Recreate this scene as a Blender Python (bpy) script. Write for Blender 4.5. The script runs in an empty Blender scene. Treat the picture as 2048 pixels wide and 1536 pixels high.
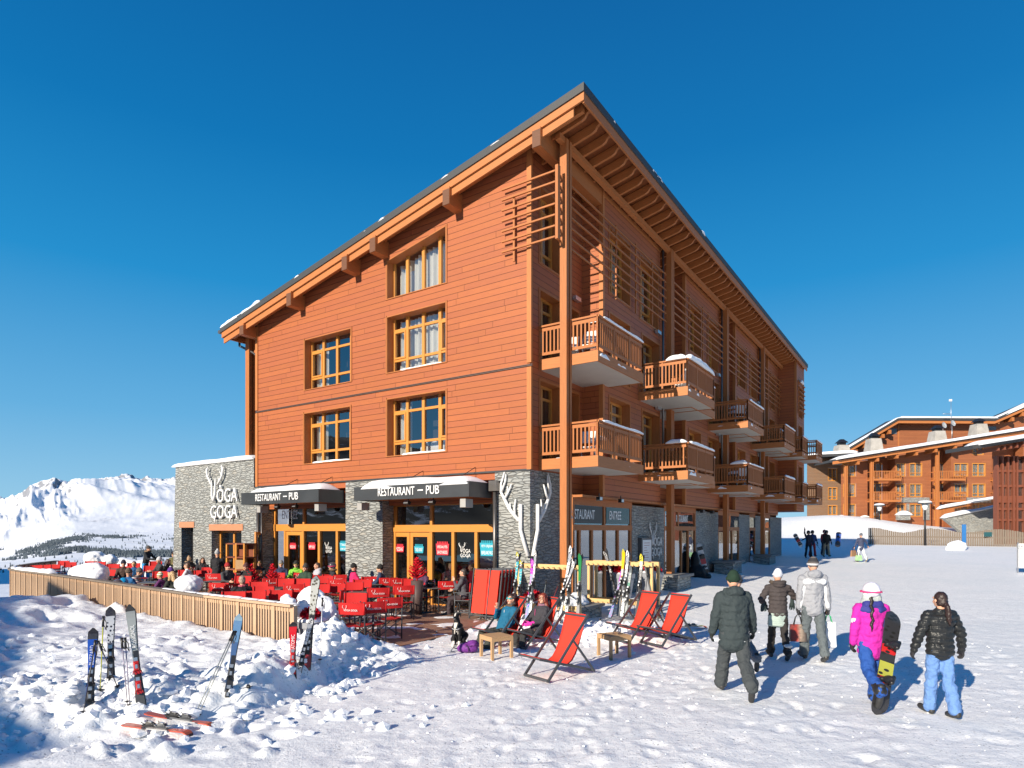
import bpy, bmesh, math, random
import numpy as np
from mathutils import Vector, Matrix, Quaternion
R = math.radians
random.seed(7)
scene = bpy.context.scene
col = scene.collection
# ---------------------------------------------------------------- camera
cam = bpy.data.cameras.new("camera"); camo = bpy.data.objects.new("camera", cam); col.objects.link(camo)
camo.location = (0, 0, 2.4); camo.rotation_euler = (R(90), 0, 0)
cam.sensor_width = 36; cam.lens = 36 * 1270 / 2048; cam.shift_y = 294 / 2048
cam.clip_start = .1; cam.clip_end = 30000
scene.camera = camo
# ---------------------------------------------------------------- light
SUN_EL, SUN_AZ = 21.5, 38.0           # light travels towards azimuth 38 deg right of +Y
sa, ca = math.sin(R(SUN_AZ)), math.cos(R(SUN_AZ)); se, ce = math.sin(R(SUN_EL)), math.cos(R(SUN_EL))
ldir = Vector((sa * ce, ca * ce, -se))
sl = bpy.data.lights.new("sun", 'SUN'); sl.energy = 5.; sl.angle = R(.5); sl.color = (1, .89, .73)
so = bpy.data.objects.new("sun", sl); col.objects.link(so); so.rotation_euler = ldir.to_track_quat('-Z', 'Y').to_euler()
w = bpy.data.worlds.new("World"); scene.world = w; w.use_nodes = True
nt = w.node_tree; nt.nodes.clear()
sky = nt.nodes.new('ShaderNodeTexSky'); sky.sky_type = 'NISHITA'; sky.sun_disc = False
sky.sun_elevation = R(SUN_EL); sky.sun_rotation = math.atan2(-sa, -ca)
sky.altitude = 2000; sky.air_density = 1.0; sky.dust_density = .35; sky.ozone_density = 3.0
tc = nt.nodes.new('ShaderNodeTexCoord'); sx = nt.nodes.new('ShaderNodeSeparateXYZ'); rp = nt.nodes.new('ShaderNodeValToRGB'); mxs = nt.nodes.new('ShaderNodeMix'); mxs.data_type = 'RGBA'
sky_stops = [(0., (.30, .56, .74)), (.06, (.235, .50, .72)), (.16, (.115, .395, .68)), (.34, (.012, .255, .575)), (.50, (.001, .165, .445)), (.66, (.001, .115, .35)), (1., (.002, .05, .22))]
while len(rp.color_ramp.elements) < len(sky_stops): rp.color_ramp.elements.new(.5)
for e, (p, c) in zip(rp.color_ramp.elements, sky_stops): e.position = p; e.color = (*c, 1)
bg = nt.nodes.new('ShaderNodeBackground'); bg.inputs['Strength'].default_value = .12
sc_ = nt.nodes.new('ShaderNodeVectorMath'); sc_.operation = 'SCALE'; sc_.inputs['Scale'].default_value = 6.3
wo = nt.nodes.new('ShaderNodeOutputWorld'); L_ = nt.links.new
L_(tc.outputs['Generated'], sx.inputs[0]); L_(sx.outputs[2], rp.inputs[0]); L_(rp.outputs[0], sc_.inputs[0]); mxs.inputs[0].default_value = .05
L_(sc_.outputs[0], mxs.inputs[6]); L_(sky.outputs[0], mxs.inputs[7]); L_(mxs.outputs[2], bg.inputs[0]); L_(bg.outputs[0], wo.inputs[0])
scene.view_settings.view_transform = 'Standard'; scene.view_settings.look = 'None'
scene.view_settings.exposure = .53; scene.view_settings.gamma = 1
scene.cycles.max_bounces = 6; scene.cycles.diffuse_bounces = 4; scene.cycles.transparent_max_bounces = 8

# ---------------------------------------------------------------- placing helpers
TH = R(33.97); U = (math.sin(TH), math.cos(TH)); Vv = (-U[1], U[0]); P0 = (.505, 17.8)
def BW(l, g, z=0): return Vector((P0[0] + l * U[0] + g * Vv[0], P0[1] + l * U[1] + g * Vv[1], z))
def at(x, y, z=0):            # world point at height z seen at photo pixel x, y
    t = (z - 2.4) / ((1062 - y) / 1270.); return Vector(((x - 1024) / 1270. * t, t, z))
BROT = math.atan2(U[1], U[0])

# ---------------------------------------------------------------- node helper
class NT:
    def __init__(s, name):
        s.m = bpy.data.materials.new(name); s.m.use_nodes = True; s.t = s.m.node_tree; s.t.nodes.clear()
        s.out = s.t.nodes.new('ShaderNodeOutputMaterial'); s.b = s.t.nodes.new('ShaderNodeBsdfPrincipled')
        s.t.links.new(s.b.outputs[0], s.out.inputs[0])
    def n(s, ty, ins=None, **kw):
        nd = s.t.nodes.new(ty)
        for k, v in kw.items(): setattr(nd, k, v)
        for k, v in (ins or {}).items(): s.set(nd.inputs[k], v)
        return nd
    def set(s, inp, v):
        if isinstance(v, bpy.types.NodeSocket): s.t.links.new(v, inp)
        else: inp.default_value = v
    def m2(s, op, a, b=0., c=None):
        nd = s.n('ShaderNodeMath', operation=op); s.set(nd.inputs[0], a); s.set(nd.inputs[1], b)
        if c is not None: s.set(nd.inputs[2], c)
        return nd.outputs[0]
    def mix(s, f, a, b, bt='MIX'):
        nd = s.n('ShaderNodeMix', data_type='RGBA', blend_type=bt)
        s.set(nd.inputs[0], f); s.set(nd.inputs[6], c4(a)); s.set(nd.inputs[7], c4(b)); return nd.outputs[2]
    def coord(s, k='UV'): return s.n('ShaderNodeTexCoord').outputs[k]
    def sep(s, v): nd = s.n('ShaderNodeSeparateXYZ', {0: v}); return nd.outputs
    def comb(s, x, y, z=0.): nd = s.n('ShaderNodeCombineXYZ', {0: x, 1: y, 2: z}); return nd.outputs[0]
    def map(s, v, sc=(1, 1, 1), loc=(0, 0, 0)): return s.n('ShaderNodeMapping', {0: v, 1: loc, 3: sc}).outputs[0]
    def noise(s, v, sc=5, det=3, rough=.5, dist=0.): return s.n('ShaderNodeTexNoise', {'Vector': v, 'Scale': sc, 'Detail': det, 'Roughness': rough, 'Distortion': dist}).outputs['Fac']
    def white(s, v): nd = s.n('ShaderNodeTexWhiteNoise', {'Vector': v}); return nd.outputs['Value']
    def ramp(s, f, st):
        nd = s.n('ShaderNodeValToRGB', {0: f}); el = nd.color_ramp.elements
        while len(el) < len(st): el.new(.5)
        for e, (p, c) in zip(el, st): e.position = p; e.color = c4(c)
        return nd.outputs[0]
    def bump(s, h, strength=.3, dist=.01): s.t.links.new(s.n('ShaderNodeBump', {'Height': h, 'Strength': strength, 'Distance': dist}).outputs[0], s.b.inputs['Normal'])
    def base(s, c): s.set(s.b.inputs['Base Color'], c4(c))
    def p(s, k, v): s.set(s.b.inputs[k], v)
def c4(c):
    if isinstance(c, bpy.types.NodeSocket) or isinstance(c, float): return c
    return (c[0], c[1], c[2], 1) if len(c) == 3 else c
MATS = {}
def fabric(name, c, rough=.8, var=.15, sc=9, bump=.35, spec=.3, fold=1.):
    if name in MATS: return MATS[name]
    k = NT(name); v = k.coord('Object'); n = k.noise(v, sc, 4, .6)
    k.base(k.mix(n, tuple(x * (1 - var) for x in c), tuple(min(1, x * (1 + var)) for x in c)))
    k.p('Roughness', rough); k.p('Specular IOR Level', spec)
    h = k.m2('ADD', k.noise(v, 14, 3, .5, .6), k.m2('MULTIPLY', k.noise(v, 180, 2), .08)); k.bump(h, bump, .02 * fold)
    MATS[name] = k.m; return k.m
def plain(name, c, rough=.5, metal=0., spec=.5, var=.08, sc=6, bump=0., bsc=40):
    if name in MATS: return MATS[name]
    k = NT(name); v = k.coord('Object'); n = k.noise(v, sc, 4, .6)
    k.base(k.mix(n, tuple(x * (1 - var) for x in c), tuple(min(1, x * (1 + var)) for x in c)))
    k.p('Roughness', rough); k.p('Metallic', metal); k.p('Specular IOR Level', spec)
    if bump: k.bump(k.noise(v, bsc, 3), bump, .01)
    MATS[name] = k.m; return k.m
def siding(name, base, pitch=.185, red=(.30, .05, .028), wth=None, groove=1.):
    k = NT(name); uv = k.coord('UV'); s_ = k.sep(uv); u, v = s_[0], s_[1]
    row = k.m2('FLOOR', k.m2('DIVIDE', v, pitch)); fr = k.m2('FRACT', k.m2('DIVIDE', v, pitch))
    off = k.m2('MULTIPLY', k.white(k.comb(row, 3.)), 7.)
    seg = k.m2('FLOOR', k.m2('DIVIDE', k.m2('ADD', u, off), 3.1)); sf = k.m2('FRACT', k.m2('DIVIDE', k.m2('ADD', u, off), 3.1))
    rnd = k.white(k.comb(row, seg)); rnd2 = k.white(k.comb(seg, row, 5.))
    gr = k.noise(k.comb(k.m2('MULTIPLY', u, 2.2), k.m2('MULTIPLY', v, 30.), k.m2('MULTIPLY', rnd, 40.)), 1.6, 4, .65, .8)
    bl = k.noise(k.comb(k.m2('MULTIPLY', u, 1.3), k.m2('MULTIPLY', v, 3.)), 1.5, 4, .7)
    kn = k.n('ShaderNodeTexVoronoi', {'Vector': k.comb(k.m2('MULTIPLY', u, 1.5), k.m2('MULTIPLY', v, 5.)), 'Scale': 1.3}).outputs['Distance']
    c = k.mix(rnd, base, tuple(b * .82 for b in base)); c = k.mix(k.m2('MULTIPLY', k.m2('GREATER_THAN', rnd2, .6), .4), c, red)
    c = k.mix(k.m2('MULTIPLY', k.m2('SUBTRACT', bl, .42), 1.5), c, red)
    if wth: c = k.mix(k.ramp(bl, [(.35, (0, 0, 0)), (.6, (1, 1, 1))]), c, wth)
    c = k.mix(.4, c, k.mix(gr, tuple(b * .55 for b in base), tuple(min(1, b * 1.35) for b in base)))
    c = k.mix(k.ramp(kn, [(.0, (.8,) * 3), (.06, (0,) * 3)]), c, tuple(b * .3 for b in base))
    gl = k.m2('LESS_THAN', fr, .085); gj = k.m2('LESS_THAN', sf, .0035); g = k.m2('MAXIMUM', gl, gj)
    c = k.mix(k.m2('MULTIPLY', g, .68 * groove), c, (.035, .012, .008))
    k.base(c); k.p('Roughness', .55); k.p('Specular IOR Level', .3)
    h = k.m2('SUBTRACT', k.m2('MULTIPLY', gr, .12), g); k.bump(h, .8, .012)
    return k.m
def wood(name, base, dark=.55, rough=.55, sc=1., spec=.3, red=None):
    k = NT(name); s_ = k.sep(k.coord('UV')); u, v = s_[0], s_[1]
    gr = k.noise(k.comb(k.m2('MULTIPLY', u, 1.6 * sc), k.m2('MULTIPLY', v, 26. * sc)), 1.6, 4, .65, .7)
    bl = k.noise(k.comb(u, k.m2('MULTIPLY', v, 3.)), 1.2, 3)
    kn = k.n('ShaderNodeTexVoronoi', {'Vector': k.comb(k.m2('MULTIPLY', u, 1.7), k.m2('MULTIPLY', v, 6.)), 'Scale': 1.2}).outputs['Distance']
    c = k.mix(gr, tuple(b * dark for b in base), tuple(min(1, b * 1.25) for b in base))
    c = k.mix(k.m2('MULTIPLY', bl, .35), c, red or tuple(b * .6 for b in base))
    c = k.mix(k.ramp(kn, [(.0, (.75,) * 3), (.07, (0,) * 3)]), c, tuple(b * .28 for b in base))
    k.base(c); k.p('Roughness', rough); k.p('Specular IOR Level', spec); k.bump(gr, .25, .006); return k.m
def stone(name, sc=1., light=(.47, .48, .46), dark=(.19, .205, .21), warm=(.40, .33, .24)):
    k = NT(name); s_ = k.sep(k.coord('UV')); u, v = s_[0], s_[1]
    wob = k.noise(k.comb(u, v), 3, 2); p = k.comb(k.m2('MULTIPLY', k.m2('ADD', u, k.m2('MULTIPLY', wob, .12)), 3.4 * sc), k.m2('MULTIPLY', k.m2('ADD', v, k.m2('MULTIPLY', wob, .05)), 12.5 * sc))
    e = k.n('ShaderNodeTexVoronoi', {'Vector': p, 'Scale': 1., 'Randomness': .92}, feature='DISTANCE_TO_EDGE').outputs['Distance']
    vc = k.n('ShaderNodeTexVoronoi', {'Vector': p, 'Scale': 1., 'Randomness': .92}); cc = k.sep(vc.outputs['Color'])
    p2 = k.n('ShaderNodeVectorMath', {0: p}, operation='SCALE'); p2.inputs['Scale'].default_value = .42
    big = k.n('ShaderNodeTexVoronoi', {'Vector': p2.outputs[0], 'Scale': 1.}); bc = k.sep(big.outputs['Color'])
    c = k.mix(cc[0], dark, light); c = k.mix(.5, c, (.19, .2, .195))
    c = k.mix(k.ramp(cc[1], [(.86, (0,) * 3), (.9, (.75,) * 3)]), c, warm)
    c = k.mix(k.ramp(cc[2], [(.8, (0,) * 3), (.85, (.7,) * 3)]), c, (.46, .46, .42))
    c = k.mix(.35, c, k.mix(bc[0], dark, light)); c = k.mix(.5, c, k.mix(k.noise(p, 5, 4, .7), tuple(x * .6 for x in dark), tuple(x * 1.25 for x in light)))
    c = k.mix(k.ramp(e, [(.0, (.75,) * 3), (.05, (0,) * 3)]), c, (.05, .055, .06))
    k.base(c); k.p('Roughness', .85)
    h = k.m2('ADD', k.ramp(e, [(.0, (0,) * 3), (.14, (1,) * 3)]), k.m2('ADD', k.m2('MULTIPLY', cc[0], .5), k.m2('MULTIPLY', k.noise(p, 6, 4), .35)))
    k.bump(h, 1., .035); return k.m
def glass(name, tint=(.5, .55, .6), refl=.3, rough=.01, gcol=(.9, .95, 1)):
    k = NT(name); k.t.nodes.remove(k.b)
    fr = k.m2('POWER', k.n('ShaderNodeLayerWeight', {'Blend': .5}).outputs['Facing'], 3.)
    geo = k.coord('Object'); bn = k.n('ShaderNodeBump', {'Height': k.noise(geo, .9, 1), 'Strength': .06, 'Distance': .05}).outputs[0]
    gl = k.n('ShaderNodeBsdfGlossy', {'Color': c4(gcol), 'Roughness': rough, 'Normal': bn}); tr = k.n('ShaderNodeBsdfTransparent', {'Color': c4(tint)})
    mx = k.n('ShaderNodeMixShader', {0: k.m2('MINIMUM', k.m2('ADD', k.m2('MULTIPLY', fr, 1. - refl), refl), 1.)})
    k.t.links.new(tr.outputs[0], mx.inputs[1]); k.t.links.new(gl.outputs[0], mx.inputs[2]); k.t.links.new(mx.outputs[0], k.out.inputs[0]); return k.m
def snowmat(name, base=(.86, .88, .92), tramp=0.):
    k = NT(name); v = k.coord('Object')
    n1 = k.noise(v, 2.2, 4, .6); n2 = k.noise(v, 14, 4, .65); n3 = k.noise(v, 55, 3, .6)
    c = k.mix(n1, tuple(b * .97 for b in base), base)
    if tramp:
        n4 = k.noise(k.map(v, (1, 2.4, 1)), 6., 4, .7)
        c = k.mix(k.ramp(n4, [(.42, (0,) * 3), (.66, (.7,) * 3)]), c, (.74, .76, .79))
        c = k.mix(k.ramp(k.noise(v, 26, 2), [(.62, (0,) * 3), (.70, (.8,) * 3)]), c, (.30, .30, .31))
        c = k.mix(k.ramp(k.noise(v, .35, 3), [(.45, (0,) * 3), (.62, (.4,) * 3)]), c, (.74, .78, .80)); c = k.mix(k.ramp(k.noise(k.map(v, (1, 2.2, 1)), 3.2, 5, .75), [(.56, (0,) * 3), (.62, (.9,) * 3)]), c, (.97, .97, .97))
    k.base(c); k.p('Roughness', .6); k.p('Specular IOR Level', .35)
    h = k.m2('ADD', k.m2('MULTIPLY', n2, .7), k.m2('MULTIPLY', n3, .35))
    k.bump(h, .6 if tramp else .4, .03 if tramp else .025); return k.m

# ---------------------------------------------------------------- mesh helper
class MB:
    def __init__(s, mode='wall'): s.v = []; s.f = []; s.uv = []; s.sm = []; s.mode = mode; s.mi = []; s.cur = 0
    def face(s, pts, uv=None, smooth=False):
        b = len(s.v); s.v += [tuple(p) for p in pts]; s.f.append(list(range(b, b + len(pts)))); s.sm.append(smooth); s.mi.append(s.cur)
        if uv is None:
            a, c, d = Vector(pts[0]), Vector(pts[1]), Vector(pts[2]); n = (c - a).cross(d - a)
            if n.length < 1e-12: n = Vector((0, 0, 1))
            n.normalize()
            if abs(n.z) > .7: uv = [(p[0], p[1]) for p in pts]
            elif abs(n.x) > abs(n.y): uv = [(p[1], p[2]) for p in pts]
            else: uv = [(p[0], p[2]) for p in pts]
        s.uv.append(uv)
    def mesh(s, verts, faces, smooth=True, mi=None):
        b = len(s.v); s.v += [tuple(p) for p in verts]
        for f in faces: s.f.append([b + i for i in f]); s.sm.append(smooth); s.mi.append(s.cur if mi is None else mi); s.uv.append([(verts[i][0] + verts[i][1], verts[i][2]) for i in f])
    def hexa(s, P, ax=None, rnd=True):   # P: 8 corners, bottom ring then top ring; ax: beam axis direction for uv
        fs = [(0, 3, 2, 1), (4, 5, 6, 7), (0, 1, 5, 4), (1, 2, 6, 5), (2, 3, 7, 6), (3, 0, 4, 7)]
        ro = random.random() * 50 if rnd else 0
        for f in fs:
            pts = [P[i] for i in f]
            if ax is None: s.face(pts)
            else:
                a = Vector(pts[0]); e1 = Vector(pts[1]) - a; e2 = Vector(pts[3]) - a
                n = e1.cross(e2); t = n.cross(ax)
                if t.length < 1e-9: t = e1.copy(); axx = e2.normalized() if e2.length else ax
                else: axx = Vector(ax)
                t.normalize(); s.face(pts, [(Vector(p).dot(axx) + ro, Vector(p).dot(t) + ro) for p in pts])
    def box(s, a, b, ax=None):
        x0, y0, z0 = [min(i, j) for i, j in zip(a, b)]; x1, y1, z1 = [max(i, j) for i, j in zip(a, b)]
        P = [(x0, y0, z0), (x1, y0, z0), (x1, y1, z0), (x0, y1, z0), (x0, y0, z1), (x1, y0, z1), (x1, y1, z1), (x0, y1, z1)]
        if s.mode == 'beam' and ax is None:
            d = (x1 - x0, y1 - y0, z1 - z0); i = d.index(max(d)); ax = Vector([1. if j == i else 0. for j in range(3)])
        s.hexa(P, ax)
    def beam(s, p0, p1, w, h, up=(0, 0, 1), w1=None, h1=None):
        p0, p1 = Vector(p0), Vector(p1); d = (p1 - p0).normalized(); up = Vector(up)
        if abs(d.dot(up)) > .99: up = Vector((0, 1, 0))
        x = d.cross(up).normalized(); y = x.cross(d).normalized(); w1 = w if w1 is None else w1; h1 = h if h1 is None else h1
        P = [p0 - x * w / 2 - y * h / 2, p0 + x * w / 2 - y * h / 2, p0 + x * w / 2 + y * h / 2, p0 - x * w / 2 + y * h / 2,
             p1 - x * w1 / 2 - y * h1 / 2, p1 + x * w1 / 2 - y * h1 / 2, p1 + x * w1 / 2 + y * h1 / 2, p1 - x * w1 / 2 + y * h1 / 2]
        s.hexa([tuple(q) for q in P], d)
    def tube(s, pts, r, n=8, cap=True):
        pts = [Vector(p) for p in pts]; m = len(pts); rr = r if isinstance(r, (list, tuple)) else [r] * m
        b = len(s.v); prev = None; L = 0.
        for i, p in enumerate(pts):
            t = (pts[min(i + 1, m - 1)] - pts[max(i - 1, 0)]).normalized()
            if prev is None: a = Vector((0, 0, 1)) if abs(t.z) < .9 else Vector((1, 0, 0)); x = t.cross(a).normalized()
            else: x = (prev - t * prev.dot(t)).normalized()
            prev = x; y = t.cross(x)
            for k in range(n): an = 2 * math.pi * k / n; s.v.append(tuple(p + (x * math.cos(an) + y * math.sin(an)) * rr[i]))
        for i in range(m - 1):
            L0 = L; L += (pts[i + 1] - pts[i]).length
            for k in range(n):
                k2 = (k + 1) % n; s.f.append([b + i * n + k, b + i * n + k2, b + (i + 1) * n + k2, b + (i + 1) * n + k]); s.sm.append(True); s.mi.append(s.cur)
                s.uv.append([(L0, k * .03), (L0, k * .03 + .03), (L, k * .03 + .03), (L, k * .03)])
        if cap:
            for e, rev in ((0, True), (m - 1, False)):
                ring = [b + e * n + k for k in range(n)]; ring = ring[::-1] if rev else ring
                s.f.append(ring); s.sm.append(False); s.mi.append(s.cur); s.uv.append([(0, 0)] * n)
    def lathe(s, prof, c=(0, 0, 0), n=16, sx=1., sy=1.):
        b = len(s.v); m = len(prof)
        for r, z in prof:
            for k in range(n): an = 2 * math.pi * k / n; s.v.append((c[0] + r * math.cos(an) * sx, c[1] + r * math.sin(an) * sy, c[2] + z))
        for i in range(m - 1):
            for k in range(n):
                k2 = (k + 1) % n; s.f.append([b + i * n + k, b + i * n + k2, b + (i + 1) * n + k2, b + (i + 1) * n + k]); s.sm.append(True); s.mi.append(s.cur); s.uv.append([(k * .05, i * .1)] * 4)
        for e, rev in ((0, True), (m - 1, False)):
            if prof[e][0] > 1e-4:
                ring = [b + e * n + k for k in range(n)]; s.f.append(ring[::-1] if rev else ring); s.sm.append(False); s.mi.append(s.cur); s.uv.append([(0, 0)] * n)
    def prism(s, poly, ax, a, b, uvs=None):  # polygon of (p,q) extruded along axis ax from a to b; other two axes in order
        def mk(p, q, t):
            r = [0, 0, 0]; o = [i for i in range(3) if i != ax]; r[ax] = t; r[o[0]] = p; r[o[1]] = q; return tuple(r)
        A = [mk(p, q, a) for p, q in poly]; B = [mk(p, q, b) for p, q in poly]; n = len(poly)
        s.face(A[::-1]); s.face(B)
        for i in range(n): j = (i + 1) % n; s.face([A[i], A[j], B[j], B[i]])
    def build(s, name, mat, parent=None, bevel=0, loc=None, rot=None, label=None):
        me = bpy.data.meshes.new(name); me.from_pydata(s.v, [], s.f)
        uvl = me.uv_layers.new(name='UV'); flat = [c for f in s.uv for p in f for c in (p[0], p[1])]
        if len(flat) == 2 * len(me.loops): uvl.data.foreach_set('uv', flat)
        me.polygons.foreach_set('use_smooth', s.sm)
        mats = mat if isinstance(mat, (list, tuple)) else [mat]
        for m in mats: me.materials.append(m)
        if len(mats) > 1: me.polygons.foreach_set('material_index', s.mi)
        me.update()
        bm = bmesh.new(); bm.from_mesh(me); bmesh.ops.recalc_face_normals(bm, faces=bm.faces); bm.to_mesh(me); bm.free()
        o = bpy.data.objects.new(name, me); col.objects.link(o)
        if parent: o.parent = parent
        if loc is not None: o.location = loc
        if rot is not None: o.rotation_euler = rot
        if bevel:
            md = o.modifiers.new('bevel', 'BEVEL'); md.width = bevel; md.segments = 2; md.limit_method = 'ANGLE'
        if label: o['label'] = label
        return o
def tag(o, label=None, cat=None, group=None, kind=None):
    if label: o['label'] = label
    if cat: o['category'] = cat
    if group: o['group'] = group
    if kind: o['kind'] = kind
    return o
def empty(name, loc=(0, 0, 0), rz=0, label=None, cat=None, group=None):
    o = bpy.data.objects.new(name, None); col.objects.link(o); o.location = loc; o.rotation_euler = (0, 0, rz); o.empty_display_size = .2
    return tag(o, label, cat, group)
KIDS = {}
def kids(o): return [c for c in bpy.data.objects if c.parent == o]
def copy_tree(o, parent=None, table=None):
    if table is None:
        table = {}
        for c in bpy.data.objects:
            if c.parent: table.setdefault(c.parent.name, []).append(c)
    c = o.copy(); col.objects.link(c); c.parent = parent
    for ch in table.get(o.name, []): copy_tree(ch, c, table)
    return c
TMP = bpy.data.scenes.new('workbench'); TVL = TMP.view_layers[0]
def evalmesh(o):        # evaluate one object alone in a small scratch scene
    TMP.collection.objects.link(o); TVL.update(); dg = TVL.depsgraph
    me = bpy.data.meshes.new_from_object(o.evaluated_get(dg)); TMP.collection.objects.unlink(o); return me
def text(s, size, mat, parent, loc, rot, name='lettering', xs=.6, ext=.01, bold=.0, align='CENTER', spacing=1.):
    cu = bpy.data.curves.new(name, 'FONT'); cu.body = s; cu.size = size; cu.extrude = ext; cu.offset = bold; cu.align_x = align; cu.space_character = spacing
    cu.resolution_u = 3
    o = bpy.data.objects.new(name, cu); me = evalmesh(o); bpy.data.objects.remove(o); bpy.data.curves.remove(cu)
    for v in me.vertices: v.co.x *= xs
    me.materials.clear(); me.materials.append(mat); ob = bpy.data.objects.new(name, me); col.objects.link(ob)
    ob.parent = parent; ob.location = loc; ob.rotation_euler = rot; return ob
# ---- numpy noise
def _h(ix, iy, s):
    n = (ix.astype(np.int64) * 374761393 + iy.astype(np.int64) * 668265263 + s * 982451653) & 0xffffffff
    n = ((n ^ (n >> 13)) * 1274126177) & 0xffffffff; n = n ^ (n >> 16); return n / 4294967295.
def vn(x, y, s=0):
    ix = np.floor(x); iy = np.floor(y); fx = x - ix; fy = y - iy; fx = fx * fx * (3 - 2 * fx); fy = fy * fy * (3 - 2 * fy)
    a = _h(ix, iy, s); b = _h(ix + 1, iy, s); c = _h(ix, iy + 1, s); d = _h(ix + 1, iy + 1, s)
    return (a * (1 - fx) + b * fx) * (1 - fy) + (c * (1 - fx) + d * fx) * fy
def fbm(x, y, o=4, s=0, g=.5):
    t = 0; a = 1; n = 0
    for i in range(o): t = t + a * vn(x * 2 ** i + 13.7 * i, y * 2 ** i - 7.3 * i, s + i); n += a; a *= g
    return t / n
def ridged(x, y, o=5, s=0, g=.5):
    t = 0; a = 1; n = 0
    for i in range(o): q = 1 - np.abs(2 * vn(x * 2 ** i + 5.1 * i, y * 2 ** i + 3.3 * i, s + i) - 1); t = t + a * q * q; n += a; a *= g
    return t / n
def sst(e0, e1, x): t = np.clip((x - e0) / (e1 - e0), 0, 1); return t * t * (3 - 2 * t)
def gridmesh(name, X, Y, Z, mat, smooth=True):
    ny, nx = X.shape; me = bpy.data.meshes.new(name); co = np.stack([X, Y, Z], -1).reshape(-1, 3)
    idx = np.arange(nx * ny).reshape(ny, nx); q = np.stack([idx[:-1, :-1], idx[:-1, 1:], idx[1:, 1:], idx[1:, :-1]], -1).reshape(-1, 4)
    me.vertices.add(len(co)); me.vertices.foreach_set('co', co.ravel()); me.loops.add(q.size); me.loops.foreach_set('vertex_index', q.ravel())
    me.polygons.add(len(q)); me.polygons.foreach_set('loop_start', np.arange(0, q.size, 4)); me.polygons.foreach_set('loop_total', np.full(len(q), 4))
    me.polygons.foreach_set('use_smooth', np.full(len(q), smooth)); me.update(); me.validate(); me.materials.append(mat)
    o = bpy.data.objects.new(name, me); col.objects.link(o); return o
# ---- organic blobs by voxel remesh
def ico(c, r, rot=None, n=2):
    bm = bmesh.new(); bmesh.ops.create_icosphere(bm, subdivisions=n, radius=1); vs = []
    r = r if hasattr(r, '__len__') else (r, r, r)
    for v in bm.verts:
        p = Vector((v.co.x * r[0], v.co.y * r[1], v.co.z * r[2]))
        if rot is not None: p = rot @ p
        vs.append(p + Vector(c))
    fs = [[v.index for v in f.verts] for f in bm.faces]; bm.free(); return vs, fs
def capsule(p0, p1, r0, r1, n=12):
    out = []; p0, p1 = Vector(p0), Vector(p1)
    out.append(ico(p0, r0)); out.append(ico(p1, r1)); d = p1 - p0
    if d.length > 1e-4:
        d.normalize(); a = Vector((0, 0, 1)) if abs(d.z) < .9 else Vector((1, 0, 0)); x = d.cross(a).normalized(); y = d.cross(x)
        vs = [p + (x * math.cos(2 * math.pi * k / n) + y * math.sin(2 * math.pi * k / n)) * r for p, r in ((p0, r0), (p1, r1)) for k in range(n)]
        fs = [[k, (k + 1) % n, n + (k + 1) % n, n + k] for k in range(n)] + [list(range(n))[::-1], [n + k for k in range(n)]]
        out.append((vs, fs))
    return out
def C(p0, p1, r0, r1=None): return ('c', p0, p1, r0, r0 if r1 is None else r1)
def El(c, r, rot=None): return ('e', c, r, rot)
def blob(name, prims, mat, parent=None, vox=.014, smooth=3, disp=0., dsc=.1, loc=None, rz=0., assign=None, ddet=2):
    vs, fs = [], []
    for p in prims:
        L = capsule(*p[1:]) if p[0] == 'c' else [ico(p[1], p[2], p[3])]
        for v, f in L:
            b = len(vs); vs += [tuple(q) for q in v]; fs += [[b + i for i in g] for g in f]
    me = bpy.data.meshes.new(name); me.from_pydata(vs, [], fs); me.update()
    bm = bmesh.new(); bm.from_mesh(me); bmesh.ops.recalc_face_normals(bm, faces=bm.faces); bm.to_mesh(me); bm.free()
    o = bpy.data.objects.new(name, me)
    r = o.modifiers.new('r', 'REMESH'); r.mode = 'VOXEL'; r.voxel_size = vox; r.use_smooth_shade = True
    if smooth: sm = o.modifiers.new('s', 'SMOOTH'); sm.iterations = smooth; sm.factor = .5
    if disp:
        tx = bpy.data.textures.new('t', 'CLOUDS'); tx.noise_scale = dsc; tx.noise_depth = ddet
        d = o.modifiers.new('d', 'DISPLACE'); d.texture = tx; d.strength = disp; d.mid_level = .5
    m2 = evalmesh(o); o.modifiers.clear(); col.objects.link(o)
    o.data = m2; bpy.data.meshes.remove(me); m2.name = name; m2.materials.clear()
    mats = mat if isinstance(mat, (list, tuple)) else [mat]
    for m in mats: m2.materials.append(m)
    if assign:
        for pl in m2.polygons: pl.material_index = assign(pl.center, pl.normal)
    if parent: o.parent = parent
    if loc is not None: o.location = loc
    o.rotation_euler = (0, 0, rz); return o
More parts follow.
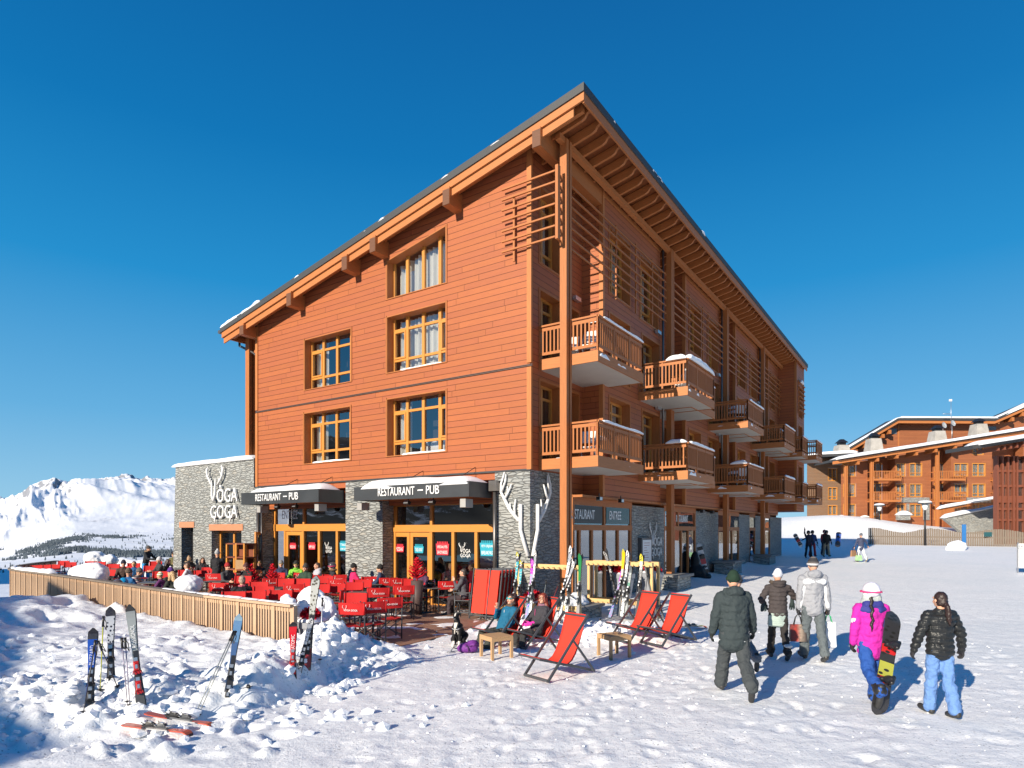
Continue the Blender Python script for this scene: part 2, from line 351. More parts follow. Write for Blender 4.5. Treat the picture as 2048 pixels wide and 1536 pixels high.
def snow_strip(mb, p0, p1, w, h, seed=0, n=None, th=.02, sag=1., fq=2.6):   # rounded, lumpy ridge of snow from p0 to p1
    p0, p1 = Vector(p0), Vector(p1); d = p1 - p0; L = d.length; d.normalize(); x = d.cross(Vector((0, 0, 1))).normalized()
    n = n or max(6, int(L / .07)); m = 8; rows = []
    for i in range(n + 1):
        t = i / n; e = min(1, min(t, 1 - t) * L / (h * 1.2 + .02)); e = math.sqrt(max(e, .02))
        hh = h * e * (.55 + .9 * float(fbm(np.array([t * L * fq + seed * 9.1]), np.array([seed * 3.3]), 3)[0])); ww = w * (.75 + .5 * float(fbm(np.array([t * L * fq * 1.15 + seed]), np.array([7.7 + seed]), 2)[0]))
        c = p0.lerp(p1, t); row = []
        for j in range(m + 1):
            a = math.pi * j / m; row.append(c + x * (math.cos(a) * ww / 2) + Vector((0, 0, max(0, math.sin(a)) ** .6 * hh - th * sag * (1 if j in (0, m) else 0))))
        rows.append(row)
    V_ = [q for r_ in rows for q in r_]; F_ = []
    for i in range(n):
        for j in range(m): a = i * (m + 1) + j; F_.append([a, a + 1, a + m + 2, a + m + 1])
        F_.append([i * (m + 1) + m, i * (m + 1), (i + 1) * (m + 1), (i + 1) * (m + 1) + m])
    F_.append(list(range(m + 1))); F_.append([n * (m + 1) + j for j in range(m + 1)][::-1])
    mb.mesh(V_, F_, True)
# ---------------------------------------------------------------- materials
M = {}
M['siding'] = siding('larch_siding', (.405, .122, .042), red=(.30, .080, .046))
M['siding_far'] = siding('far_siding', (.36, .13, .055), .2, red=(.22, .07, .035), groove=.7)
M['siding_old'] = siding('weathered_siding', (.27, .15, .085), .2, red=(.16, .08, .05), wth=(.2, .15, .11))
M['beam'] = wood('larch_beam', (.47, .165, .05))
M['fascia'] = wood('fascia_board', (.52, .19, .06))
M['endgrain'] = wood('aged_beam_end', (.17, .075, .04))
M['amber'] = wood('amber_joinery', (.58, .24, .045), .8, .4, spec=.5)
M['pine'] = wood('raw_pine', (.52, .355, .23), .75, .6)
M['pine_y'] = wood('pale_spruce', (.68, .45, .20), .82, .6)
M['rack'] = M['pine_y']
M['grey_wood'] = wood('silvered_fence_wood', (.235, .19, .15), .4, .75)
M['teak'] = wood('stool_wood', (.50, .31, .16), .7, .6)
M['deck'] = siding('deck_boards', (.30, .16, .11), .14, red=(.2, .09, .07), wth=(.34, .22, .16))
M['redwood'] = wood('red_brown_joinery', (.21, .068, .038), .7, .5)
M['stone'] = stone('slate_masonry')
M['stone_far'] = stone('far_masonry', .8)
M['snow'] = snowmat('soft_snow'); M['ground'] = snowmat('trampled_snow', (.92, .92, .92), 1.)
M['metal'] = plain('anthracite_metal', (.055, .06, .065), .45, .3)
M['zinc'] = plain('weathered_zinc', (.16, .15, .145), .4, .75, var=.35, sc=2.5)
M['roof'] = plain('dark_roofing', (.05, .052, .055), .6, .2, bump=.3)
M['concrete'] = plain('pale_concrete', (.50, .46, .40), .85, var=.12, sc=2, bump=.2)
M['glass'] = glass('window_glass', (.8, .82, .84), .2)
M['glass_dark'] = glass('shop_glass', (.5, .52, .54), .16)
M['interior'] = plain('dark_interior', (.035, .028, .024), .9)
M['curtain'] = fabric('cream_curtain', (.72, .70, .62), .9, .1)
M['white'] = plain('white_paint', (.78, .78, .78), .4, var=.03)
M['letter'] = plain('sign_letters', (.85, .85, .84), .4, var=.02)
M['black'] = plain('black_plastic', (.015, .015, .017), .4)
M['grey_steel'] = plain('dark_grey_tube', (.075, .08, .088), .42, .3)
M['silver'] = plain('brushed_silver', (.55, .56, .58), .35, .8)
M['red'] = fabric('red_canvas', (.48, .013, .014), .75, .1, 4, .15)
M['redb'] = fabric('bright_red_canvas', (.72, .045, .025), .75, .07, 4, .12)
M['lamp'] = plain('grey_speaker', (.33, .32, .31), .5)
M['planter'] = plain('grey_planter', (.27, .28, .31), .5)
M['skin'] = plain('skin', (.62, .34, .23), .5, var=.1, spec=.4)
M['table'] = plain('dark_table_top', (.10, .085, .08), .45, var=.2)
# ================================================================= GROUND
FY = [11.9, 12.15, 13.85, 15.9, 20.7, 23.6]; FX = [-4.0, -4.2, -6.64, -9.05, -14.8, -18.6]
DKX = [-3.6, -3.4, -2.5, -2.05, -1.45, -1.1, -.35, .3]; DKY = [12.8, 13.0, 13.5, 14.9, 15.3, 16.9, 18.6, 20.]
def ground_z(X, Y, fine=True):
    X = np.asarray(X, float); Y = np.asarray(Y, float)
    z = .024 * np.clip(Y - 17, 0, 60) * sst(-6, 2, X) + .02 * np.clip(Y - 62, 0, 12) * sst(2, 10, X)
    z = z + 1.5 * sst(66, 80, Y) * sst(14, 26, X) * (1 - .35 * sst(46, 60, X)) + 1.2 * sst(68, 76, Y) * np.exp(-((X - 40) / 7) ** 2)
    t = np.maximum((-X) - (9.5 + .45 * np.clip(Y, 10, 40)), (Y - 34.5) * sst(6, 9, -X)); t = np.maximum(t, 0)
    z = z - 90 * (1 - np.exp(-t / 210.)) * sst(0, 1.5, t)
    xf = np.interp(Y, FY, FX); out = sst(.0, .35, (xf - X)) * (Y > 11.9) + (Y <= 11.9) * 1.
    fr = 7.1 + 3.2 * np.exp(-np.clip(-X - 2.8, 0, 9) / .55)
    prof = np.interp(Y, [7, 12, 14.5, 17, 20.5, 23.6, 26], [.3, .34, .36, .34, .02, -.35, -.8])
    side = sst(2.55, 3.3, -X) * out * sst(0, 1.3, Y - fr)
    edge = np.exp(-((Y - fr - 1.2) / 1.1) ** 2) * sst(2.3, 3.3, -X) * (Y < 12.4)
    z = z + side * prof * (.75 + .6 * fbm(X * .6, Y * .6, 3, 3))
    z = z + side * .5 * sst(0, 1, t + 1) * 0
    if fine:
        ch = ridged(X * 1.3, Y * 1.3, 4, 11, .6)
        z = z + edge * (.30 * ch * sst(.35, .6, fbm(X * 2.1, Y * 2.1, 3, 5)) - .04)
        z = z + side * (.10 * (fbm(X * 2.2, Y * 2.2, 3, 8) - .5) + .05 * sst(.62, .8, fbm(X * 1.7, Y * 1.7, 2, 21)))
        lm = side * sst(8.5, 11, -X); z = z + lm * .28 * sst(.45, .7, fbm(X * .9, Y * .9, 3, 31))
        z = z + (side * .55 + edge) * (.085 * (ridged(X * 5.5, Y * 5.5, 3, 81, .6) - .45) * sst(.4, .62, fbm(X * 1.6, Y * 1.6, 2, 83)))
        tr = (fbm(X * 3.1, Y * 2.2, 3, 41) - .5) * .028 + (fbm(X * 9, Y * 8, 3, 43, .6) - .5) * .02
        z = z + tr * np.clip(1 - (Y - 30) / 60, .3, 1)
        z = z + .22 * np.exp(-((X - (3.4 + .674 * (Y - 22))) / 1.0) ** 2) * sst(20, 25, Y) * fbm(X * 1.1, Y * 1.1, 3, 51) * sst(48, 40, Y)
        # ploughed heaps round the ski racks and the near chairs
        for cx, cy, r_, h_ in ((1.2, 14.6, .8, .16), (2.2, 14.2, .7, .2), (3.4, 14.5, .9, .12), (1.1, 16.8, .9, .25), (-2.9, 11.9, .75, .34), (-3.3, 11.2, .6, .22), (2.9, 13.6, .6, .1), (.6, 15.6, .5, .15), (-2.1, 11.6, .4, .12)):
            z = z + h_ * np.exp(-((X - cx) ** 2 + (Y - cy) ** 2) / r_ ** 2) * (.3 + 1.5 * ridged(X * 2.4 + cx, Y * 2.4, 4, 61, .6))
    dk = (X > xf + .1) * (Y > 12) * (Y < 36) * ((Y - P0[1]) * U[1] + (X - P0[0]) * U[0] < 1.2)
    yb = np.interp(X, DKX, DKY); wob = (fbm(X * 2.5, Y * 2.5, 3, 71) - .5) * .9
    ind = sst(0, .5, Y - yb - .15 + wob) * dk
    pat = sst(.56, .66, fbm(X * 1.1, Y * 1.6, 3, 77)) * .075
    z = z * (1 - ind) + ind * (-.055 + pat)
    return z
def gz(x, y): return float(ground_z(np.array([x]), np.array([y]))[0])
def lines(segs):
    o = []
    for a, b, n in segs: o += list(np.linspace(a, b, n, endpoint=False))
    return np.array(o)
gx = lines([(-420, -80, 12), (-80, -24, 40), (-24, -11.5, 120), (-11.5, 4.5, 300), (4.5, 14, 110), (14, 60, 110), (60, 420, 16)]); gy = lines([(-120, 2, 20), (2, 6, 30), (6, 15, 190), (15, 24, 110), (24, 50, 120), (50, 95, 90), (95, 420, 12)])
GX, GY = np.meshgrid(gx, gy); GZG = ground_z(GX, GY)
rg = np.random.RandomState(11)
def dent(x, y, a, L, w_, d):
    i0, i1 = np.searchsorted(gx, [x - L * 2, x + L * 2]); j0, j1 = np.searchsorted(gy, [y - L * 2, y + L * 2]); X, Y = GX[j0:j1, i0:i1] - x, GY[j0:j1, i0:i1] - y; c_, s_ = math.cos(a), math.sin(a); p, q = (X * c_ + Y * s_) / L, (-X * s_ + Y * c_) / w_; r2 = p * p + q * q
    GZG[j0:j1, i0:i1] += d * (-np.exp(-r2 ** 2) + .35 * np.exp(-((np.sqrt(r2) - 1.35) / .35) ** 2))
for _ in range(46):      # lines of boot prints over the plaza
    x, y = rg.uniform(-2, 9), rg.uniform(6.6, 15); a = rg.normal(1.0, .35) + (math.pi if rg.rand() < .4 else 0)
    for k_ in range(rg.randint(6, 22)):
        x += .62 * math.cos(a); y += .62 * math.sin(a); sd = .12 * (1 if k_ % 2 else -1)
        if -2.2 < x < 11.5 and 6.3 < y < 22 and not (x < .3 and y > 12.5): dent(x - sd * math.sin(a), y + sd * math.cos(a), a + rg.normal(0, .12), .15, .065, rg.uniform(.012, .028))
for _ in range(420): dent(rg.uniform(-2, 11), 6.3 + 12 * rg.rand() ** 1.3, rg.uniform(0, 3.1), rg.uniform(.1, .24), rg.uniform(.06, .14), rg.uniform(-.014, .02))
for _ in range(260): dent(rg.uniform(-10.5, -2.6), rg.uniform(6.6, 12), rg.uniform(0, 3.1), rg.uniform(.08, .26), rg.uniform(.06, .16), rg.uniform(-.07, .05))
ground = gridmesh('snow_ground', GX, GY, GZG, M['ground'])
# loose clods of snow
mb = MB(); rc = random.Random(5); bmi = bmesh.new(); bmesh.ops.create_icosphere(bmi, subdivisions=1, radius=1); IV = [v.co.copy() for v in bmi.verts]; IF = [[v.index for v in f.verts] for f in bmi.faces]; bmi.free()
cl = [(rc.gauss(-5.4, 1.7), rc.gauss(8.2, .55), rc.uniform(.015, .085)) for _ in range(420)] + [(rc.gauss(-3.1, .5), rc.gauss(10.6, .8), rc.uniform(.02, .11)) for _ in range(260)] + [(rc.gauss(1.6, 1.1), rc.gauss(14.6, .7), rc.uniform(.02, .09)) for _ in range(420)] + [(rc.uniform(-2, 10), rc.uniform(6.6, 15), rc.uniform(.006, .02)) for _ in range(450)] + [(rc.gauss(-7.5, 1.6), rc.gauss(10.5, 1.4), rc.uniform(.02, .07)) for _ in range(110)]
cz = ground_z(np.array([c_[0] for c_ in cl]), np.array([c_[1] for c_ in cl]))
for (x, y, r_), z in zip(cl, cz):
    e = (rc.uniform(.8, 1.4), rc.uniform(.7, 1.2), rc.uniform(.5, .9)); mb.mesh([(x + p.x * r_ * e[0] * rc.uniform(.75, 1.2), y + p.y * r_ * e[1] * rc.uniform(.75, 1.2), z + r_ * .2 + p.z * r_ * e[2] * rc.uniform(.75, 1.2)) for p in IV], IF, False)
tag(mb.build('snow_clods', M['snow']), 'loose clods of snow strewn over the plaza and along the bank', 'snow', kind='stuff'); tag(ground, kind='structure')
# deck of the terrace
mb = MB(); TERR = [(-3.75, 12.6), (-2.4, 13.0), (-1.2, 15), (.1, 19.5)] + [tuple(BW(1., g)[:2]) for g in (0, 18.5)] + [(-17.5, 34), (-22.6, 32), (-22.3, 29.5), (-20.6, 27), (-18.4, 23.9), (-14.6, 20.9), (-9., 16.1), (-6.55, 14.)]
mb.face([(x, y, .012) for x, y in TERR], [(inv_ * 1. for inv_ in ((x - P0[0]) * Vv[0] + (y - P0[1]) * Vv[1], (x - P0[0]) * U[0] + (y - P0[1]) * U[1])) for x, y in TERR])
mb.uv[-1] = [((x - P0[0]) * Vv[0] + (y - P0[1]) * Vv[1], (x - P0[0]) * U[0] + (y - P0[1]) * U[1]) for x, y in TERR]
tag(mb.build('terrace_deck', M['deck']), kind='structure')
# ================================================================= MOUNTAINS
def terrain():
    pxs = np.linspace(-520, 760, 560); az = np.arctan2(pxs - 1024, 1270.); r = np.exp(np.linspace(math.log(70), math.log(9000), 520))
    A, Rr = np.meshgrid(az, r); ca_ = np.cos(A); X = Rr * np.sin(A); Y = Rr * ca_; P = 1024 + 1270 * np.tan(A)
    lr = np.log(Rr)
    # z for a given photo row is 2.4 - row*Y/1270 : used only to choose believable heights of the valley side
    rows = np.interp(lr, np.log([70, 150, 300, 600, 1200, 2000, 3000, 4200, 5600]), [300, 190, 118, 92, 58, 28, -2, -52, -92])
    sky_ = np.interp(P, [-520, -100, 0, 35, 60, 86, 110, 137, 176, 190, 230, 283, 322, 351, 500, 760], [-50, -52, -55, -56, -64, -68, -70, -66, -88, -97, -99, -98, -104, -101, -98, -90])
    lowl = sst(170, -60, P); rows = rows + lowl * np.interp(lr, np.log([70, 600, 1200, 2200, 3600, 4500, 5600]), [0, 0, 8, 34, 40, 36, 22])
    k = sst(3300, 5600, Rr); rows = rows * (1 - k) + sky_ * k
    z = 2.4 - rows * Y / 1270.
    z = z + (ridged(X / 900., Y / 900., 5, 5, .55) - .5) * np.interp(Rr, [70, 600, 2000, 3500, 5600, 9000], [0, 1., 5, 20, 120, 130]) * (1 - .62 * np.exp(-((Rr - 5600) / 500) ** 2) * 1.)
    z = z + (ridged(X / 260., Y / 260., 3, 15, .55) - .4) * np.interp(Rr, [70, 600, 2000, 3500, 5200, 9000], [0, .4, 2, 4, 22, 25])
    z = z + (fbm(X / 160., Y / 160., 4, 25) - .5) * np.interp(Rr, [70, 300, 2000], [.6, 3, 8])
    # nearer pointed peak on the left
    cx, cy = 4100 * math.sin(math.atan2(112 - 1024, 1270.)), 4100 * math.cos(math.atan2(112 - 1024, 1270.))
    d = np.sqrt(((X - cx) / 560.) ** 2 + ((Y - cy) / 560.) ** 2); an = np.arctan2(Y - cy, X - cx)
    pk = 95 * np.exp(-1.1 * (np.sqrt(d * d + .03) - .17)) * (1 + .25 * np.cos(5 * an + 1)) + 22 * np.exp(-d * .7) * (ridged(X / 170., Y / 170., 5, 35, .6) - .3)
    z = z + np.where(Rr > 2800, pk * sst(2800, 3300, Rr), 0)
    arc = A * 5400.
    z = z + (ridged(arc / 520. + Rr / 3000., Rr / 2600., 4, 301, .55) - .5) * 150 * sst(3400, 5300, Rr)
    z = z + (ridged(arc / 150., Rr / 500., 4, 305, .6) - .45) * 62 * sst(4300, 5400, Rr)
    z = z + (ridged(arc / 210. + .3 * Rr / 900., Rr / 700., 4, 307, .6) - .45) * 60 * sst(2900, 3700, Rr) * sst(4700, 4200, Rr) * sst(190, 120, P)
    back = sst(5700, 8500, Rr); z = z - back * 700
    return X, Y, z
TX, TY, TZ = terrain()
k = NT('mountain_snow'); g = k.n('ShaderNodeNewGeometry'); nz = k.sep(g.outputs['Normal'])[2]; v = k.coord('Object')
nn = k.noise(v, .012, 5, .65); alt = k.m2('MULTIPLY', k.m2('MINIMUM', k.m2('MAXIMUM', k.m2('SUBTRACT', k.sep(k.n('ShaderNodeNewGeometry').outputs['Position'])[2], 150.), 0.), 300.), .0009); fac = k.m2('SUBTRACT', k.m2('ADD', nz, k.m2('MULTIPLY', k.m2('SUBTRACT', nn, .5), .7)), alt)
c = k.ramp(fac, [(.60, (.25, .26, .29)), (.74, (.84, .86, .9))]); n2 = k.noise(k.map(v, (1, 1, 3)), .0035, 5, .6)
pa = k.ramp(n2, [(.60, (0,) * 3), (.68, (.55,) * 3)]); c = k.mix(k.m2('MULTIPLY', pa, k.ramp(k.noise(v, .05, 3), [(.45, (0,) * 3), (.6, (1,) * 3)])), c, (.34, .33, .34))
k.base(c); k.p('Roughness', .8); k.p('Specular IOR Level', .1); k.bump(k.noise(v, .03, 5, .7), .4, 2.5)
mt = gridmesh('mountains', TX, TY, TZ, k.m); tag(mt, kind='structure')
def hillside():
    az = np.radians(np.linspace(95, 300, 240)); r = np.linspace(120, 900, 60); A, Rr = np.meshgrid(az, r); X = Rr * np.sin(A); Y = Rr * np.cos(A)
    z = -3 + (sst(150, 700, Rr)) * (95 + 60 * (fbm(X / 260., Y / 260., 4, 201) - .5)) + 16 * (ridged(X / 60., Y / 60., 4, 203) - .4) * sst(150, 400, Rr); return X, Y, z
HX, HY, HZ = hillside(); k = NT('wooded_snow_slope'); v = k.coord('Object'); c = k.ramp(k.noise(v, .035, 6, .7), [(.44, (.02, .028, .03)), (.60, (.03, .04, .04)), (.66, (.75, .78, .84))]); k.base(c); k.p('Roughness', .9)
tag(gridmesh('hillside', HX, HY, HZ, k.m), kind='structure')
# scattered and massed conifers on the valley side
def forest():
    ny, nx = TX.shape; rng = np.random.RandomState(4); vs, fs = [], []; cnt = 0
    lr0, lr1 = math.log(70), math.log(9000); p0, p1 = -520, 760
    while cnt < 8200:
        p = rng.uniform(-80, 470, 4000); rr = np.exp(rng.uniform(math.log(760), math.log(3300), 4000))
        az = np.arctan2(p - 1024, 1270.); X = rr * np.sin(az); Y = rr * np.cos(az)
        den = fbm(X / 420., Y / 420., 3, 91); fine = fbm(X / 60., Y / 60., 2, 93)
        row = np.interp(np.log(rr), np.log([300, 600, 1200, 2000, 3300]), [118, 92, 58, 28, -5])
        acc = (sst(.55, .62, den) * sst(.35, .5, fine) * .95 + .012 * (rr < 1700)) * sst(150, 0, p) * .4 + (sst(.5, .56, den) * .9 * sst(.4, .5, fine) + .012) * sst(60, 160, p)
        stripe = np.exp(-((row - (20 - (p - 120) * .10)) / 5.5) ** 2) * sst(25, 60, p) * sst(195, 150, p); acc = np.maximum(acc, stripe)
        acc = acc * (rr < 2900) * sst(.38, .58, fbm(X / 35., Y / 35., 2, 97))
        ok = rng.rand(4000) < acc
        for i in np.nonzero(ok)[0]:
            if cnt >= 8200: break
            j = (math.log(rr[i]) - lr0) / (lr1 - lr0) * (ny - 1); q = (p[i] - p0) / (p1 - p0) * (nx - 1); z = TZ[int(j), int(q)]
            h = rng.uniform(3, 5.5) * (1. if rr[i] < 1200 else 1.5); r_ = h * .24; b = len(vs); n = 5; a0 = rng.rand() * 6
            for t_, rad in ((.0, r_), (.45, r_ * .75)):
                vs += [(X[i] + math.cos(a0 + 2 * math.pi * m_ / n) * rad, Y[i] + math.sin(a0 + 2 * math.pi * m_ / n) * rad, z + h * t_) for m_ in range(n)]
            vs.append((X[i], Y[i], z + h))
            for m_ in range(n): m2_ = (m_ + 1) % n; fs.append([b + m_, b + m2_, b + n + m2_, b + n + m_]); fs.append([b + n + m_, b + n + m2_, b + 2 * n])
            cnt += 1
    me = bpy.data.meshes.new('distant_conifers'); me.from_pydata(vs, [], fs); me.update(); me.materials.append(plain('hazed_conifers', (.10, .125, .145), .9, var=.3, sc=.02))  # conifer colour lightened towards blue-grey to stand in for distance haze
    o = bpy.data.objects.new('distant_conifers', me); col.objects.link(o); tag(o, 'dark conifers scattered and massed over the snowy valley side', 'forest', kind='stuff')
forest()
# ================================================================= THE CHALET
CH = empty('chalet', BW(0, 0), BROT, 'large larch-clad apartment chalet with sloping roof, stone ground floor and restaurant', 'building')
RZ = lambda g: 13.44 - .208 * g          # roof top above g at any l
def wall_g(mb, l, g0, g1, z0, top, ops, back=.25):    # wall in a plane l = const, seen from -l; ops: (ga,gb,za,zb0,zb1) top heights at ga, gb
    cuts = sorted(set([g0, g1] + [o[0] for o in ops] + [o[1] for o in ops]))
    for a, b in zip(cuts[:-1], cuts[1:]):
        m_ = (a + b) / 2; oo = sorted([o for o in ops if o[0] < m_ < o[1]], key=lambda o: o[2]); za, zb = z0, z0
        for o in oo:
            mb.face([(l, a, za), (l, b, zb), (l, b, o[2]), (l, a, o[2])])
            f = lambda x: o[3] + (o[4] - o[3]) * (x - o[0]) / (o[1] - o[0]); za, zb = f(a), f(b)
        mb.face([(l, a, za), (l, b, zb), (l, b, top(b)), (l, a, top(a))])
def wall_l(mb, s, l0, l1, z0, z1, ops):               # wall in plane g = -s
    cuts = sorted(set([l0, l1] + [o[0] for o in ops] + [o[1] for o in ops]))
    for a, b in zip(cuts[:-1], cuts[1:]):
        m_ = (a + b) / 2; oo = sorted([o for o in ops if o[0] < m_ < o[1]], key=lambda o: o[2]); z = z0
        for o in oo: mb.face([(a, -s, z), (b, -s, z), (b, -s, o[2]), (a, -s, o[2])]); z = o[3]
        mb.face([(a, -s, z), (b, -s, z), (b, -s, z1), (a, -s, z1)])
# ---- gable wall
GW = [(3.03, 5.58, 4.86, 6.75, 6.75), (7.30, 9.80, 4.86, 6.72, 6.72), (3.03, 5.58, 7.60, 9.45, 9.45), (7.27, 9.77, 7.56, 9.40, 9.40), (3.03, 5.58, 10.03, 11.79, 11.29)]
mb = MB(); wall_g(mb, 0, 0, 12.66, 4.13, lambda g: RZ(g) - .3, GW)
mb.face([(0, 0, 4.13), (0, 12.66, 4.13), (.4, 12.66, 4.13), (.4, 0, 4.13)])
mb.build('gable_wall', M['siding'], CH)
mb = MB('beam')
for g0, g1 in ((-.06, .09), (12.57, 12.72)):
    mb.box((-.035, g0, 4.13), (0.05, g1, 7.0)); mb.box((-.035, g0, 7.12), (0.05, g1, RZ(g1) - .35))
mb.build('corner_board', M['fascia'], CH)
mb = MB(); mb.box((-.035, -.09, 7.025), (.0, 12.7, 7.045)); mb.box((-.025, -.09, 7.065), (.0, 12.7, 7.08)); mb.build('wall_flashing', plain('brown_flashing', (.10, .07, .06), .5), CH)
mb = MB(); mb.box((-.03, -.02, 4.10), (.02, 12.7, 4.15)); mb.build('wall_flashing', M['metal'], CH)
def window_g(ga, gb, za, zb0, zb1, cols, blue=True, curt='full', depth=.36):
    fl = MB('beam'); t = .03
    f = lambda g: zb0 + (zb1 - zb0) * (g - ga) / (gb - ga)
    # lining
    for g, s_ in ((ga, 1), (gb, -1)): fl.hexa([(-.02, g, za), (depth, g, za), (depth, g + s_ * t, za), (-.02, g + s_ * t, za), (-.02, g, f(g)), (depth, g, f(g)), (depth, g + s_ * t, f(g)), (-.02, g + s_ * t, f(g))], Vector((0, 0, 1)))
    fl.hexa([(-.02, ga, f(ga) - t), (depth, ga, f(ga) - t), (depth, gb, f(gb) - t), (-.02, gb, f(gb) - t), (-.02, ga, f(ga)), (depth, ga, f(ga)), (depth, gb, f(gb)), (-.02, gb, f(gb))], Vector((0, 1, 0)))
    fl.box((-.03, ga, za - .03), (depth, gb, za)); fl.box((-.028, ga - .03, za - .03), (0, ga, f(ga) + .03)); fl.box((-.028, gb, za - .03), (0, gb + .03, f(gb) + .03))
    w_ = fl.build('window', M['beam'], CH)
    fr = MB('beam'); d0, d1 = depth - .09, depth
    ws = [ga + t + (gb - ga - 2 * t) * c for c in cols]
    for i, g in enumerate(ws):
        e = .055; a = max(g - e, ga + t); b = min(g + e, gb - t); fr.hexa([(d0, a, za), (d1, a, za), (d1, b, za), (d0, b, za), (d0, a, f(a) - t), (d1, a, f(a) - t), (d1, b, f(b) - t), (d0, b, f(b) - t)], Vector((0, 0, 1)))
    flat = abs(zb0 - zb1) < .01
    if flat:
        for z in (za + .44, zb0 - .42): fr.box((d0 + .01, ga + t, z - .04), (d1, gb - t, z + .04))
        for i in (0, len(ws) - 2):     # opening casements
            a, b = ws[i] + .055, ws[i + 1] - .055; z0_, z1_ = za + .48, zb0 - .46
            fr.box((d0 - .02, a, z0_), (d1 - .02, a + .055, z1_)); fr.box((d0 - .02, b - .055, z0_), (d1 - .02, b, z1_)); fr.box((d0 - .02, a + .055, z0_), (d1 - .02, b - .055, z0_ + .055)); fr.box((d0 - .02, a + .055, z1_ - .055), (d1 - .02, b - .055, z1_))
    fr.build('frame', M['amber'], w_)
    pn = MB(); pn.face([(depth - .04, ga, za), (depth - .04, gb, za), (depth - .04, gb, f(gb)), (depth - .04, ga, f(ga))]); pn.build('pane', M['glass'], w_)
    cm = MB(); N_ = 90
    spans = [(ga + .1, gb - .08)] if curt == 'full' else [(gb - .62, gb - .06)] if curt == 'part' else []
    for a, b in spans:
        n_ = int((b - a) * 36); pr = None
        for i in range(n_ + 1):
            g = a + (b - a) * i / n_; x = depth + .18 + .05 * math.sin(g * 31) + .03 * math.sin(g * 13.3)
            q = ((x, g, za + .05), (x, g, f(g) - .06))
            gap = curt == 'full' and any(abs(g - m_) < .0 for m_ in ws)
            if pr: cm.face([pr[0], q[0], q[1], pr[1]], smooth=True)
            pr = q
    if spans: cm.build('curtain', M['curtain'], w_)
    return w_
window_g(*GW[0], (0, .19, .47, .75, 1), curt='part'); window_g(*GW[1], (0, .12, .42, .72, 1), curt='part')
window_g(*GW[2], (0, .19, .47, .75, 1)); window_g(*GW[3], (0, .12, .42, .72, 1), curt='part'); window_g(*GW[4], (0, .19, .47, .75, 1))
# dark rooms behind the glass
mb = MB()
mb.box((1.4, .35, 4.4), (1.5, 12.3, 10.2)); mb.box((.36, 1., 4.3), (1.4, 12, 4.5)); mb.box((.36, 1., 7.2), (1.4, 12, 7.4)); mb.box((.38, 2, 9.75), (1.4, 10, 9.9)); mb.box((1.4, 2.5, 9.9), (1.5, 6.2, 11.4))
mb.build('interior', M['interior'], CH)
# white chair backs just inside a low window
mb = MB()
for g in (5.0 - .6, 4.0, 3.5): mb.prism([(g - .2, 4.95), (g + .2, 4.95), (g + .2, 5.12), (g + .12, 5.27), (g, 5.32), (g - .12, 5.27), (g - .2, 5.12)], 0, .55, .58)
mb.build('dining_chair_backs', M['white'], CH)
# ---- long facade (g = -s): loggia bays and projecting bays
mb = MB(); LZ0 = 3.5; REC = [(0, 3.15), (8.15, 10.95), (15.95, 18.75), (23.75, 26.3)]; OUT = [(3.15, 8.15), (10.95, 15.95), (18.75, 23.75), (26.3, 29.4)]
win = []      # (s, l0, l1, z0, z1, kind)
for a, b in REC: win += [(0, a + .5, a + 1.75, 4.42, 6.75, 'door'), (0, a + .5, a + 1.75, 7.25, 9.35, 'door'), (0, a + .5, a + 1.75, 10.1, 12.3, 'tall')]; win += [(0, a + 2.1, a + 2.9, 7.25, 9.35, 'dark'), (0, a + 2.1, a + 2.9, 4.42, 6.75, 'dark')]
for a, b in OUT:
    if b - a > 4: win += [(.7, a + .5, a + 2.15, 10.08, 12.2, 'tall'), (.7, a + 3.0, a + 4.75, 9.95, 12.2, 'tall'), (.7, a + .5, a + 2.15, 7.3, 9.45, 'door'), (.7, a + 3.2, a + 4.9, 7.3, 9.45, 'door'), (.7, a + .5, a + 2.15, 4.42, 6.75, 'door'), (.7, a + 3.2, a + 4.9, 4.42, 6.75, 'door')]
    else: win += [(.7, a + .5, a + 2.0, 10.1, 12.2, 'tall'), (.7, a + .5, a + 2., 7.3, 9.45, 'door'), (.7, a + .5, a + 2., 4.42, 6.75, 'door')]
for a, b in REC: wall_l(mb, 0, a, b, 4.13, RZ(0) - .2, [(q[1], q[2], q[3], q[4]) for q in win if q[0] == 0 and a <= q[1] < b])
for a, b in OUT:
    wall_l(mb, .7, a, b, LZ0, RZ(-.7) - .2, [(q[1], q[2], q[3], q[4]) for q in win if q[0] == .7 and a <= q[1] < b])
    mb.face([(a, 0, LZ0), (a, -.7, LZ0), (a, -.7, RZ(-.7) - .2), (a, 0, RZ(0) - .2)]); mb.face([(b, 0, LZ0), (b, -.7, LZ0), (b, -.7, RZ(-.7) - .2), (b, 0, RZ(0) - .2)])
    mb.face([(a, 0, LZ0), (b, 0, LZ0), (b, -.7, LZ0), (a, -.7, LZ0)])
    mb.face([(a - 5.0 if a > 4 else 1.9, -.02, LZ0), (a, -.02, LZ0), (a, -.02, 4.2), (a - 5.0 if a > 4 else 1.9, -.02, 4.2)])
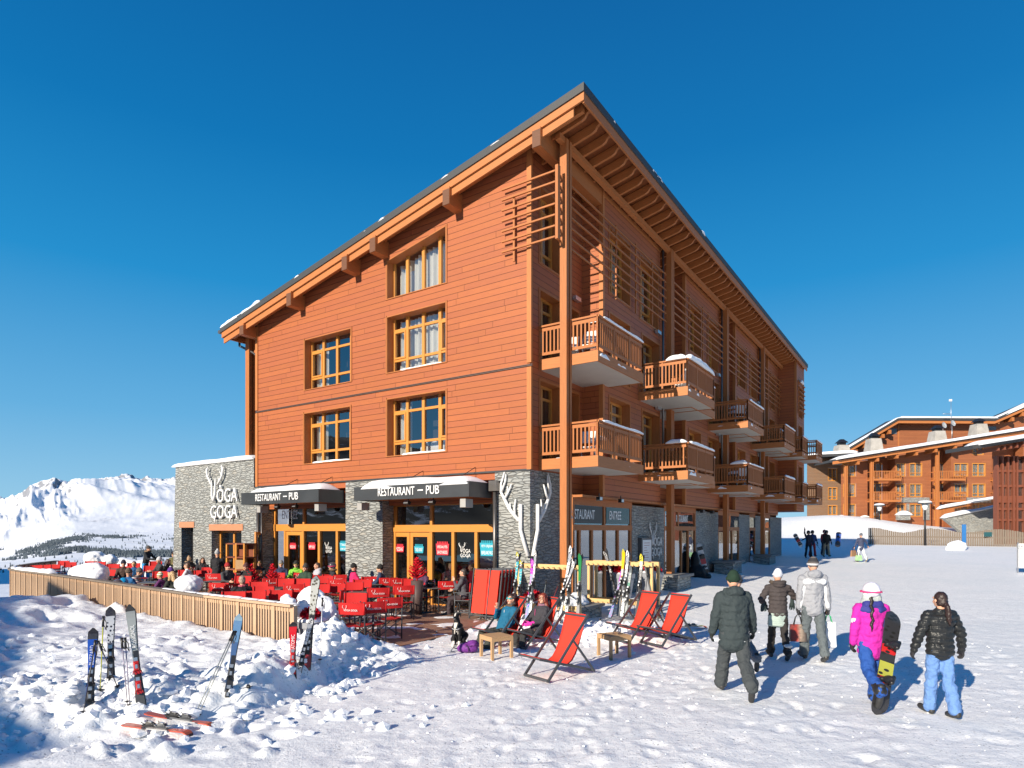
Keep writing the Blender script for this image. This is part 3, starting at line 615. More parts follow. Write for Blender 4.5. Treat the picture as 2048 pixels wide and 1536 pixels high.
# end block
EB = (29.4, 32.3, 1.8)
wall_l(mb, 1.8, EB[0], EB[1], 3.7, RZ(-1.8) - .15, [(30.2, 31.6, 9.9, 12.), (30.2, 31.6, 7.3, 9.4), (30.2, 31.6, 4.5, 6.7)])
mb.face([(29.4, -.7, 3.7), (29.4, -1.8, 3.7), (29.4, -1.8, RZ(-1.8) - .15), (29.4, -.7, RZ(-.7) - .2)])
mb.face([(29.4, 0, 3.7), (32.3, 0, 3.7), (32.3, -1.8, 3.7), (29.4, -1.8, 3.7)])
mb.face([(32.3, 12.66, 3.7), (32.3, -1.8, 3.7), (32.3, -1.8, RZ(-1.8) - .15), (32.3, 12.66, RZ(12.66) - .2)]); mb.face([(32.3, 12.66, 0), (32.3, 0, 0), (32.3, 0, 3.7), (32.3, 12.66, 3.7)])
mb.face([(0, 12.66, 4.13), (32.3, 12.66, 4.13), (32.3, 12.66, RZ(12.66) - .2), (0, 12.66, RZ(12.66) - .2)])
mb.build('long_wall', M['siding'], CH)
mb = MB('beam')
for a, b in OUT:
    mb.box((a - .03, -.74, LZ0), (a + .1, -.6, RZ(-.7) - .25)); mb.box((a, -.72, RZ(-.7) - .6), (b, -.705, RZ(-.7) - .45))
mb.box((29.37, -1.84, 3.7), (29.47, -1.7, RZ(-1.8) - .2)); mb.build('corner_board', M['fascia'], CH)
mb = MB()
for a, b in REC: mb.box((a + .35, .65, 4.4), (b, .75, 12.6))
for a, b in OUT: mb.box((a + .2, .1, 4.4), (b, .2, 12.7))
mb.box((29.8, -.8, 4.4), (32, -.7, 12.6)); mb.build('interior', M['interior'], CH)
def window_l(s, l0, l1, z0, z1, kind, cache={}):
    key = (round(l1 - l0, 2), round(z1 - z0, 2), kind)
    if key not in cache:
        W_, H_ = key[0], key[1]; D = .38; b = MB('beam')
        b.box((0, -.02, 0), (.03, D, H_)); b.box((W_ - .03, -.02, 0), (W_, D, H_)); b.box((0.03, -.02, H_ - .03), (W_ - .03, D, H_)); b.box((0.03, -.02, 0), (W_ - .03, D, .03))
        for xa in (-.035, W_): b.box((xa, -.02, -.035), (xa + .035, 0, H_ + .035))
        b.box((0, -.02, H_), (W_, 0, H_ + .035)); b.box((0, -.02, -.035), (W_, 0, 0))
        w_ = b.build('window', M['beam'], CH); f = MB('beam')
        for x in (.03, W_ / 2 - .05, W_ - .11): f.box((x, D - .09, .03), (x + .08, D, H_ - .03))
        for z in (.03, H_ - .45, H_ - .1) + ((.5,) if kind == 'tall' else ()): f.box((.11, D - .085, z), (W_ - .11, D - .005, z + .07))
        fo = f.build('frame', M['amber'], w_); p = MB(); p.face([(.03, D - .04, .03), (W_ - .03, D - .04, .03), (W_ - .03, D - .04, H_ - .03), (.03, D - .04, H_ - .03)])
        po = p.build('pane', M['glass'], w_); c = MB(); pr = None
        if kind != 'dark':
            for i in range(41):
                x = .05 + (W_ - .1) * i / 40
                q = ((x, D + .15 + .045 * math.sin(x * 27), .05), (x, D + .15 + .045 * math.sin(x * 27), H_ - .05))
                if pr and not (.42 < x / W_ < .62): c.face([pr[0], q[0], q[1], pr[1]], smooth=True)
                pr = q
            co_ = c.build('curtain', M['curtain'], w_)
        cache[key] = w_; w_.location = (l0, -s, z0); return
    w_ = copy_tree(cache[key], CH); w_.location = (l0, -s, z0)
for q in win: window_l(*q)
for z0, z1 in ((9.9, 12.), (7.3, 9.4), (4.5, 6.7)): window_l(1.8, 30.2, 31.6, z0, z1, 'tall')
# ---- roof
L0, L1, G0, G1 = -.6, 32.6, -2.0, 14.2
def slab(mb, l0, l1, g0, g1, t0, t1, ax=None): mb.hexa([(l0, g0, RZ(g0) - t1), (l1, g0, RZ(g0) - t1), (l1, g1, RZ(g1) - t1), (l0, g1, RZ(g1) - t1), (l0, g0, RZ(g0) - t0), (l1, g0, RZ(g0) - t0), (l1, g1, RZ(g1) - t0), (l0, g1, RZ(g1) - t0)], ax)
mb = MB(); slab(mb, L0, L1, G0, G1, 0, .05); slab(mb, L0, L0 + .05, G0, G1, .05, .21); slab(mb, L1 - .05, L1, G0, G1, .05, .21); slab(mb, L0 + .05, L1 - .05, G0, G0 + .05, .05, .21); slab(mb, L0 + .05, L1 - .05, G1 - .05, G1, .05, .21)
roof = mb.build('roof', M['roof'], CH)
mb = MB(); slab(mb, L0 + .06, L1 - .06, G0 + .06, G1 - .06, .052, .2); mb.build('roof_boarding', wood('soffit_boards', (.27, .085, .028)), CH)
mb = MB('beam'); slab(mb, L0 + .04, L0 + .09, G0 + .02, G1 - .05, .212, .42, Vector((0, 1, -.2))); mb.build('verge_board', M['fascia'], CH)
mb = MB('beam'); slab(mb, L0 + .1, L0 + .15, G0 + .35, G1 - .1, .40, .64, Vector((0, 1, -.2))); mb.build('verge_board', M['fascia'], CH)
mb = MB('beam'); slab(mb, L0 + .09, L1 - .1, G0 + .03, G0 + .08, .212, .46, Vector((1, 0, 0))); mb.build('eaves_board', M['beam'], CH)
mb = MB('beam'); slab(mb, L0 + .09, L1 - .1, G1 - .1, G1 - .05, .212, .42, Vector((1, 0, 0))); mb.build('eaves_board', M['beam'], CH)
for gg in (-.58, 2.55, 5.62, 6.95, 9.88, 12.75):
    mb = MB('beam'); zc = RZ(gg) - .40 - .26; w_ = .26; end = 3.15 if gg < 0 else .1
    h_ = .46 if gg != 12.75 else .36
    mb.hexa([(L0 + .0, gg - w_ / 2, zc - h_ / 2), (end, gg - w_ / 2, zc - h_ / 2), (end, gg + w_ / 2, zc - h_ / 2), (L0, gg + w_ / 2, zc - h_ / 2), (L0, gg - w_ / 2, zc + h_ / 2 + .05), (end, gg - w_ / 2, zc + h_ / 2 + .05), (end, gg + w_ / 2, zc + h_ / 2), (L0, gg + w_ / 2, zc + h_ / 2)], Vector((1, 0, 0)))
    p_ = mb.build('purlin', M['beam'], CH, bevel=.008)
    mb = MB(); mb.box((L0 - .012, gg - w_ / 2 + .005, zc - h_ / 2 + .005), (L0 - .001, gg + w_ / 2 - .005, zc + h_ / 2 - .01)); mb.build('end_grain', M['endgrain'], p_)
mb = MB('beam'); slab(mb, -.28, -.16, -1.8, 13.9, .21, .46, Vector((0, 1, -.2))); mb.build('verge_rafter', M['beam'], CH)
raf = None; n_ = 52
for i in range(n_):
    l = .02 + i * .63
    if l > 32.2: break
    if raf is None:
        mb = MB('beam'); a, b = -1.86, .05
        z = lambda g: -.208 * g
        P_ = [(-1.86, -.22), (.0, -.22), (.0, -.47), (-1.62, -.47), (-1.72, -.44), (-1.78, -.36), (-1.86, -.34)]
        poly = [(g, -.208 * g + dz) for g, dz in P_]; mb.prism(poly, 0, -.045, .045)
        for fi in range(len(mb.uv)): mb.uv[fi] = [(p[1] + i, p[0] + p[2]) for p in [mb.v[j] for j in mb.f[fi]]]
        raf = mb.build('rafter', M['beam'], CH); raf.location = (l, 0, 13.44)
    else: c_ = raf.copy(); col.objects.link(c_); c_.location = (l, 0, 13.44)
mb = MB('beam'); slab(mb, -.1, 29.4, -1.02, -.88, .47, .62, Vector((1, 0, 0))); mb.build('wall_plate', M['beam'], CH)
# gutter pipe on the low side
mb = MB(); mb.tube([(.3, 14.28, RZ(14.2) - .3), (.3, 14.28, RZ(14.2) - .5), (.3, 13.3, RZ(14.2) - .95), (.3, 13.1, RZ(14.2) - 1.1), (.3, 13.1, 5.3)], .05, 8); mb.tube([(L0, 14.28, RZ(14.2) - .16), (L1, 14.28, RZ(14.2) - .16)], .075, 8); mb.build('gutter', M['zinc'], CH)
# ---- posts
def post(l, g, z0, z1, wd=.21):
    mb = MB('beam'); mb.box((l, g - wd / 2, z0), (l + .13, g + wd / 2, z1)); mb.box((l + .13, g - wd / 2 + .05, z0), (l + .2, g + wd / 2 - .05, z1)); mb.box((l + .2, g - wd / 2, z0), (l + .3, g + wd / 2, z1))
    return mb.build('post', M['beam'], CH, bevel=.006)
for l, z0 in ((.2, .35), (8.4, .78), (16.05, 1.0), (23.75, 1.05)): post(l, -.95, z0, RZ(-.95) - .47)
post(.2, 13.6, 5.2, RZ(13.6) - .45, .25)
for gg in (0,):
    mb = MB('beam'); mb.beam((.3, 13.2, 9.6), (.3, 12.7, 9.2), .1, .1); mb.build('brace', M['beam'], CH)
# ---- corner louvres
mb = MB('beam')
zt = [12.17 - .297 * i for i in range(7)]
for z in zt: mb.box((-.17, -.86, z - .045), (-.12, .86, z)); mb.box((-.17, -.90, z - .045), (3.2, -.86, z)); mb.box((3.2, -.90, z - .045), (8.3, -.86, z))
for l, g in ((-.12, .47), ): mb.box((-.119, g - .03, 10.03), (-.08, g + .03, 11.85))
for l in (3.9, 5.5, 7.0): mb.box((l - .03, -.855, 9.9), (l + .03, -.81, 12.3))
mb.box((-.16, -.99, 10.3), (-.02, -.905, 12.3)); mb.build('louvre_screen', M['beam'], CH)
for a in (8.75, 16.4, 24.1):
    b = a + 7.2 if a < 20 else 29.4; mb = MB('beam')
    for z in zt: mb.box((a, -.90, z - .045), (b, -.86, z))
    for l in (a + 2.4, a + 4.2, a + 5.0): mb.box((l - .03, -.855, 9.9), (l + .03, -.81, 12.3))
    mb.build('louvre_screen', M['beam'], CH)
mb = MB('beam')
for z in zt: mb.box((29.9, -1.95, z - .06), (31.9, -1.88, z - .02))
mb.box((29.9, -1.88, 10.1), (29.98, -1.82, 12.3)); mb.box((31.8, -1.88, 10.1), (31.88, -1.82, 12.3)); mb.build('louvre_screen', M['beam'], CH)
# ---- balconies
def balcony(l0, l1, s0, s1, zf, name='balcony', snow=True, cache={}):
    """slab bottom at zf; wall side s0, outer side s1"""
    W_, D = l1 - l0, s1 - s0; key = (round(W_, 2), round(D, 2))
    def place(o): o.location = (l0, -s0, zf)
    if key in cache: o = copy_tree(cache[key], CH); place(o); return o
    mb = MB(); mb.box((.04, -D + .04, .02), (W_ - .04, .1, .18)); o = mb.build(name, M['concrete'], CH)
    f = MB('beam'); f.box((0, -D, 0), (W_, -D + .04, .3)); f.box((0, -D + .04, 0), (.04, 0, .3)); f.box((W_ - .04, -D + .04, 0), (W_, 0, .3)); f.build('fascia', M['fascia'], o)
    r = MB('beam'); zt_ = 1.24; zb = .42
    def run(p, q):
        p, q = Vector(p), Vector(q); L = (q - p).length; d = (q - p) / L; n_ = max(1, round(L / 1.05)); up = Vector((0, 0, 1))
        r.beam(p + up * zt_, q + up * zt_, .09, .05); r.beam(p + up * (zt_ - .1), q + up * (zt_ - .1), .035, .09); r.beam(p + up * (zb + .03), q + up * (zb + .03), .035, .08)
        for i in range(n_ + 1): c_ = p + d * (L * i / n_); r.beam(c_ + up * .3, c_ + up * (zt_ - .03), .055, .055, up=d)
        m_ = int(L / .118)
        for i in range(1, m_): c_ = p + d * (L * i / m_); r.beam(c_ + up * zb, c_ + up * (zt_ - .06), .03, .045, up=d)
    e = .03; run((e, -.0, 0), (e, -D + e, 0)); run((e, -D + e, 0), (W_ - e, -D + e, 0)); run((W_ - e, -D + e, 0), (W_ - e, 0, 0))
    r.build('railing', M['beam'], o); cache[key] = o; place(o); return o
BAL = []
def addbal(l0, l1, s0, s1, z): balcony(l0, l1, s0, s1, z); BAL.append((l0, l1, s0, s1, z))
for z in (7.0, 4.15):
    addbal(.48, 3.65, 0, 1.87, z)
    for a in (8.25, 16.1, 23.9): addbal(a, a + 3.0, 0, 1.87, z)
    for a in (6.05, 14.15, 22.15): addbal(a, a + 3.05, .7, 2.47, z)
    addbal(27.4, 29.38, .7, 2.5, z); addbal(29.75, 32.2, 1.8, 2.95, z)
addbal(1.2, 4.2, -14.9, -12.68, 7.0)
# snow on balconies, roof, window sills: one mass of lying snow
sn = MB()
def S(l, g, z): return BW(l, g, z)
for i, (l0, l1, s0, s1, z) in enumerate(BAL[:-1]):
    random.seed(i * 3 + 1); big = {2: 0}.get(i, 0)
    snow_strip(sn, S(l0 + .3, -s1 + .02, z + 1.265), S(l1 - .05, -s1 + .02, z + 1.265), .12, .05 + .05 * random.random(), i)
    if i in (4, 13, 14, 2): snow_strip(sn, S(l0 + .02, -s1 + .03, z + 1.265), S(l0 + .02, -s1 + .75, z + 1.265), .2, .14, i + 40)
    if i == 4: snow_strip(sn, S(l0 + .05, -s1 + .05, z + 1.265), S(l1 - .3, -s1 + .05, z + 1.265), .3, .2, i + 80)
    snow_strip(sn, S(l0 + .1, -s1 + .2, z + .18), S(l1 - .1, -s1 + .25, z + .18), .42, .16, i + 90)
    snow_strip(sn, S(l0 + .2, -s1 + .3, z + .18), S(l0 + .22, -s0 - .3, z + .18), .4, .13, i + 95)
random.seed(3)
for a, b in ((-1.9, -.2), (.5, 3.8), (5, 6.4), (9.2, 14.1)): snow_strip(sn, S(L0 + .12, a, RZ(a) - .02), S(L0 + .12, b, RZ(b) - .02), .22, .045, a)
snow_strip(sn, S(-.45, 11.6, RZ(11.6) - .02), S(-.45, 14.15, RZ(14.15) - .02), .35, .11, 5)
for a in (1.2, 4.1, 4.5, 9): snow_strip(sn, S(a, -1.85, RZ(-1.85)), S(a + .5, -1.85, RZ(-1.85)), .3, .12, a)
for g0, g1, z in ((3.1, 4.9, 4.87), (7.4, 9.3, 4.87), (3.2, 5.0, 7.6)): snow_strip(sn, S(.1, g0, z), S(.1, g1, z), .26, .05, g0)
snow_strip(sn, S(30.2, -1.95, 12.2), S(31.0, -1.95, 12.2), .15, .2, 4)
tag(sn.build('lying_snow', M['snow']), 'snow lying on the balcony rails, balcony floors, roof edge and sills', 'snow', kind='stuff')
# ================================================================= GROUND FLOOR
def Gp(x, y, l=0.):      # photo pixel on the gable plane -> (g, z)
    rx = (x - 1024) / 1270.; ax, ay = P0[0] + l * U[0], P0[1] + l * U[1]; g = (rx * ay - ax) / (Vv[0] - rx * Vv[1]); t = ay + g * Vv[1]; return g, 2.4 + (1062 - y) / 1270. * t
def Lp(x, y, s=0.):
    rx = (x - 1024) / 1270.; ax, ay = P0[0] - s * Vv[0], P0[1] - s * Vv[1]; l = (rx * ay - ax) / (U[0] - rx * U[1]); t = ay + l * U[1]; return l, 2.4 + (1062 - y) / 1270. * t
def text_fit(s, mat, parent, O, ex, ey, w_, h_, ext=.006, bold=0., name='lettering', font_sp=1.):
    cu = bpy.data.curves.new(name, 'FONT'); cu.body = s; cu.size = 1; cu.offset = bold; cu.space_character = font_sp; cu.resolution_u = 3; cu.extrude = .5
    o = bpy.data.objects.new(name, cu); me = evalmesh(o); bpy.data.objects.remove(o); bpy.data.curves.remove(cu)
    xs = [v.co.x for v in me.vertices]; ys = [v.co.y for v in me.vertices]; x0, x1, y0, y1 = min(xs), max(xs), min(ys), max(ys)
    O = Vector(O); ex = Vector(ex).normalized(); ey = Vector(ey).normalized(); ez = ex.cross(ey)
    for v in me.vertices: v.co = O + ex * ((v.co.x - x0) / (x1 - x0) * w_) + ey * ((v.co.y - y0) / (y1 - y0) * h_) + ez * (v.co.z * 2 * ext)
    me.materials.clear(); me.materials.append(mat); ob = bpy.data.objects.new(name, me); col.objects.link(ob); ob.parent = parent; return ob
GX_, GZ_ = (0, -1, 0), (0, 0, 1)
def logo(parent, O, ex, ey, W_, mat, r=.03, ext=.006, name='logo'):   # antler-V over two lines of lettering, W_ wide
    O = Vector(O); ex = Vector(ex); ey = Vector(ey); ez = ex.cross(ey); mb = MB()
    P = lambda x, y: O + ex * ((x - 400) / 315. * W_) + ey * ((845 - y) / 600. * 1.07 * W_) + ez * (ext * 1.5)
    for ln, rr in (([(478, 612), (462, 560), (457, 395)], 1.), ([(478, 612), (493, 540), (497, 385)], 1.), ([(452, 440), (432, 385), (412, 340), (408, 290), (420, 250)], .8), ([(420, 360), (437, 310)], .6), ([(410, 310), (398, 275)], .5), ([(440, 405), (452, 370)], .5),
                   ([(517, 445), (545, 395), (566, 345), (570, 290), (556, 245)], .8), ([(560, 355), (540, 305)], .6), ([(568, 310), (578, 270)], .5), ([(535, 410), (525, 370)], .5), ([(490, 770), (492, 838)], .7), ([(652, 765), (636, 845)], .7)):
        mb.tube([P(*q) for q in ln], [r * rr] * (len(ln) - 1) + [r * rr * .5], 6)
    lg = mb.build(name, mat, parent)
    for s_, x0, x1, y0, y1 in (('ÔGA', 510, 712, 625, 450), ('GOGA', 445, 712, 788, 655)):
        a = P(x0, y0); b = P(x1, y0); c = P(x0, y1); text_fit(s_, mat, lg, a - ez * ext, ex, ey, (b - a).length, (c - a).length, ext)
    return lg
# ---- stonework
mb = MB()
slit = (17.2, 18.15, .3, 2.55, 2.55); swin = (13.68, 15.8, .25, 2.42, 2.42)
wall_g(mb, 0, 12.3, 12.85, -.3, lambda g: 4.1, []); wall_g(mb, 0, 12.85, 18.62, -.3, lambda g: 5.27, [swin, slit])
mb.face([(0, 18.62, 5.27), (0, 18.62, -.3), (0, 18.85, -2.), (0, 18.85, 0), (0, 18.62, 5.27)][:3] + [(0, 18.9, -.3)]); mb.face([(0, 18.62, 5.27), (0, 18.9, -.3), (4, 18.9, -.3), (4, 18.62, 5.27)])
mb.face([(0, 12.85, 4.1), (0, 12.85, 5.27), (4, 12.85, 5.27), (4, 12.85, 4.1)]); mb.face([(0, 12.85, 5.27), (0, 18.62, 5.27), (4, 18.62, 5.27), (4, 12.85, 5.27)])
mb.face([(0, 12.3, -.3), (0, 12.3, 4.1), (.7, 12.3, 4.1), (.7, 12.3, -.3)])
for o in (slit, swin):
    for g in o[:2]: mb.face([(0, g, o[2]), (.5, g, o[2]), (.5, g, o[3]), (0, g, o[3])])
mb.build('stone_tower', M['stone'], CH)
for a, c_ in (((0, 5.78, -.3), (.9, 7.57, 4.12)), ((0, 0, -.3), (1.85, 1.21, 4.12))) + tuple(((a, -.35, -.2), (b, .3, 3.32)) for a, b in ((6.3, 9.5), (13.5, 17.0), (21., 23.3), (24.7, 27.1), (28.7, 32.3))): mb = MB(); mb.box(a, c_); mb.build('stone_pier', M['stone'], CH)
mb = MB('beam')
mb.box((-.03, 17.1, 2.55), (.12, 18.28, 2.8)); mb.box((-.03, 13.55, 2.42), (.12, 15.95, 2.68)); mb.build('lintel', wood('frosted_lintel', (.5, .22, .12), .9), CH)
mb = MB(); mb.box((.45, 17.2, .3), (.5, 18.15, 2.55)); mb.build('shutter', M['black'], CH)
mb = MB('beam'); mb.box((.35, 15.7, .25), (.45, 15.8, 2.42)); mb.box((.35, 13.68, .25), (.45, 13.78, 2.42)); mb.box((.35, 14.7, .25), (.45, 14.8, 2.42)); mb.box((.35, 13.78, 2.32), (.44, 15.7, 2.42)); mb.box((.35, 13.78, .25), (.44, 15.7, .35))
tw = mb.build('window', M['amber'], CH); mb = MB(); mb.box((.39, 13.7, .3), (.41, 15.75, 2.4)); mb.build('pane', M['glass_dark'], tw)
logo(CH, (-.09, 15.99, 2.7), GX_, GZ_, 2.25, M['white'], .055, .03)
# snow on the tower top
mb = MB(); snow_strip(mb, BW(.35, 12.9, 5.25), BW(.35, 18.75, 5.25), 1.0, .2, 7, fq=.4); snow_strip(mb, BW(1.5, 12.9, 5.25), BW(1.5, 18.65, 5.25), 2.6, .35, 8, fq=.4)
tag(mb.build('lying_snow', M['snow']), 'thick cap of snow lying on the stone tower wall beside the chalet', 'snow', kind='stuff')
# ---- gable glazing
def bay(ga, gb, mull, doors, zt=2.37, zt2=2.6, ztop=3.22, ups=(), L_=.55):
    mb = MB('beam'); mb.box((L_ - .08, ga, zt), (L_ + .1, gb, zt2)); mb.box((L_ - .02, ga, ztop), (L_ + .1, gb, ztop + .12))
    for g in mull: mb.box((L_ - .06, g - .055, 0.02), (L_ + .08, g + .055, zt))
    for g in ups: mb.box((L_ - .05, g - .05, zt2), (L_ + .07, g + .05, ztop))
    for g0, g1 in doors:
        for a in (g0, g1 - .12): mb.box((L_ - .04, a, .06), (L_ + .04, a + .12, zt - .02))
        mb.box((L_ - .04, g0 + .12, .06), (L_ + .04, g1 - .12, .32)); mb.box((L_ - .04, g0 + .12, zt - .16), (L_ + .04, g1 - .12, zt - .02))
    mb.box((L_ - .03, ga, .02), (L_ + .06, gb, .06)); o = mb.build('shopfront', M['amber'], CH)
    for a, b, z0, z1 in ((ga, gb, .06, zt), (ga, gb, zt2, ztop)):
        p = MB(); p.face([(L_ + .01, a, z0), (L_ + .01, b, z0), (L_ + .01, b, z1), (L_ + .01, a, z1)]); p.build('pane', M['glass_dark'], o)
    return o
g_ = lambda x: Gp(x, 1100, .55)[0]
sf2 = bay(1.21, 5.78, [1.27, g_(954), g_(908), g_(864), 5.72], [(g_(862), g_(822)), (g_(821), g_(782))], ups=(g_(864), 1.27, 5.72))
sf1 = bay(7.57, 12.3, [7.63, g_(676), g_(640), g_(608), g_(572), 12.24], [(g_(606), g_(574))], 2.4, 2.66, 3.25, ups=(g_(609), 12.24, 7.63))
mb = MB(); mb.box((.3, .02, 3.25), (.5, 12.3, 4.14)); mb.box((.02, .02, 3.9), (1, 12.3, 4.1)); mb.build('spandrel', M['siding'], CH)
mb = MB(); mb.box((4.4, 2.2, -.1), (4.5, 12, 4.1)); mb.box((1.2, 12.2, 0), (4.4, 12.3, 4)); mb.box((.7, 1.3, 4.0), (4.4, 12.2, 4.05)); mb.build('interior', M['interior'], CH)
mb = MB(); mb.box((.7, 1.3, -.06), (4.4, 12.2, .05)); mb.build('interior_floor', plain('cafe_floor', (.12, .08, .06), .5), CH)
mb = MB()
for g in (2.2, 3.6, 8.6, 10.4):
    mb.box((1.1, g - .4, .74), (1.8, g + .4, .78)); mb.box((1.4, g - .04, .05), (1.48, g + .04, .74))
mb.build('cafe_tables', plain('cafe_table_wood', (.35, .2, .1), .5), CH)
# window stickers
def sticker(g, z, w_, h_, c, lines_, par=sf2, L_=.545):
    mb = MB(); mb.prism([(g + w_ / 2 * .86, z), (g + w_ / 2, z + h_), (g - w_ / 2, z + h_), (g - w_ / 2 * .86, z)], 0, L_ - .012, L_ - .004)
    for i in range(7): q = g + w_ * .36 - w_ * .72 * i / 6; mb.box((L_ - .012, q - w_ * .035, z + h_), (L_ - .004, q + w_ * .035, z + h_ + .07))
    o = mb.build('window_sticker', M['sr'] if c == 'r' else M['sb'], par); n = len(lines_)
    for i, t_ in enumerate(lines_):
        hh = h_ / n * .55; text_fit(t_, M['letter'], par, (L_ - .016, g + w_ * .38, z + h_ - (i + .78) * h_ / n), GX_, GZ_, w_ * .76, hh, .001)
M['sr'] = plain('red_sticker', (.62, .03, .05), .5); M['sb'] = plain('turquoise_sticker', (.02, .33, .45), .5)
gx_ = lambda x, y: Gp(x, y, .54)
for x, y, w_, h_, c, t_ in ((799, 1104, .42, .2, 'r', ['PIZZAS']), (838, 1106, .42, .22, 'b', ['TAKE AWAY']), (885, 1110, .55, .36, 'r', ['SPÉCIALITÉS', 'SAVOYARDES']), (976, 1112, .62, .4, 'b', ['PETIT-DÉJEUNER', 'BREAKFAST'])):
    g, z = gx_(x, y); sticker(g, z, w_, h_, c, t_)
for x, y, w_, h_, c, t_ in ((586, 1098, .4, .17, 'r', ['PIZZAS']), (624, 1099, .42, .2, 'r', ['HAPPY HOUR']), (687, 1102, .4, .3, 'b', ['TAKE', 'AWAY'])):
    g, z = gx_(x, y); sticker(g, z, w_, h_, c, t_, sf1)
g, z = Gp(917, 1117, .52); logo(sf2, (.53, g, z), GX_, GZ_, .47, M['letter'], .012, .002)
g, z = Gp(649, 1107, .52); logo(sf1, (.53, g, z), GX_, GZ_, .40, M['letter'], .01, .002)
g, z = Gp(563, 1038, .5); text_fit('ENTRÉE', M['white'], sf1, (.53, g, z), GX_, GZ_, g - Gp(594, 1038, .5)[0], .42, .002)
# ---- canopies
M['canopy'] = plain('canopy_steel', (.085, .088, .092), .38, .55, var=.3, sc=1.5)
for ga, gb, tx0, tx1, ty, z0, z1 in ((1.31, 5.93, 757, 879, 995, 3.36, 3.79), (7.64, 12.0, 512, 597, 1003, 3.37, 3.81)):
    mb = MB(); mb.box((-1.1, ga, z0), (-.98, gb, z1)); mb.box((-.98, ga, z0), (-.01, ga + .1, z1)); mb.box((-.98, gb - .1, z0), (-.01, gb, z1)); mb.box((-.98, ga + .1, z1 - .1), (-.01, gb - .1, z1 - .05))
    for q in (.33, .66): mb.box((-1.104, ga + (gb - ga) * q, z0 + .003), (-1.1, ga + (gb - ga) * q + .012, z1 - .003))
    cn = mb.build('canopy', M['canopy'], CH); mb = MB(); mb.box((-.97, ga + .11, z0 + .04), (-.02, gb - .11, z0 + .1)); mb.build('soffit', M['beam'], cn)
    a, zz = Gp(tx0, ty, -1.1); b = Gp(tx1, ty - 3, -1.1)[0]; tw_ = a - b
    text_fit('RESTAURANT', M['letter'], cn, (-1.115, a, z0 + .11), GX_, GZ_, tw_ * .615, .25, .012, .0)
    text_fit('PUB', M['letter'], cn, (-1.115, b + tw_ * .2, z0 + .11), GX_, GZ_, tw_ * .2, .25, .012, .0)
    mb = MB(); mb.box((-1.125, b + tw_ * .25, z0 + .22), (-1.1, b + tw_ * .335, z0 + .255)); mb.build('lettering', M['letter'], cn)
    mb = MB()
    for gq in (ga + .7, ga + (gb - ga) * .6): mb.tube([(-1.0, gq, z1), (-.02, gq - .1, z1 + .5)], .012, 5)
    mb.build('tie_rod', M['metal'], cn)
    mb = MB(); snow_strip(mb, BW(-.55, ga + .05, z1 - .06), BW(-.55, gb - .35, z1 - .06), 1.15, .25, ga, fq=.35); tag(mb.build('lying_snow', M['snow']), 'smooth cap of snow on the grey canopy over the %s opening' % ('right' if ga < 3 else 'left'), 'snow', kind='stuff')
    for gq in (gb - .15 if ga < 3 else gb - .9, ga + .22):
        mb = MB(); mb.prism([(-.17, 0), (.17, 0), (.2, .17), (0, .34), (-.2, .17)], 2, -.12, .12); mb.build('speaker', M['lamp'], CH, bevel=.015).location = (-.75 if gq > 3 else -.8, gq, z0 - .17)
    for gq in (ga + 1.6, ga + 2.6):
        mb = MB(); mb.box((-.07, -.1, -.07), (.05, .1, .05)); mb.box((-.01, -.015, .05), (.01, .015, .14)); f = mb.build('floodlight', M['black'], CH); f.location = (-.8, gq, z0 - .1); f.rotation_euler = (0, R(25), 0)
        mb = MB(); mb.box((-.072, -.085, -.055), (-.07, .085, .035)); mb.build('lens', M['silver'], f)
# downpipes
mb = MB(); mb.tube([(-.12, 1.13, 3.7), (-.12, 1.13, .05)], .055, 10); mb.box((-.24, .98, 3.55), (0, 1.26, 3.85)); mb.build('downpipe', M['zinc'], CH)
mb = MB(); mb.tube([(-.1, 12.45, 3.3), (-.1, 12.45, .05)], .06, 8); mb.tube([(-.1, 12.2, 3.3), (-.1, 12.2, .05)], .04, 8); mb.build('downpipe', M['zinc'], CH)
# open door leaf of the left bay
mb = MB('beam'); W_ = .95
for a in (0, W_ - .1): mb.box((a, -.03, .05), (a + .1, .03, 2.37))
mb.box((.1, -.03, .05), (W_ - .1, .03, .3)); mb.box((.1, -.03, 2.25), (W_ - .1, .03, 2.37)); d_ = mb.build('door', M['amber'], CH); d_.location = (-.42, 12.15, 0); d_.rotation_euler = (0, 0, R(28))
mb = MB(); mb.box((.1, -.01, .3), (W_ - .1, .01, 2.25)); mb.build('pane', M['glass_dark'], d_); mb = MB(); mb.tube([(.06, -.07, .6), (.06, -.07, 1.5)], .015, 6); mb.build('handle', M['silver'], d_)
# ---- antler sculpture round the stone corner
ant = [([(1060, 1113), (1041, 1060), (1041, 1008)], .055, .055), ([(1038, 1042), (1019, 1018), (1009, 998), (1002, 984), (1002, 968), (1006, 955), (1009, 944)], .06, .02), ([(1003, 984), (1010, 964), (1012, 948)], .04, .015), ([(1009, 998), (1016, 985), (1023, 968)], .045, .018), ([(1022, 1022), (1020, 1013), (1020, 1005)], .035, .015), ([(1030, 1031), (1029, 1015), (1031, 998)], .04, .016), ([(1015, 987), (1015, 972)], .03, .014)]
mb = MB()
for ln, r0, r1 in ant:
    q = [Gp(x, y, -.08) for x, y in ln]; n_ = len(q); mb.tube([(-.08, max(g, .02), z) for g, z in q], [r0 + (r1 - r0) * i / (n_ - 1) for i in range(n_)], 8)
    mb.tube([(max(g, .02) * 1.05, -.08, z) for g, z in q], [r0 + (r1 - r0) * i / (n_ - 1) for i in range(n_)], 8)
mb.build('antler_sculpture', M['white'], CH)
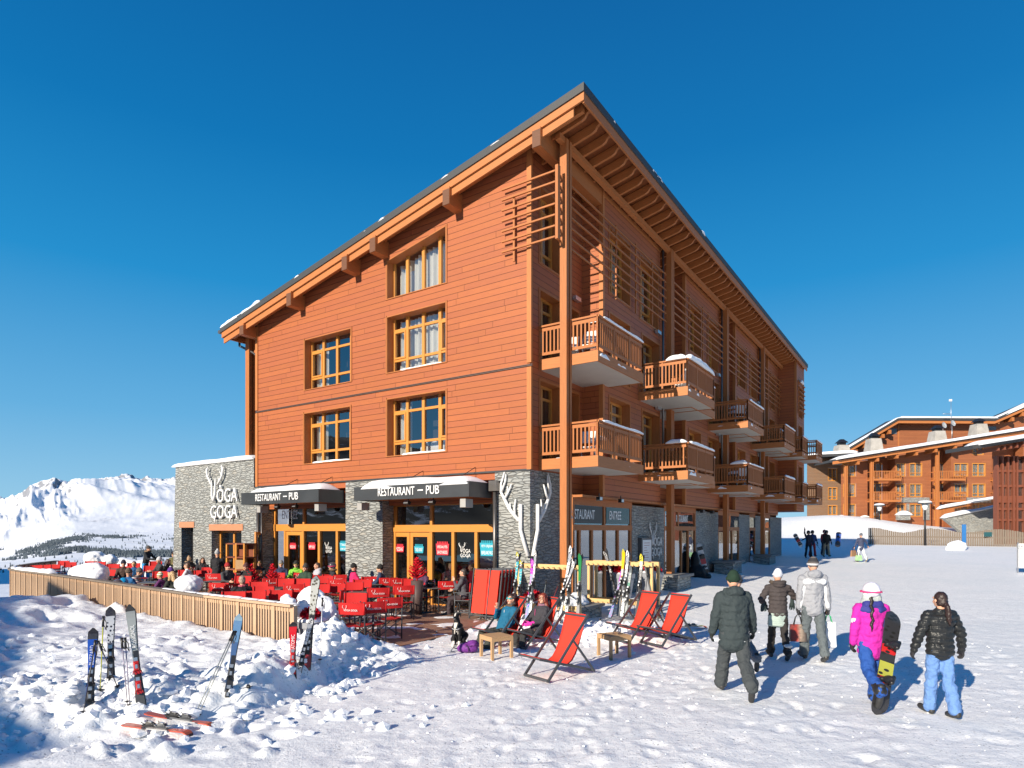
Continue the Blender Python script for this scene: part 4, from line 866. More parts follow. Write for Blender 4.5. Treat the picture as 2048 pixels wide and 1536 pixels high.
# ---- long side shopfronts
def bayl(l0, l1, mull, ups, par_name='shopfront', s=.3):
    mb = MB('beam'); mb.box((l0, -s - .06, 2.42), (l1, -s + .08, 2.6)); mb.box((l0, -s - .05, 3.2), (l1, -s + .3, 3.5)); mb.box((l0, -s - .03, .0), (l1, -s + .05, .12))
    for l in mull: mb.box((l - .06, -s - .05, 0), (l + .06, -s + .08, 2.42))
    for l in ups: mb.box((l - .06, -s - .045, 2.6), (l + .06, -s + .07, 3.2))
    o = mb.build(par_name, M['beam'], CH); p = MB(); p.box((l0, -s - .005, .12), (l1, -s + .005, 2.42)); p.build('pane', M['glass_dark'], o); p = MB(); p.box((l0, -s - .005, 2.6), (l1, -s + .005, 3.2)); p.build('pane', M['glass_dark'], o); return o
ll = lambda x: Lp(x, 1100, .3)[0]
b1 = bayl(1.85, 6.3, [1.91, ll(1157), ll(1182), ll(1208), ll(1234), 6.2], [ll(1207), 6.2, 1.91])
mb = MB(); mb.box((1.95, -.33, 2.64), (ll(1203), -.315, 3.19)); sp = mb.build('sign_panel', plain('sign_black', (.012, .012, .013), .4), b1)
a = Lp(1141, 1036, .35); b = Lp(1190, 1036, .35); text_fit('RESTAURANT', M['letter'], b1, (a[0], -.34, 2.77), (1, 0, 0), GZ_, b[0] - a[0], .3, .004, .0)
mb = MB(); mb.box((ll(1211), -.33, 2.64), (6.1, -.315, 3.19)); mb.build('sign_panel', plain('tinted_sign', (.035, .055, .055), .15), b1); a = Lp(1218, 1036, .32); b = Lp(1241, 1036, .32); text_fit('ENTREE', M['letter'], b1, (a[0], -.34, 2.79), (1, 0, 0), GZ_, b[0] - a[0], .28, .004, .0)
b2 = bayl(9.5, 13.5, [9.56, 10.7, 11.6, 12.5, 13.44], [11.2, 9.56, 13.44]); a = Lp(1353, 1038, .32); b = Lp(1376, 1038, .32); text_fit('RESTAURANT', M['letter'], b2, (a[0], -.315, 2.78), (1, 0, 0), GZ_, b[0] - a[0], .3, .004)
text_fit('PUB', M['letter'], b2, (9.7, -.315, 2.78), (1, 0, 0), GZ_, .75, .3, .004)
bayl(17., 21., [17.06, 18.4, 19.6, 20.94], [19.0]); bayl(23.3, 24.7, [23.36, 24.64], []); bayl(27.1, 28.7, [27.16, 28.64], [])
mb = MB(); mb.box((1.85, -.68, 3.42), (29.4, .3, 3.49)); mb.build('arcade_soffit', M['beam'], CH)
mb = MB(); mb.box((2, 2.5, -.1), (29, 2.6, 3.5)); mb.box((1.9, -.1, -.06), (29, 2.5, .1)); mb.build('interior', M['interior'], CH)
logo(CH, (7.8, -.39, 1.3), (1, 0, 0), GZ_, 1.35, M['white'], .03, .015)
mb = MB(); l = Lp(1281, 1100, .45)[0]; mb.box((l, -.5, 1.0), (l + 1.0, -.352, 2.15)); mn = mb.build('menu_case', plain('menu_case_grey', (.12, .125, .13), .4, .4), CH, bevel=.01); mb = MB(); mb.box((l + .09, -.508, 1.08), (l + .91, -.5, 2.07)); mb.build('menu_sheet', M['white'], mn)
mb = MB()
for i in range(9): mb.box((l + .2, -.512, 1.95 - i * .09), (l + .2 + .25 + .3 * random.random(), -.508, 1.965 - i * .09))
mb.build('menu_text', plain('menu_print', (.3, .06, .06), .6), mn)
for lq in (2.6, 4.2): 
    mb = MB(); mb.box((-.1, -.07, -.07), (.1, .05, .05)); mb.box((-.015, -.01, .05), (.015, .01, .16)); f = mb.build('floodlight', M['black'], CH); f.location = (lq, -.86, 3.4); mb = MB(); mb.box((-.085, -.072, -.055), (.085, -.07, .035)); mb.build('lens', M['silver'], f)
for lq in (13.9, 15.4):
    mb = MB(); mb.box((-.14, -.1, -.07), (.14, .05, .07)); f = mb.build('floodlight', M['black'], CH); f.location = (lq, -.5, 3.3)
for lq, s_, z in ((1.5 + .9, .05, 9.6), (7.5, .75, 9.75), (15.3, .75, 9.75), (23.2, .75, 9.75), (7.5, .75, 6.92), (15.3, .75, 6.92)):
    mb = MB(); mb.box((0, -.12, 0), (.34, 0, .12)); mb.build('wall_lamp', M['silver'], CH, bevel=.01).location = (lq, -s_, z)
mb = MB(); mb.box((3.06, -.55, 9.0), (3.13, -.2, 9.13)); mb.build('wall_lamp', M['silver'], CH)
# poles of the balcony drain pipes
for l in (8.05, 15.85, 23.65): mb = MB(); mb.tube([(l, -.85, RZ(-.8) - .5), (l, -.85, 4.3)], .045, 6); mb.build('downpipe', M['zinc'], CH)
# stone plinths under the arcade posts
for i, (l, z0, z1) in enumerate(((8.55, -.1, .76), (16.2, .1, .98), (23.9, .2, 1.03))):
    mb = MB(); mb.box((l - .75, -1.5, z0 - .3), (l + .75, -.6, z1 - .1)); o = mb.build('stone_planter', M['stone_far'], None, loc=BW(0, 0), rot=(0, 0, BROT)); mb = MB(); mb.box((l - .85, -1.6, z1 - .1), (l + .85, -.5, z1)); mb.build('coping', M['concrete'] if i == 9 else plain('slate_coping', (.2, .2, .195), .8, bump=.4), o, bevel=.02)
    tag(o, ('low stone planter at the foot of the second timber post, nearest the blackboard', 'low stone planter at the foot of the third timber post', 'low stone planter at the foot of the fourth timber post, farthest away')[i], 'planter', 'stone planters along the arcade')
mb = MB(); mb.box((-.35, -1.75, -.3), (.95, -.55, .33)); o = mb.build('stone_planter', M['stone_far'], None, loc=BW(0, 0), rot=(0, 0, BROT)); mb = MB(); mb.box((-.42, -1.82, .33), (1.02, -.5, .4)); mb.build('coping', MATS['slate_coping'], o, bevel=.02)
tag(o, 'snow covered low stone planter at the foot of the corner post behind the ski racks', 'planter', 'stone planters along the arcade')
sm_ = blob('snow_heap', [El((0, 0, 0), (.5, .45, .2)), El((.3, .1, .05), (.3, .3, .2)), El((-.35, .05, .02), (.25, .3, .17))], M['snow'], None, .03, 2, .12, .25, BW(.3, -1.2, .45), BROT)
tag(sm_, 'rounded snow heap on the corner stone planter', 'snow heap')
# ================================================================= TERRACE FENCE
PATH = [(-4.18, 12.2), (-6.64, 13.95), (-9.05, 15.95), (-12., 18.4), (-14.8, 20.7), (-17.3, 22.6), (-18.9, 23.9), (-20.3, 26.), (-21.3, 28.4), (-22., 31.)]
def resample(P, st):
    o = [Vector(P[0])]; P = [Vector(p) for p in P]; acc = 0; i = 0; cur = P[0]
    while i < len(P) - 1:
        d = P[i + 1] - cur; L = d.length
        if acc + L >= st: cur = cur + d * ((st - acc) / L); o.append(cur.copy()); acc = 0
        else: acc += L; i += 1; cur = P[i]
    return o
FN = empty('terrace_fence', (PATH[0][0], PATH[0][1], 0), 0, 'long curved fence of pale vertical wooden slats with a flat handrail round the terrace', 'fence')
o_ = Vector((PATH[0][0], PATH[0][1])); pts = resample(PATH, .62)
for i, (a, b) in enumerate(zip(pts[:-1], pts[1:])):
    a = a - o_; b = b - o_; d = (b - a).normalized(); n_ = Vector((d.y, -d.x)); old = 4 < i < 22
    low = min(0, gz(*(a + o_))) - .5
    mb = MB('beam'); mb.beam((a.x, a.y, .5 + low / 2 - .01), (a.x, a.y, .5 + low / 2 + .01), .05, .1)
    mb = MB('beam'); dz = Vector((d.x, d.y, 0)); mb.beam((a.x, a.y, low), (a.x, a.y, .94), .085, .075, up=(d.x, d.y, 0)); mb.build('post', M['pine'], FN)
    mb = MB('beam')
    for k_ in range(1, 7):
        q = a.lerp(b, k_ / 7); mb.beam((q.x, q.y, low), (q.x, q.y, .93), .045, .045, up=(d.x, d.y, 0))
    q0, q1 = a, b; mb.beam((q0.x - n_.x * -.03, q0.y, .88), (q1.x, q1.y, .88), .03, .09); mb.build('slat_panel', M['pine'], FN)
    mb = MB('beam'); mb.beam((a.x, a.y, .965), (b.x + d.x * .01, b.y + d.y * .01, .965), .2, .05); mb.build('handrail', M['pine'] if i < 5 else M['grey_wood'], FN)
mb = MB(); 
def path_at(i): return pts[min(int(i), len(pts) - 2)].lerp(pts[min(int(i), len(pts) - 2) + 1], i % 1)
for a, b, h in ((0.5, 6, .035), (6, 9.5, .03), (23, 29, .12), (29, 33, .06)):
    p, q = path_at(a), path_at(b)
    for k_ in range(int(a), int(b)): p, q = pts[k_], pts[k_ + 1]; snow_strip(mb, (p.x + .04, p.y + .04, .98), (q.x + .04, q.y + .04, .98), .13 if h < .1 else .24, h, k_)
tag(mb.build('lying_snow', M['snow']), 'thin snow lying along the fence handrail', 'snow', kind='stuff')
def heap(prims, loc, label, vox=.035, disp=.14, dsc=.3, cat='snow heap', rz=0): o = blob('snow_heap', prims, M['snow'], None, vox, 3, disp, dsc, loc, rz, ddet=3); tag(o, label, cat); return o
p = at(185, 1148, .95); heap([El((0, 0, .0), (.75, .5, .42)), El((-.9, .0, -.02), (.7, .4, .3)), El((.55, -.05, -.1), (.3, .3, .28))], p, 'big smooth dome of snow on the left part of the fence handrail', rz=R(-38))
p = at(378, 1172, .95); heap([El((0, 0, .08), (.42, .34, .22)), El((-.35, .1, .02), (.35, .3, .2)), El((.25, -.1, .0), (.3, .3, .2)), El((.05, -.18, -.12), (.22, .16, .14))], p, 'angular white snow block lying on the fence handrail beside the seated group', .03, .1, .2, rz=R(-38))
p = at(572, 1200, 1.03); heap([El((0, 0, 0), (.12, .1, .12)), El((.1, .02, -.03), (.1, .1, .08))], p, 'small snow lump at the end of the fence handrail', .02, .05, .1)
p = at(620, 1300, 0); heap([El((0, .1, .5), (.48, .42, .5)), El((-.1, .15, .85), (.28, .3, .28)), El((.2, .05, .6), (.3, .3, .35)), El((-.3, .1, .35), (.3, .3, .45))], p + Vector((0, .25, .1)), 'tall lumpy snow heap covering the planter at the fence end', .03, .2, .22)
p = at(135, 1125, .9); heap([El((0, 0, .1), (.55, .5, .4)), El((.7, .1, 0), (.4, .4, .3))], p + Vector((0, 2, 0)), 'round snow dome by the far left corner of the terrace')
bb = MB(); snow_strip(bb, (-24.5, 36.5, -.6), (-16.4, 34.6, -.6), 1.6, 1.5, 4, 60, fq=.5); tag(bb.build('snow_bank', M['snow']), 'long cut snow bank along the back of the terrace beside the stone tower', 'snow bank')
# ================================================================= FURNITURE
def atg(x, y, dz=0.):     # point on the ground seen at photo pixel x, y
    rx, rz = (x - 1024) / 1270., (1062 - y) / 1270.; T = np.arange(4, 95, .05); g = ground_z(rx * T, T) + dz
    hit = np.nonzero(2.4 + rz * T <= g)[0]; i = hit[0] if len(hit) else len(T) - 1; t = float(T[i]); return Vector((rx * t, t, float(g[i]) - dz))
def yaw_of(dx, dy): return math.atan2(-dx, dy)     # rotation that turns local +Y to the direction
def fdepth(x, l): rx = (x - 1024) / 1270.; ax, ay = P0[0] + l * U[0], P0[1] + l * U[1]; g = (rx * ay - ax) / (Vv[0] - rx * Vv[1]); return ay + g * Vv[1]
# ---- director chair (sitter faces +Y)
CHAIRS = []
def make_chair():
    t = empty('director_chair')
    m = M['grey_steel']
    b = MB(); n_ = 8; W_ = .26
    for i in range(n_):
        x0, x1 = -W_ + .52 * i / n_, -W_ + .52 * (i + 1) / n_; s0_, s1_ = [-.025 * math.sin(math.pi * j / n_) for j in (i, i + 1)]
        b.face([(x0, -.20, .46 + s0_), (x1, -.20, .46 + s1_), (x1, .21, .46 + s1_), (x0, .21, .46 + s0_)], smooth=True); b.face([(x0, -.20, .445 + s0_), (x0, .21, .445 + s0_), (x1, .21, .445 + s1_), (x1, -.20, .445 + s1_)], smooth=True)
    b.build('seat', M['red'], t)
    b = MB()
    for i in range(n_):
        x0, x1 = -W_ - .015 + .55 * i / n_, -W_ - .015 + .55 * (i + 1) / n_; s0_, s1_ = [-.03 * math.sin(math.pi * j / n_) for j in (i, i + 1)]
        for dy in (0, .012): b.face([(x0, -.25 + s0_ + dy, .69), (x1, -.25 + s1_ + dy, .69), (x1, -.265 + s1_ + dy, .93), (x0, -.265 + s0_ + dy, .93)][::(1 if dy else -1)], smooth=True)
    for sx in (-1, 1): b.tube([(sx * .268, -.235, .69), (sx * .268, -.25, .93)], .024, 8)
    bk = b.build('backrest', M['red'], t)
    text_fit('VÔGA GOGA', M['letter'], bk, (-.15, -.302, .765), (1, 0, -0.), (0, -.06, 1), .30, .05, .002)
    b = MB(); [b.tube([(-.13 + dx * .01, -.304, .80), (-.135 + dx * .045, -.305, .85), (-.13 + dx * .035, -.306, .885)], .0045, 5) for dx in (-1, 1)]; b.build('logo', M['letter'], bk)
    for sx in (-1, 1):
        b = MB(); b.tube([(sx * .27, -.21, 0), (sx * .27, -.225, .6), (sx * .27, -.25, .95)], .016, 6); b.build('leg', m, t)
        b = MB(); b.tube([(sx * .27, .20, 0), (sx * .27, .20, .65)], .016, 6); b.build('leg', m, t)
        b = MB(); b.box((sx * .27 - .024, -.23, .65), (sx * .27 + .024, .24, .672)); b.box((sx * .27 - .012, -.2, .43), (sx * .27 + .012, .2, .455)); b.box((sx * .27 - .012, -.2, .09), (sx * .27 + .012, .2, .115)); b.build('armrest', m, t)
    for y in (-.19, .19):
        b = MB(); b.beam((-.27, y, .06), (.27, y, .44), .014, .022, up=(0, 1, 0)); b.beam((.27, y + .016, .06), (-.27, y + .016, .44), .014, .022, up=(0, 1, 0)); b.build('cross_brace', m, t)
    return t
chair0 = make_chair(); tree_tab = {}
for c_ in bpy.data.objects:
    if c_.parent: tree_tab.setdefault(c_.parent.name, []).append(c_)
used0 = [False]
def put_chair(p, yaw, label):
    o = chair0 if not used0[0] else copy_tree(chair0, None, tree_tab); used0[0] = True
    o.location = (p[0], p[1], max(0.012, 0)); o.rotation_euler = (0, 0, yaw); tag(o, label, 'chair', 'red director chairs on the terrace'); CHAIRS.append(o); return o
# pixel of the centre of each back panel (z .81), direction the sitter faces in degrees (0 = away from the camera, 90 = to the left), words
CH_L = [
 (703, 1219, -12, 'red director chair nearest the camera, its lettered back half turned to the snow edge'),
 (712, 1197, 172, 'bright red director chair whose plain back faces the table behind the nearest chair'),
 (747, 1216, 28, 'red lettered director chair directly right of the nearest chair'),
 (781, 1207, 28, 'red lettered director chair at the front right corner of the terrace group'),
 (757, 1186, 18, 'red lettered director chair one row behind the front right corner chair'),
 (808, 1181, 18, 'red lettered director chair standing alone by the open deck, rightmost of the second row'),
 (777, 1158, 22, 'red director chair occupied by the man in the navy jacket'),
 (797, 1153, 24, 'red director chair just behind the navy jacket man, left of the small red tree'),
 (822, 1158, 180, 'bright red director chair right in front of the small red tree'),
 (851, 1155, 172, 'red director chair between the small red tree and the black helmet'),
 (896, 1167, 18, 'red lettered director chair with its back to the camera beside the man resting his head'),
 (946, 1160, 80, 'red director chair under the man resting his head on his hand'),
 (741, 1148, 195, 'red director chair against the stone pillar opposite the woman in pink'),
 (631, 1147, 190, 'red director chair below the man in the grey hooded jacket'),
 (662, 1144, 186, 'red director chair in front of the helmeted person by the door'),
 (676, 1153, 12, 'red lettered director chair between the pink jacket and the tall patterned ski'),
 (555, 1153, 176, 'orange red director chair right of the man in the orange vest'),
 (603, 1152, 0, 'small bright director chair with white lettering in front of the green jacket'),
 (545, 1165, 30, 'red director chair angled beside the seat of the orange vest man'),
 (571, 1166, 178, 'red director chair in the row right of the checked scarf'),
 (604, 1166, 176, 'red director chair behind the thin red pole in the middle of the terrace'),
 (588, 1178, 8, 'red director chair half hidden behind the middle row'),
 (562, 1191, 182, 'red director chair close behind the near end of the fence'),
 (606, 1190, 176, 'red director chair behind the tall snow heap'),
 (640, 1178, 182, 'red director chair just left of the tall patterned ski top'),
 (671, 1177, 186, 'red director chair right of the tall patterned ski top'),
 (707, 1174, 182, 'red director chair in the centre row, left of the bare table'),
 (674, 1167, 4, 'red director chair with two white marks in the row before the pink jacket'),
 (686, 1190, 96, 'red director chair seen edge on behind the nearest chair'),
 (438, 1175, -4, 'lettered red director chair just right of the snow block on the fence'),
 (468, 1177, 60, 'red director chair turned sideways beside the checked scarf'),
 (518, 1173, 180, 'red director chair with plain back right of the man in the checked scarf'),
 (427, 1155, 0, 'lettered red director chair above the snow block on the fence'),
 (457, 1153, -8, 'lettered red director chair behind the black coat of the scarf man'),
 (468, 1194, 186, 'red director chair showing its upper edge above the fence below the scarf man'),
 (509, 1193, 184, 'red director chair right behind the fence, left of the near heap'),
 (404, 1148, 178, 'red director chair left of the lettered pair in the middle of the terrace'),
 (418, 1128, 175, 'red director chair by the stone wall left of the person in the black coat'),
 (392, 1136, 60, 'red director chair angled behind the girl in the white jacket'),
 (372, 1147, 180, 'red director chair below the girl in the white jacket'),
 (322, 1150, 184, 'red director chair behind the purple hat'),
 (312, 1128, 190, 'red director chair just right of the man with blue trousers'),
 (302, 1138, 186, 'low red director chair below the man with blue trousers'),
 (268, 1132, 184, 'red director chair behind the man in sunglasses'),
 (252, 1139, 178, 'red director chair left of the man in sunglasses'),
 (227, 1134, 182, 'red director chair in the far row, third from the stone tower side'),
 (221, 1146, 172, 'red director chair behind the striped beanie man'),
 (206, 1141, 186, 'red director chair by the small white table items'),
 (200, 1129, 180, 'red director chair in the back row before the dark cover'),
 (182, 1128, 176, 'red director chair at the back right of the big snow dome'),
 (196, 1153, 176, 'red director chair low behind the right side of the big snow dome'),
 (141, 1130, 184, 'red director chair in front of the far round dome'),
 (128, 1127, 178, 'red director chair left of the far round dome'),
 (108, 1135, 182, 'red director chair near the bend of the fence'),
 (90, 1136, 180, 'red director chair second from the far left end of the terrace'),
 (74, 1137, 176, 'red director chair at the far left end of the terrace'),
 (155, 1137, 182, 'red director chair before the red slanting ski by the snow dome'),
 (725, 1168, 182, 'red director chair in front of the small table with two drinks'),
 (487, 1160, 176, 'red director chair beneath the person in the black hood'),
 (650, 1160, 178, 'red director chair in the middle row left of the pink jacket'),
 (528, 1183, 178, 'red director chair in the row behind the fence, below the plain backed one'),
 (620, 1158, 8, 'red director chair in the middle row below the green jacket table')]
for x, y, a, lb in CH_L:
    p = at(x, y, .81); yw = R(a); fd_ = fdepth(x, -.75); p = p * (min(p.y, fd_) / p.y) if x > 352 else p; f = Vector((-math.sin(yw), math.cos(yw))); put_chair((p.x + f.x * .26, p.y + f.y * .26), yw, lb)
# ---- tables
def make_table():
    t = empty('cafe_table'); b = MB(); b.box((-.35, -.35, .715), (.35, .35, .74)); b.build('tabletop', M['table'], t, bevel=.008)
    b = MB(); b.tube([(0, 0, .03), (0, 0, .715)], .032, 10); b.box((-.25, -.03, .70), (.25, .03, .715)); b.build('column', M['grey_steel'], t); b = MB(); b.lathe([(.24, 0), (.24, .015), (.06, .04), (.0, .045)], (0, 0, 0), 20); b.build('base', M['grey_steel'], t); return t
tb0 = make_table(); tfirst = [True]; tt = {}
for c_ in bpy.data.objects:
    if c_.parent: tt.setdefault(c_.parent.name, []).append(c_)
TBL = {}
for key, x, y, a, lb in [('helmet', 853, 1163, 20, 'dark square table with the black helmet on it'), ('drinks', 740, 1161, 15, 'dark square table with two drink cans between the pink and navy jackets'), ('bare', 722, 1186, 10, 'empty dark table in the centre of the nearest chairs'),
     ('near', 668, 1213, 0, 'dark table behind the nearest lettered chair'), ('green', 585, 1146, 10, 'dark table in front of the green jacket with gloves on it'), ('mid', 655, 1153, 5, 'dark table below the helmeted person'), ('left', 352, 1138, 5, 'table between the girl in white and the man leaning over'),
     ('cups', 232, 1137, 0, 'table with small white cups behind the sunglasses man'), ('fence', 300, 1165, 0, 'table of the group close to the fence'), ('midl', 600, 1178, 5, 'dark table hidden among the middle rows of chairs'), ('l2', 480, 1183, 5, 'table by the man in the checked scarf'), ('l3', 545, 1177, 0, 'table between two rows near the tall snow heap'), ('l4', 690, 1163, 8, 'narrow view of a table right of the tall patterned ski'),
     ('far', 170, 1134, 0, 'table at the back behind the big snow dome'), ('far2', 95, 1140, 0, 'table near the far left bend of the fence'), ('l5', 430, 1163, 0, 'table between the two rows of lettered chairs on the left')]:
    p = at(x, y, .74); p = p * (min(p.y, fdepth(x, -1.)) / p.y) if x > 352 else p; p.z = .74; o = tb0 if tfirst[0] else copy_tree(tb0, None, tt); tfirst[0] = False; o.location = (p.x, p.y, .012); o.rotation_euler = (0, 0, R(a)); tag(o, lb, 'table', 'dark tables on the terrace'); p = p.copy(); TBL[key] = p
def thing_mesh(mb, name, mat, label, cat, loc=None, rz=0, group=None, bevel=0): o = mb.build(name, mat, None, bevel, loc, (0, 0, rz)); return tag(o, label, cat, group)
# helmet, cans, gloves, bottle
p = TBL['helmet'] + Vector((.1, .02, .11)); h_ = blob('ski_helmet', [El((0, 0, 0), (.13, .15, .12))], plain('black_helmet', (.02, .02, .022), .25), None, .012, 1, 0, .1, p); tag(h_, 'black ski helmet upside down on the dark table', 'helmet')
b = MB(); b.tube([(-.12, -.03, .02), (-.08, -.1, .12), (.08, -.1, .12), (.12, -.03, .02)], .012, 6); b.build('strap', M['black'], h_)
p = TBL['helmet'] + Vector((.22, .1, 0)); b = MB(); b.lathe([(.035, 0), (.037, .16), (.015, .2), (.014, .25)], (0, 0, 0), 12); thing_mesh(b, 'bottle', M['glass'], 'clear glass bottle beside the black helmet', 'bottle', p)
for i, dx in enumerate((-.06, .14)):
    b = MB(); b.lathe([(.03, 0), (.033, .01), (.033, .14), (.027, .15)], (0, 0, 0), 14); o = thing_mesh(b, 'drink_can', M['silver'], 'silver drink can on the table, %s of the pair' % ('left' if not i else 'right'), 'can', TBL['drinks'] + Vector((dx, -.05, 0)), 0, 'cans on the table'); b = MB(); b.lathe([(.0335, .05), (.0335, .1)], (0, 0, 0), 14); b.build('can_label', plain('can_dark', (.03, .05, .08), .3), o)
p = at(566, 1140, .8); o = blob('gloves_and_goggles', [El((0, 0, 0), (.16, .1, .07)), El((.15, .05, .03), (.1, .08, .06)), El((-.1, -.05, .05), (.08, .08, .05))], fabric('grey_black_gear', (.10, .10, .11), .6, .9, 12), None, .02, 1, .05, .06, p); tag(o, 'pile of grey and black gloves on the table before the green jacket', 'gloves')
p = TBL['cups']
for i in range(2): b = MB(); b.lathe([(.03, 0), (.045, .07), (.04, .07), (.025, .01)], (0, 0, 0), 12); thing_mesh(b, 'cup', M['white'], 'small white cup on the far table, %s one' % ('left', 'right')[i], 'cup', p + Vector((-.08 + .16 * i, 0, 0)))
# yellow jacket over a chair
p = at(868, 1150, .8); o = blob('yellow_jacket', [El((0, 0, 0), (.24, .1, .14)), El((.15, 0, -.05), (.1, .07, .2)), El((-.15, 0, -.12), (.08, .06, .2))], fabric('yellow_cloth', (.75, .42, .01)), None, .02, 1, .06, .1, p + Vector((0, .15, 0))); tag(o, 'yellow jacket thrown over a seat behind the table with the helmet', 'jacket')
# thin red pole among the chairs
p = at(607, 1180, .4); b = MB(); b.tube([(0, 0, 0), (0, 0, .9)], .022, 8); thing_mesh(b, 'red_pole', plain('red_pole_paint', (.5, .01, .03), .5), 'thin crimson pole standing among the middle rows of chairs', 'pole', (p.x, p.y, 0))
# ---- red artificial trees and poinsettia pots
M['redleaf'] = fabric('red_leaves', (.55, .006, .02), .7, .35, 20)
def red_tree(p, h, r_, label, pot=True):
    t = empty('red_tree', p, random.random(), label, 'artificial tree', 'red artificial trees'); b = MB(); rng = random.Random(label)
    b.tube([(0, 0, 0), (0, 0, h)], [.02, .006], 6)
    for i in range(46):
        z = h * (.12 + .86 * i / 46); a = i * 2.4; L = r_ * (1.06 - z / h) * (.75 + .5 * rng.random()) + .03; b.tube([(0, 0, z), (math.cos(a) * L * .6, math.sin(a) * L * .6, z + L * .2), (math.cos(a) * L, math.sin(a) * L, z + L * .55)], [.018, .02, .006], 5)
        for k_ in (.5, .8):
            for s_ in (-1, 1): q = Vector((math.cos(a) * L * k_, math.sin(a) * L * k_, z + L * k_ * .5)); b.tube([q, q + Vector((math.cos(a + s_) * L * .3, math.sin(a + s_) * L * .3, L * .1))], [.013, .004], 4)
    b.build('branches', M['redleaf'], t); return t
def planter_pot(p, s_, h, label, rz=0, leaf='poin', lr=.36, grp=None):
    t = empty('planter_pot', p, rz, label, 'plant pot', grp); b = MB(); w0, w1 = s_ * .34, s_ * .5
    b.hexa([(-w0, -w0, 0), (w0, -w0, 0), (w0, w0, 0), (-w0, w0, 0), (-w1 * .93, -w1 * .93, h * .82), (w1 * .93, -w1 * .93, h * .82), (w1 * .93, w1 * .93, h * .82), (-w1 * .93, w1 * .93, h * .82)]); b.build('pot', M['planter'], t, bevel=.01)
    b = MB(); b.box((-w1, -w1, h * .82), (w1, w1, h)); b.build('rim', M['planter'], t, bevel=.01)
    rng = random.Random(label); b = MB()
    for i in range(230):
        a = rng.random() * 6.28; e = rng.random() * 1.45; rr = lr * (.55 + .45 * rng.random()); c_ = Vector((math.cos(a) * math.cos(e) * rr, math.sin(a) * math.cos(e) * rr, h + .08 + math.sin(e) * rr * .75)); d = Vector((rng.uniform(-1, 1), rng.uniform(-1, 1), rng.uniform(-.3, 1))).normalized(); x = d.cross(Vector((0, 0, 1))).normalized(); L = .07 + .04 * rng.random()
        b.face([c_ - d * L, c_ + x * L * .5, c_ + d * L, c_ - x * L * .5])
    b.build('foliage', M['redleaf'] if leaf == 'poin' else plain('dark_green_leaves', (.02, .045, .02), .7, var=.4), t)
    sn_ = MB(); snow_strip(sn_, Vector((-w1 * .8, 0, h)), Vector((w1 * .8, 0, h)), s_ * .8, .07, 3); sn_.build('snow_layer', M['snow'], t); return t
g1 = 'grey pots of red plants'
q = atg(1244, 1196); planter_pot(q, .62, .82, 'grey square pot with red poinsettias in front of the side entrance, left of the two', R(40), grp=g1)
q = atg(1302, 1192); planter_pot(q, .62, .82, 'grey square pot with red poinsettias behind the right end of the ski rack', R(40), grp=g1)
q = atg(1325, 1170); planter_pot(Vector((q.x, q.y + 1., q.z)), .6, .5, 'pot with a dark green bush below the menu case', R(30), 'green', .5)
q = at(1016, 1208, 0); planter_pot(Vector((-.12, 18.35, 0)), .5, .55, 'grey pot with a snowy red plant between folded deckchairs and stone corner', R(20), grp=g1, lr=.3)
planter_pot(Vector((.55, 16.9, .1)), .45, .4, 'small pot of snow covered red flowers under the left ski rack', R(10), grp=g1, lr=.3)
q = at(618, 1306, 0); planter_pot(Vector((q.x, q.y + .1, 0)), .62, .62, 'dark grey square pot buried under the tall snow heap at the fence end', R(-20), grp=g1, lr=.2)
b = Vector(at(836, 1178, 0)); red_tree(Vector((-2.72, 18.2, .95)), .7, .3, 'small red artificial tree in front of the right glass doors')
for x, d_, lb in ((503, 21.5, 'red artificial tree left of the man in the orange vest'), (545, 21.6, 'red artificial tree right of the man in the orange vest'), (1018, 18.3, 'red artificial tree beside the stone corner behind folded deckchairs')):
    red_tree(Vector(((x - 1024) / 1270. * d_, d_, .45)), .85 if x < 1000 else .8, .30, lb)
b = MB()
for (x, y_) in ((-2.72, 18.2),): b.lathe([(.14, 0), (.18, .98), (.16, .98)], (x, y_, 0), 14)
thing_mesh(b, 'tree_pot', plain('brown_pot', (.08, .05, .045), .6), 'round dark pot under the small red tree by the right glass doors', 'plant pot')
b = MB(); b.lathe([(.15, 0), (.2, .45), (.17, .45)], ((503 - 1024) / 1270. * 21.5, 21.5, 0), 14); thing_mesh(b, 'tree_pot', M['planter'], 'round grey pot of the red tree left of the orange vest', 'plant pot')
b = MB(); b.lathe([(.15, 0), (.2, .45), (.17, .45)], ((545 - 1024) / 1270. * 21.6, 21.6, 0), 14); thing_mesh(b, 'tree_pot', M['planter'], 'round grey pot of the red tree right of the orange vest', 'plant pot')
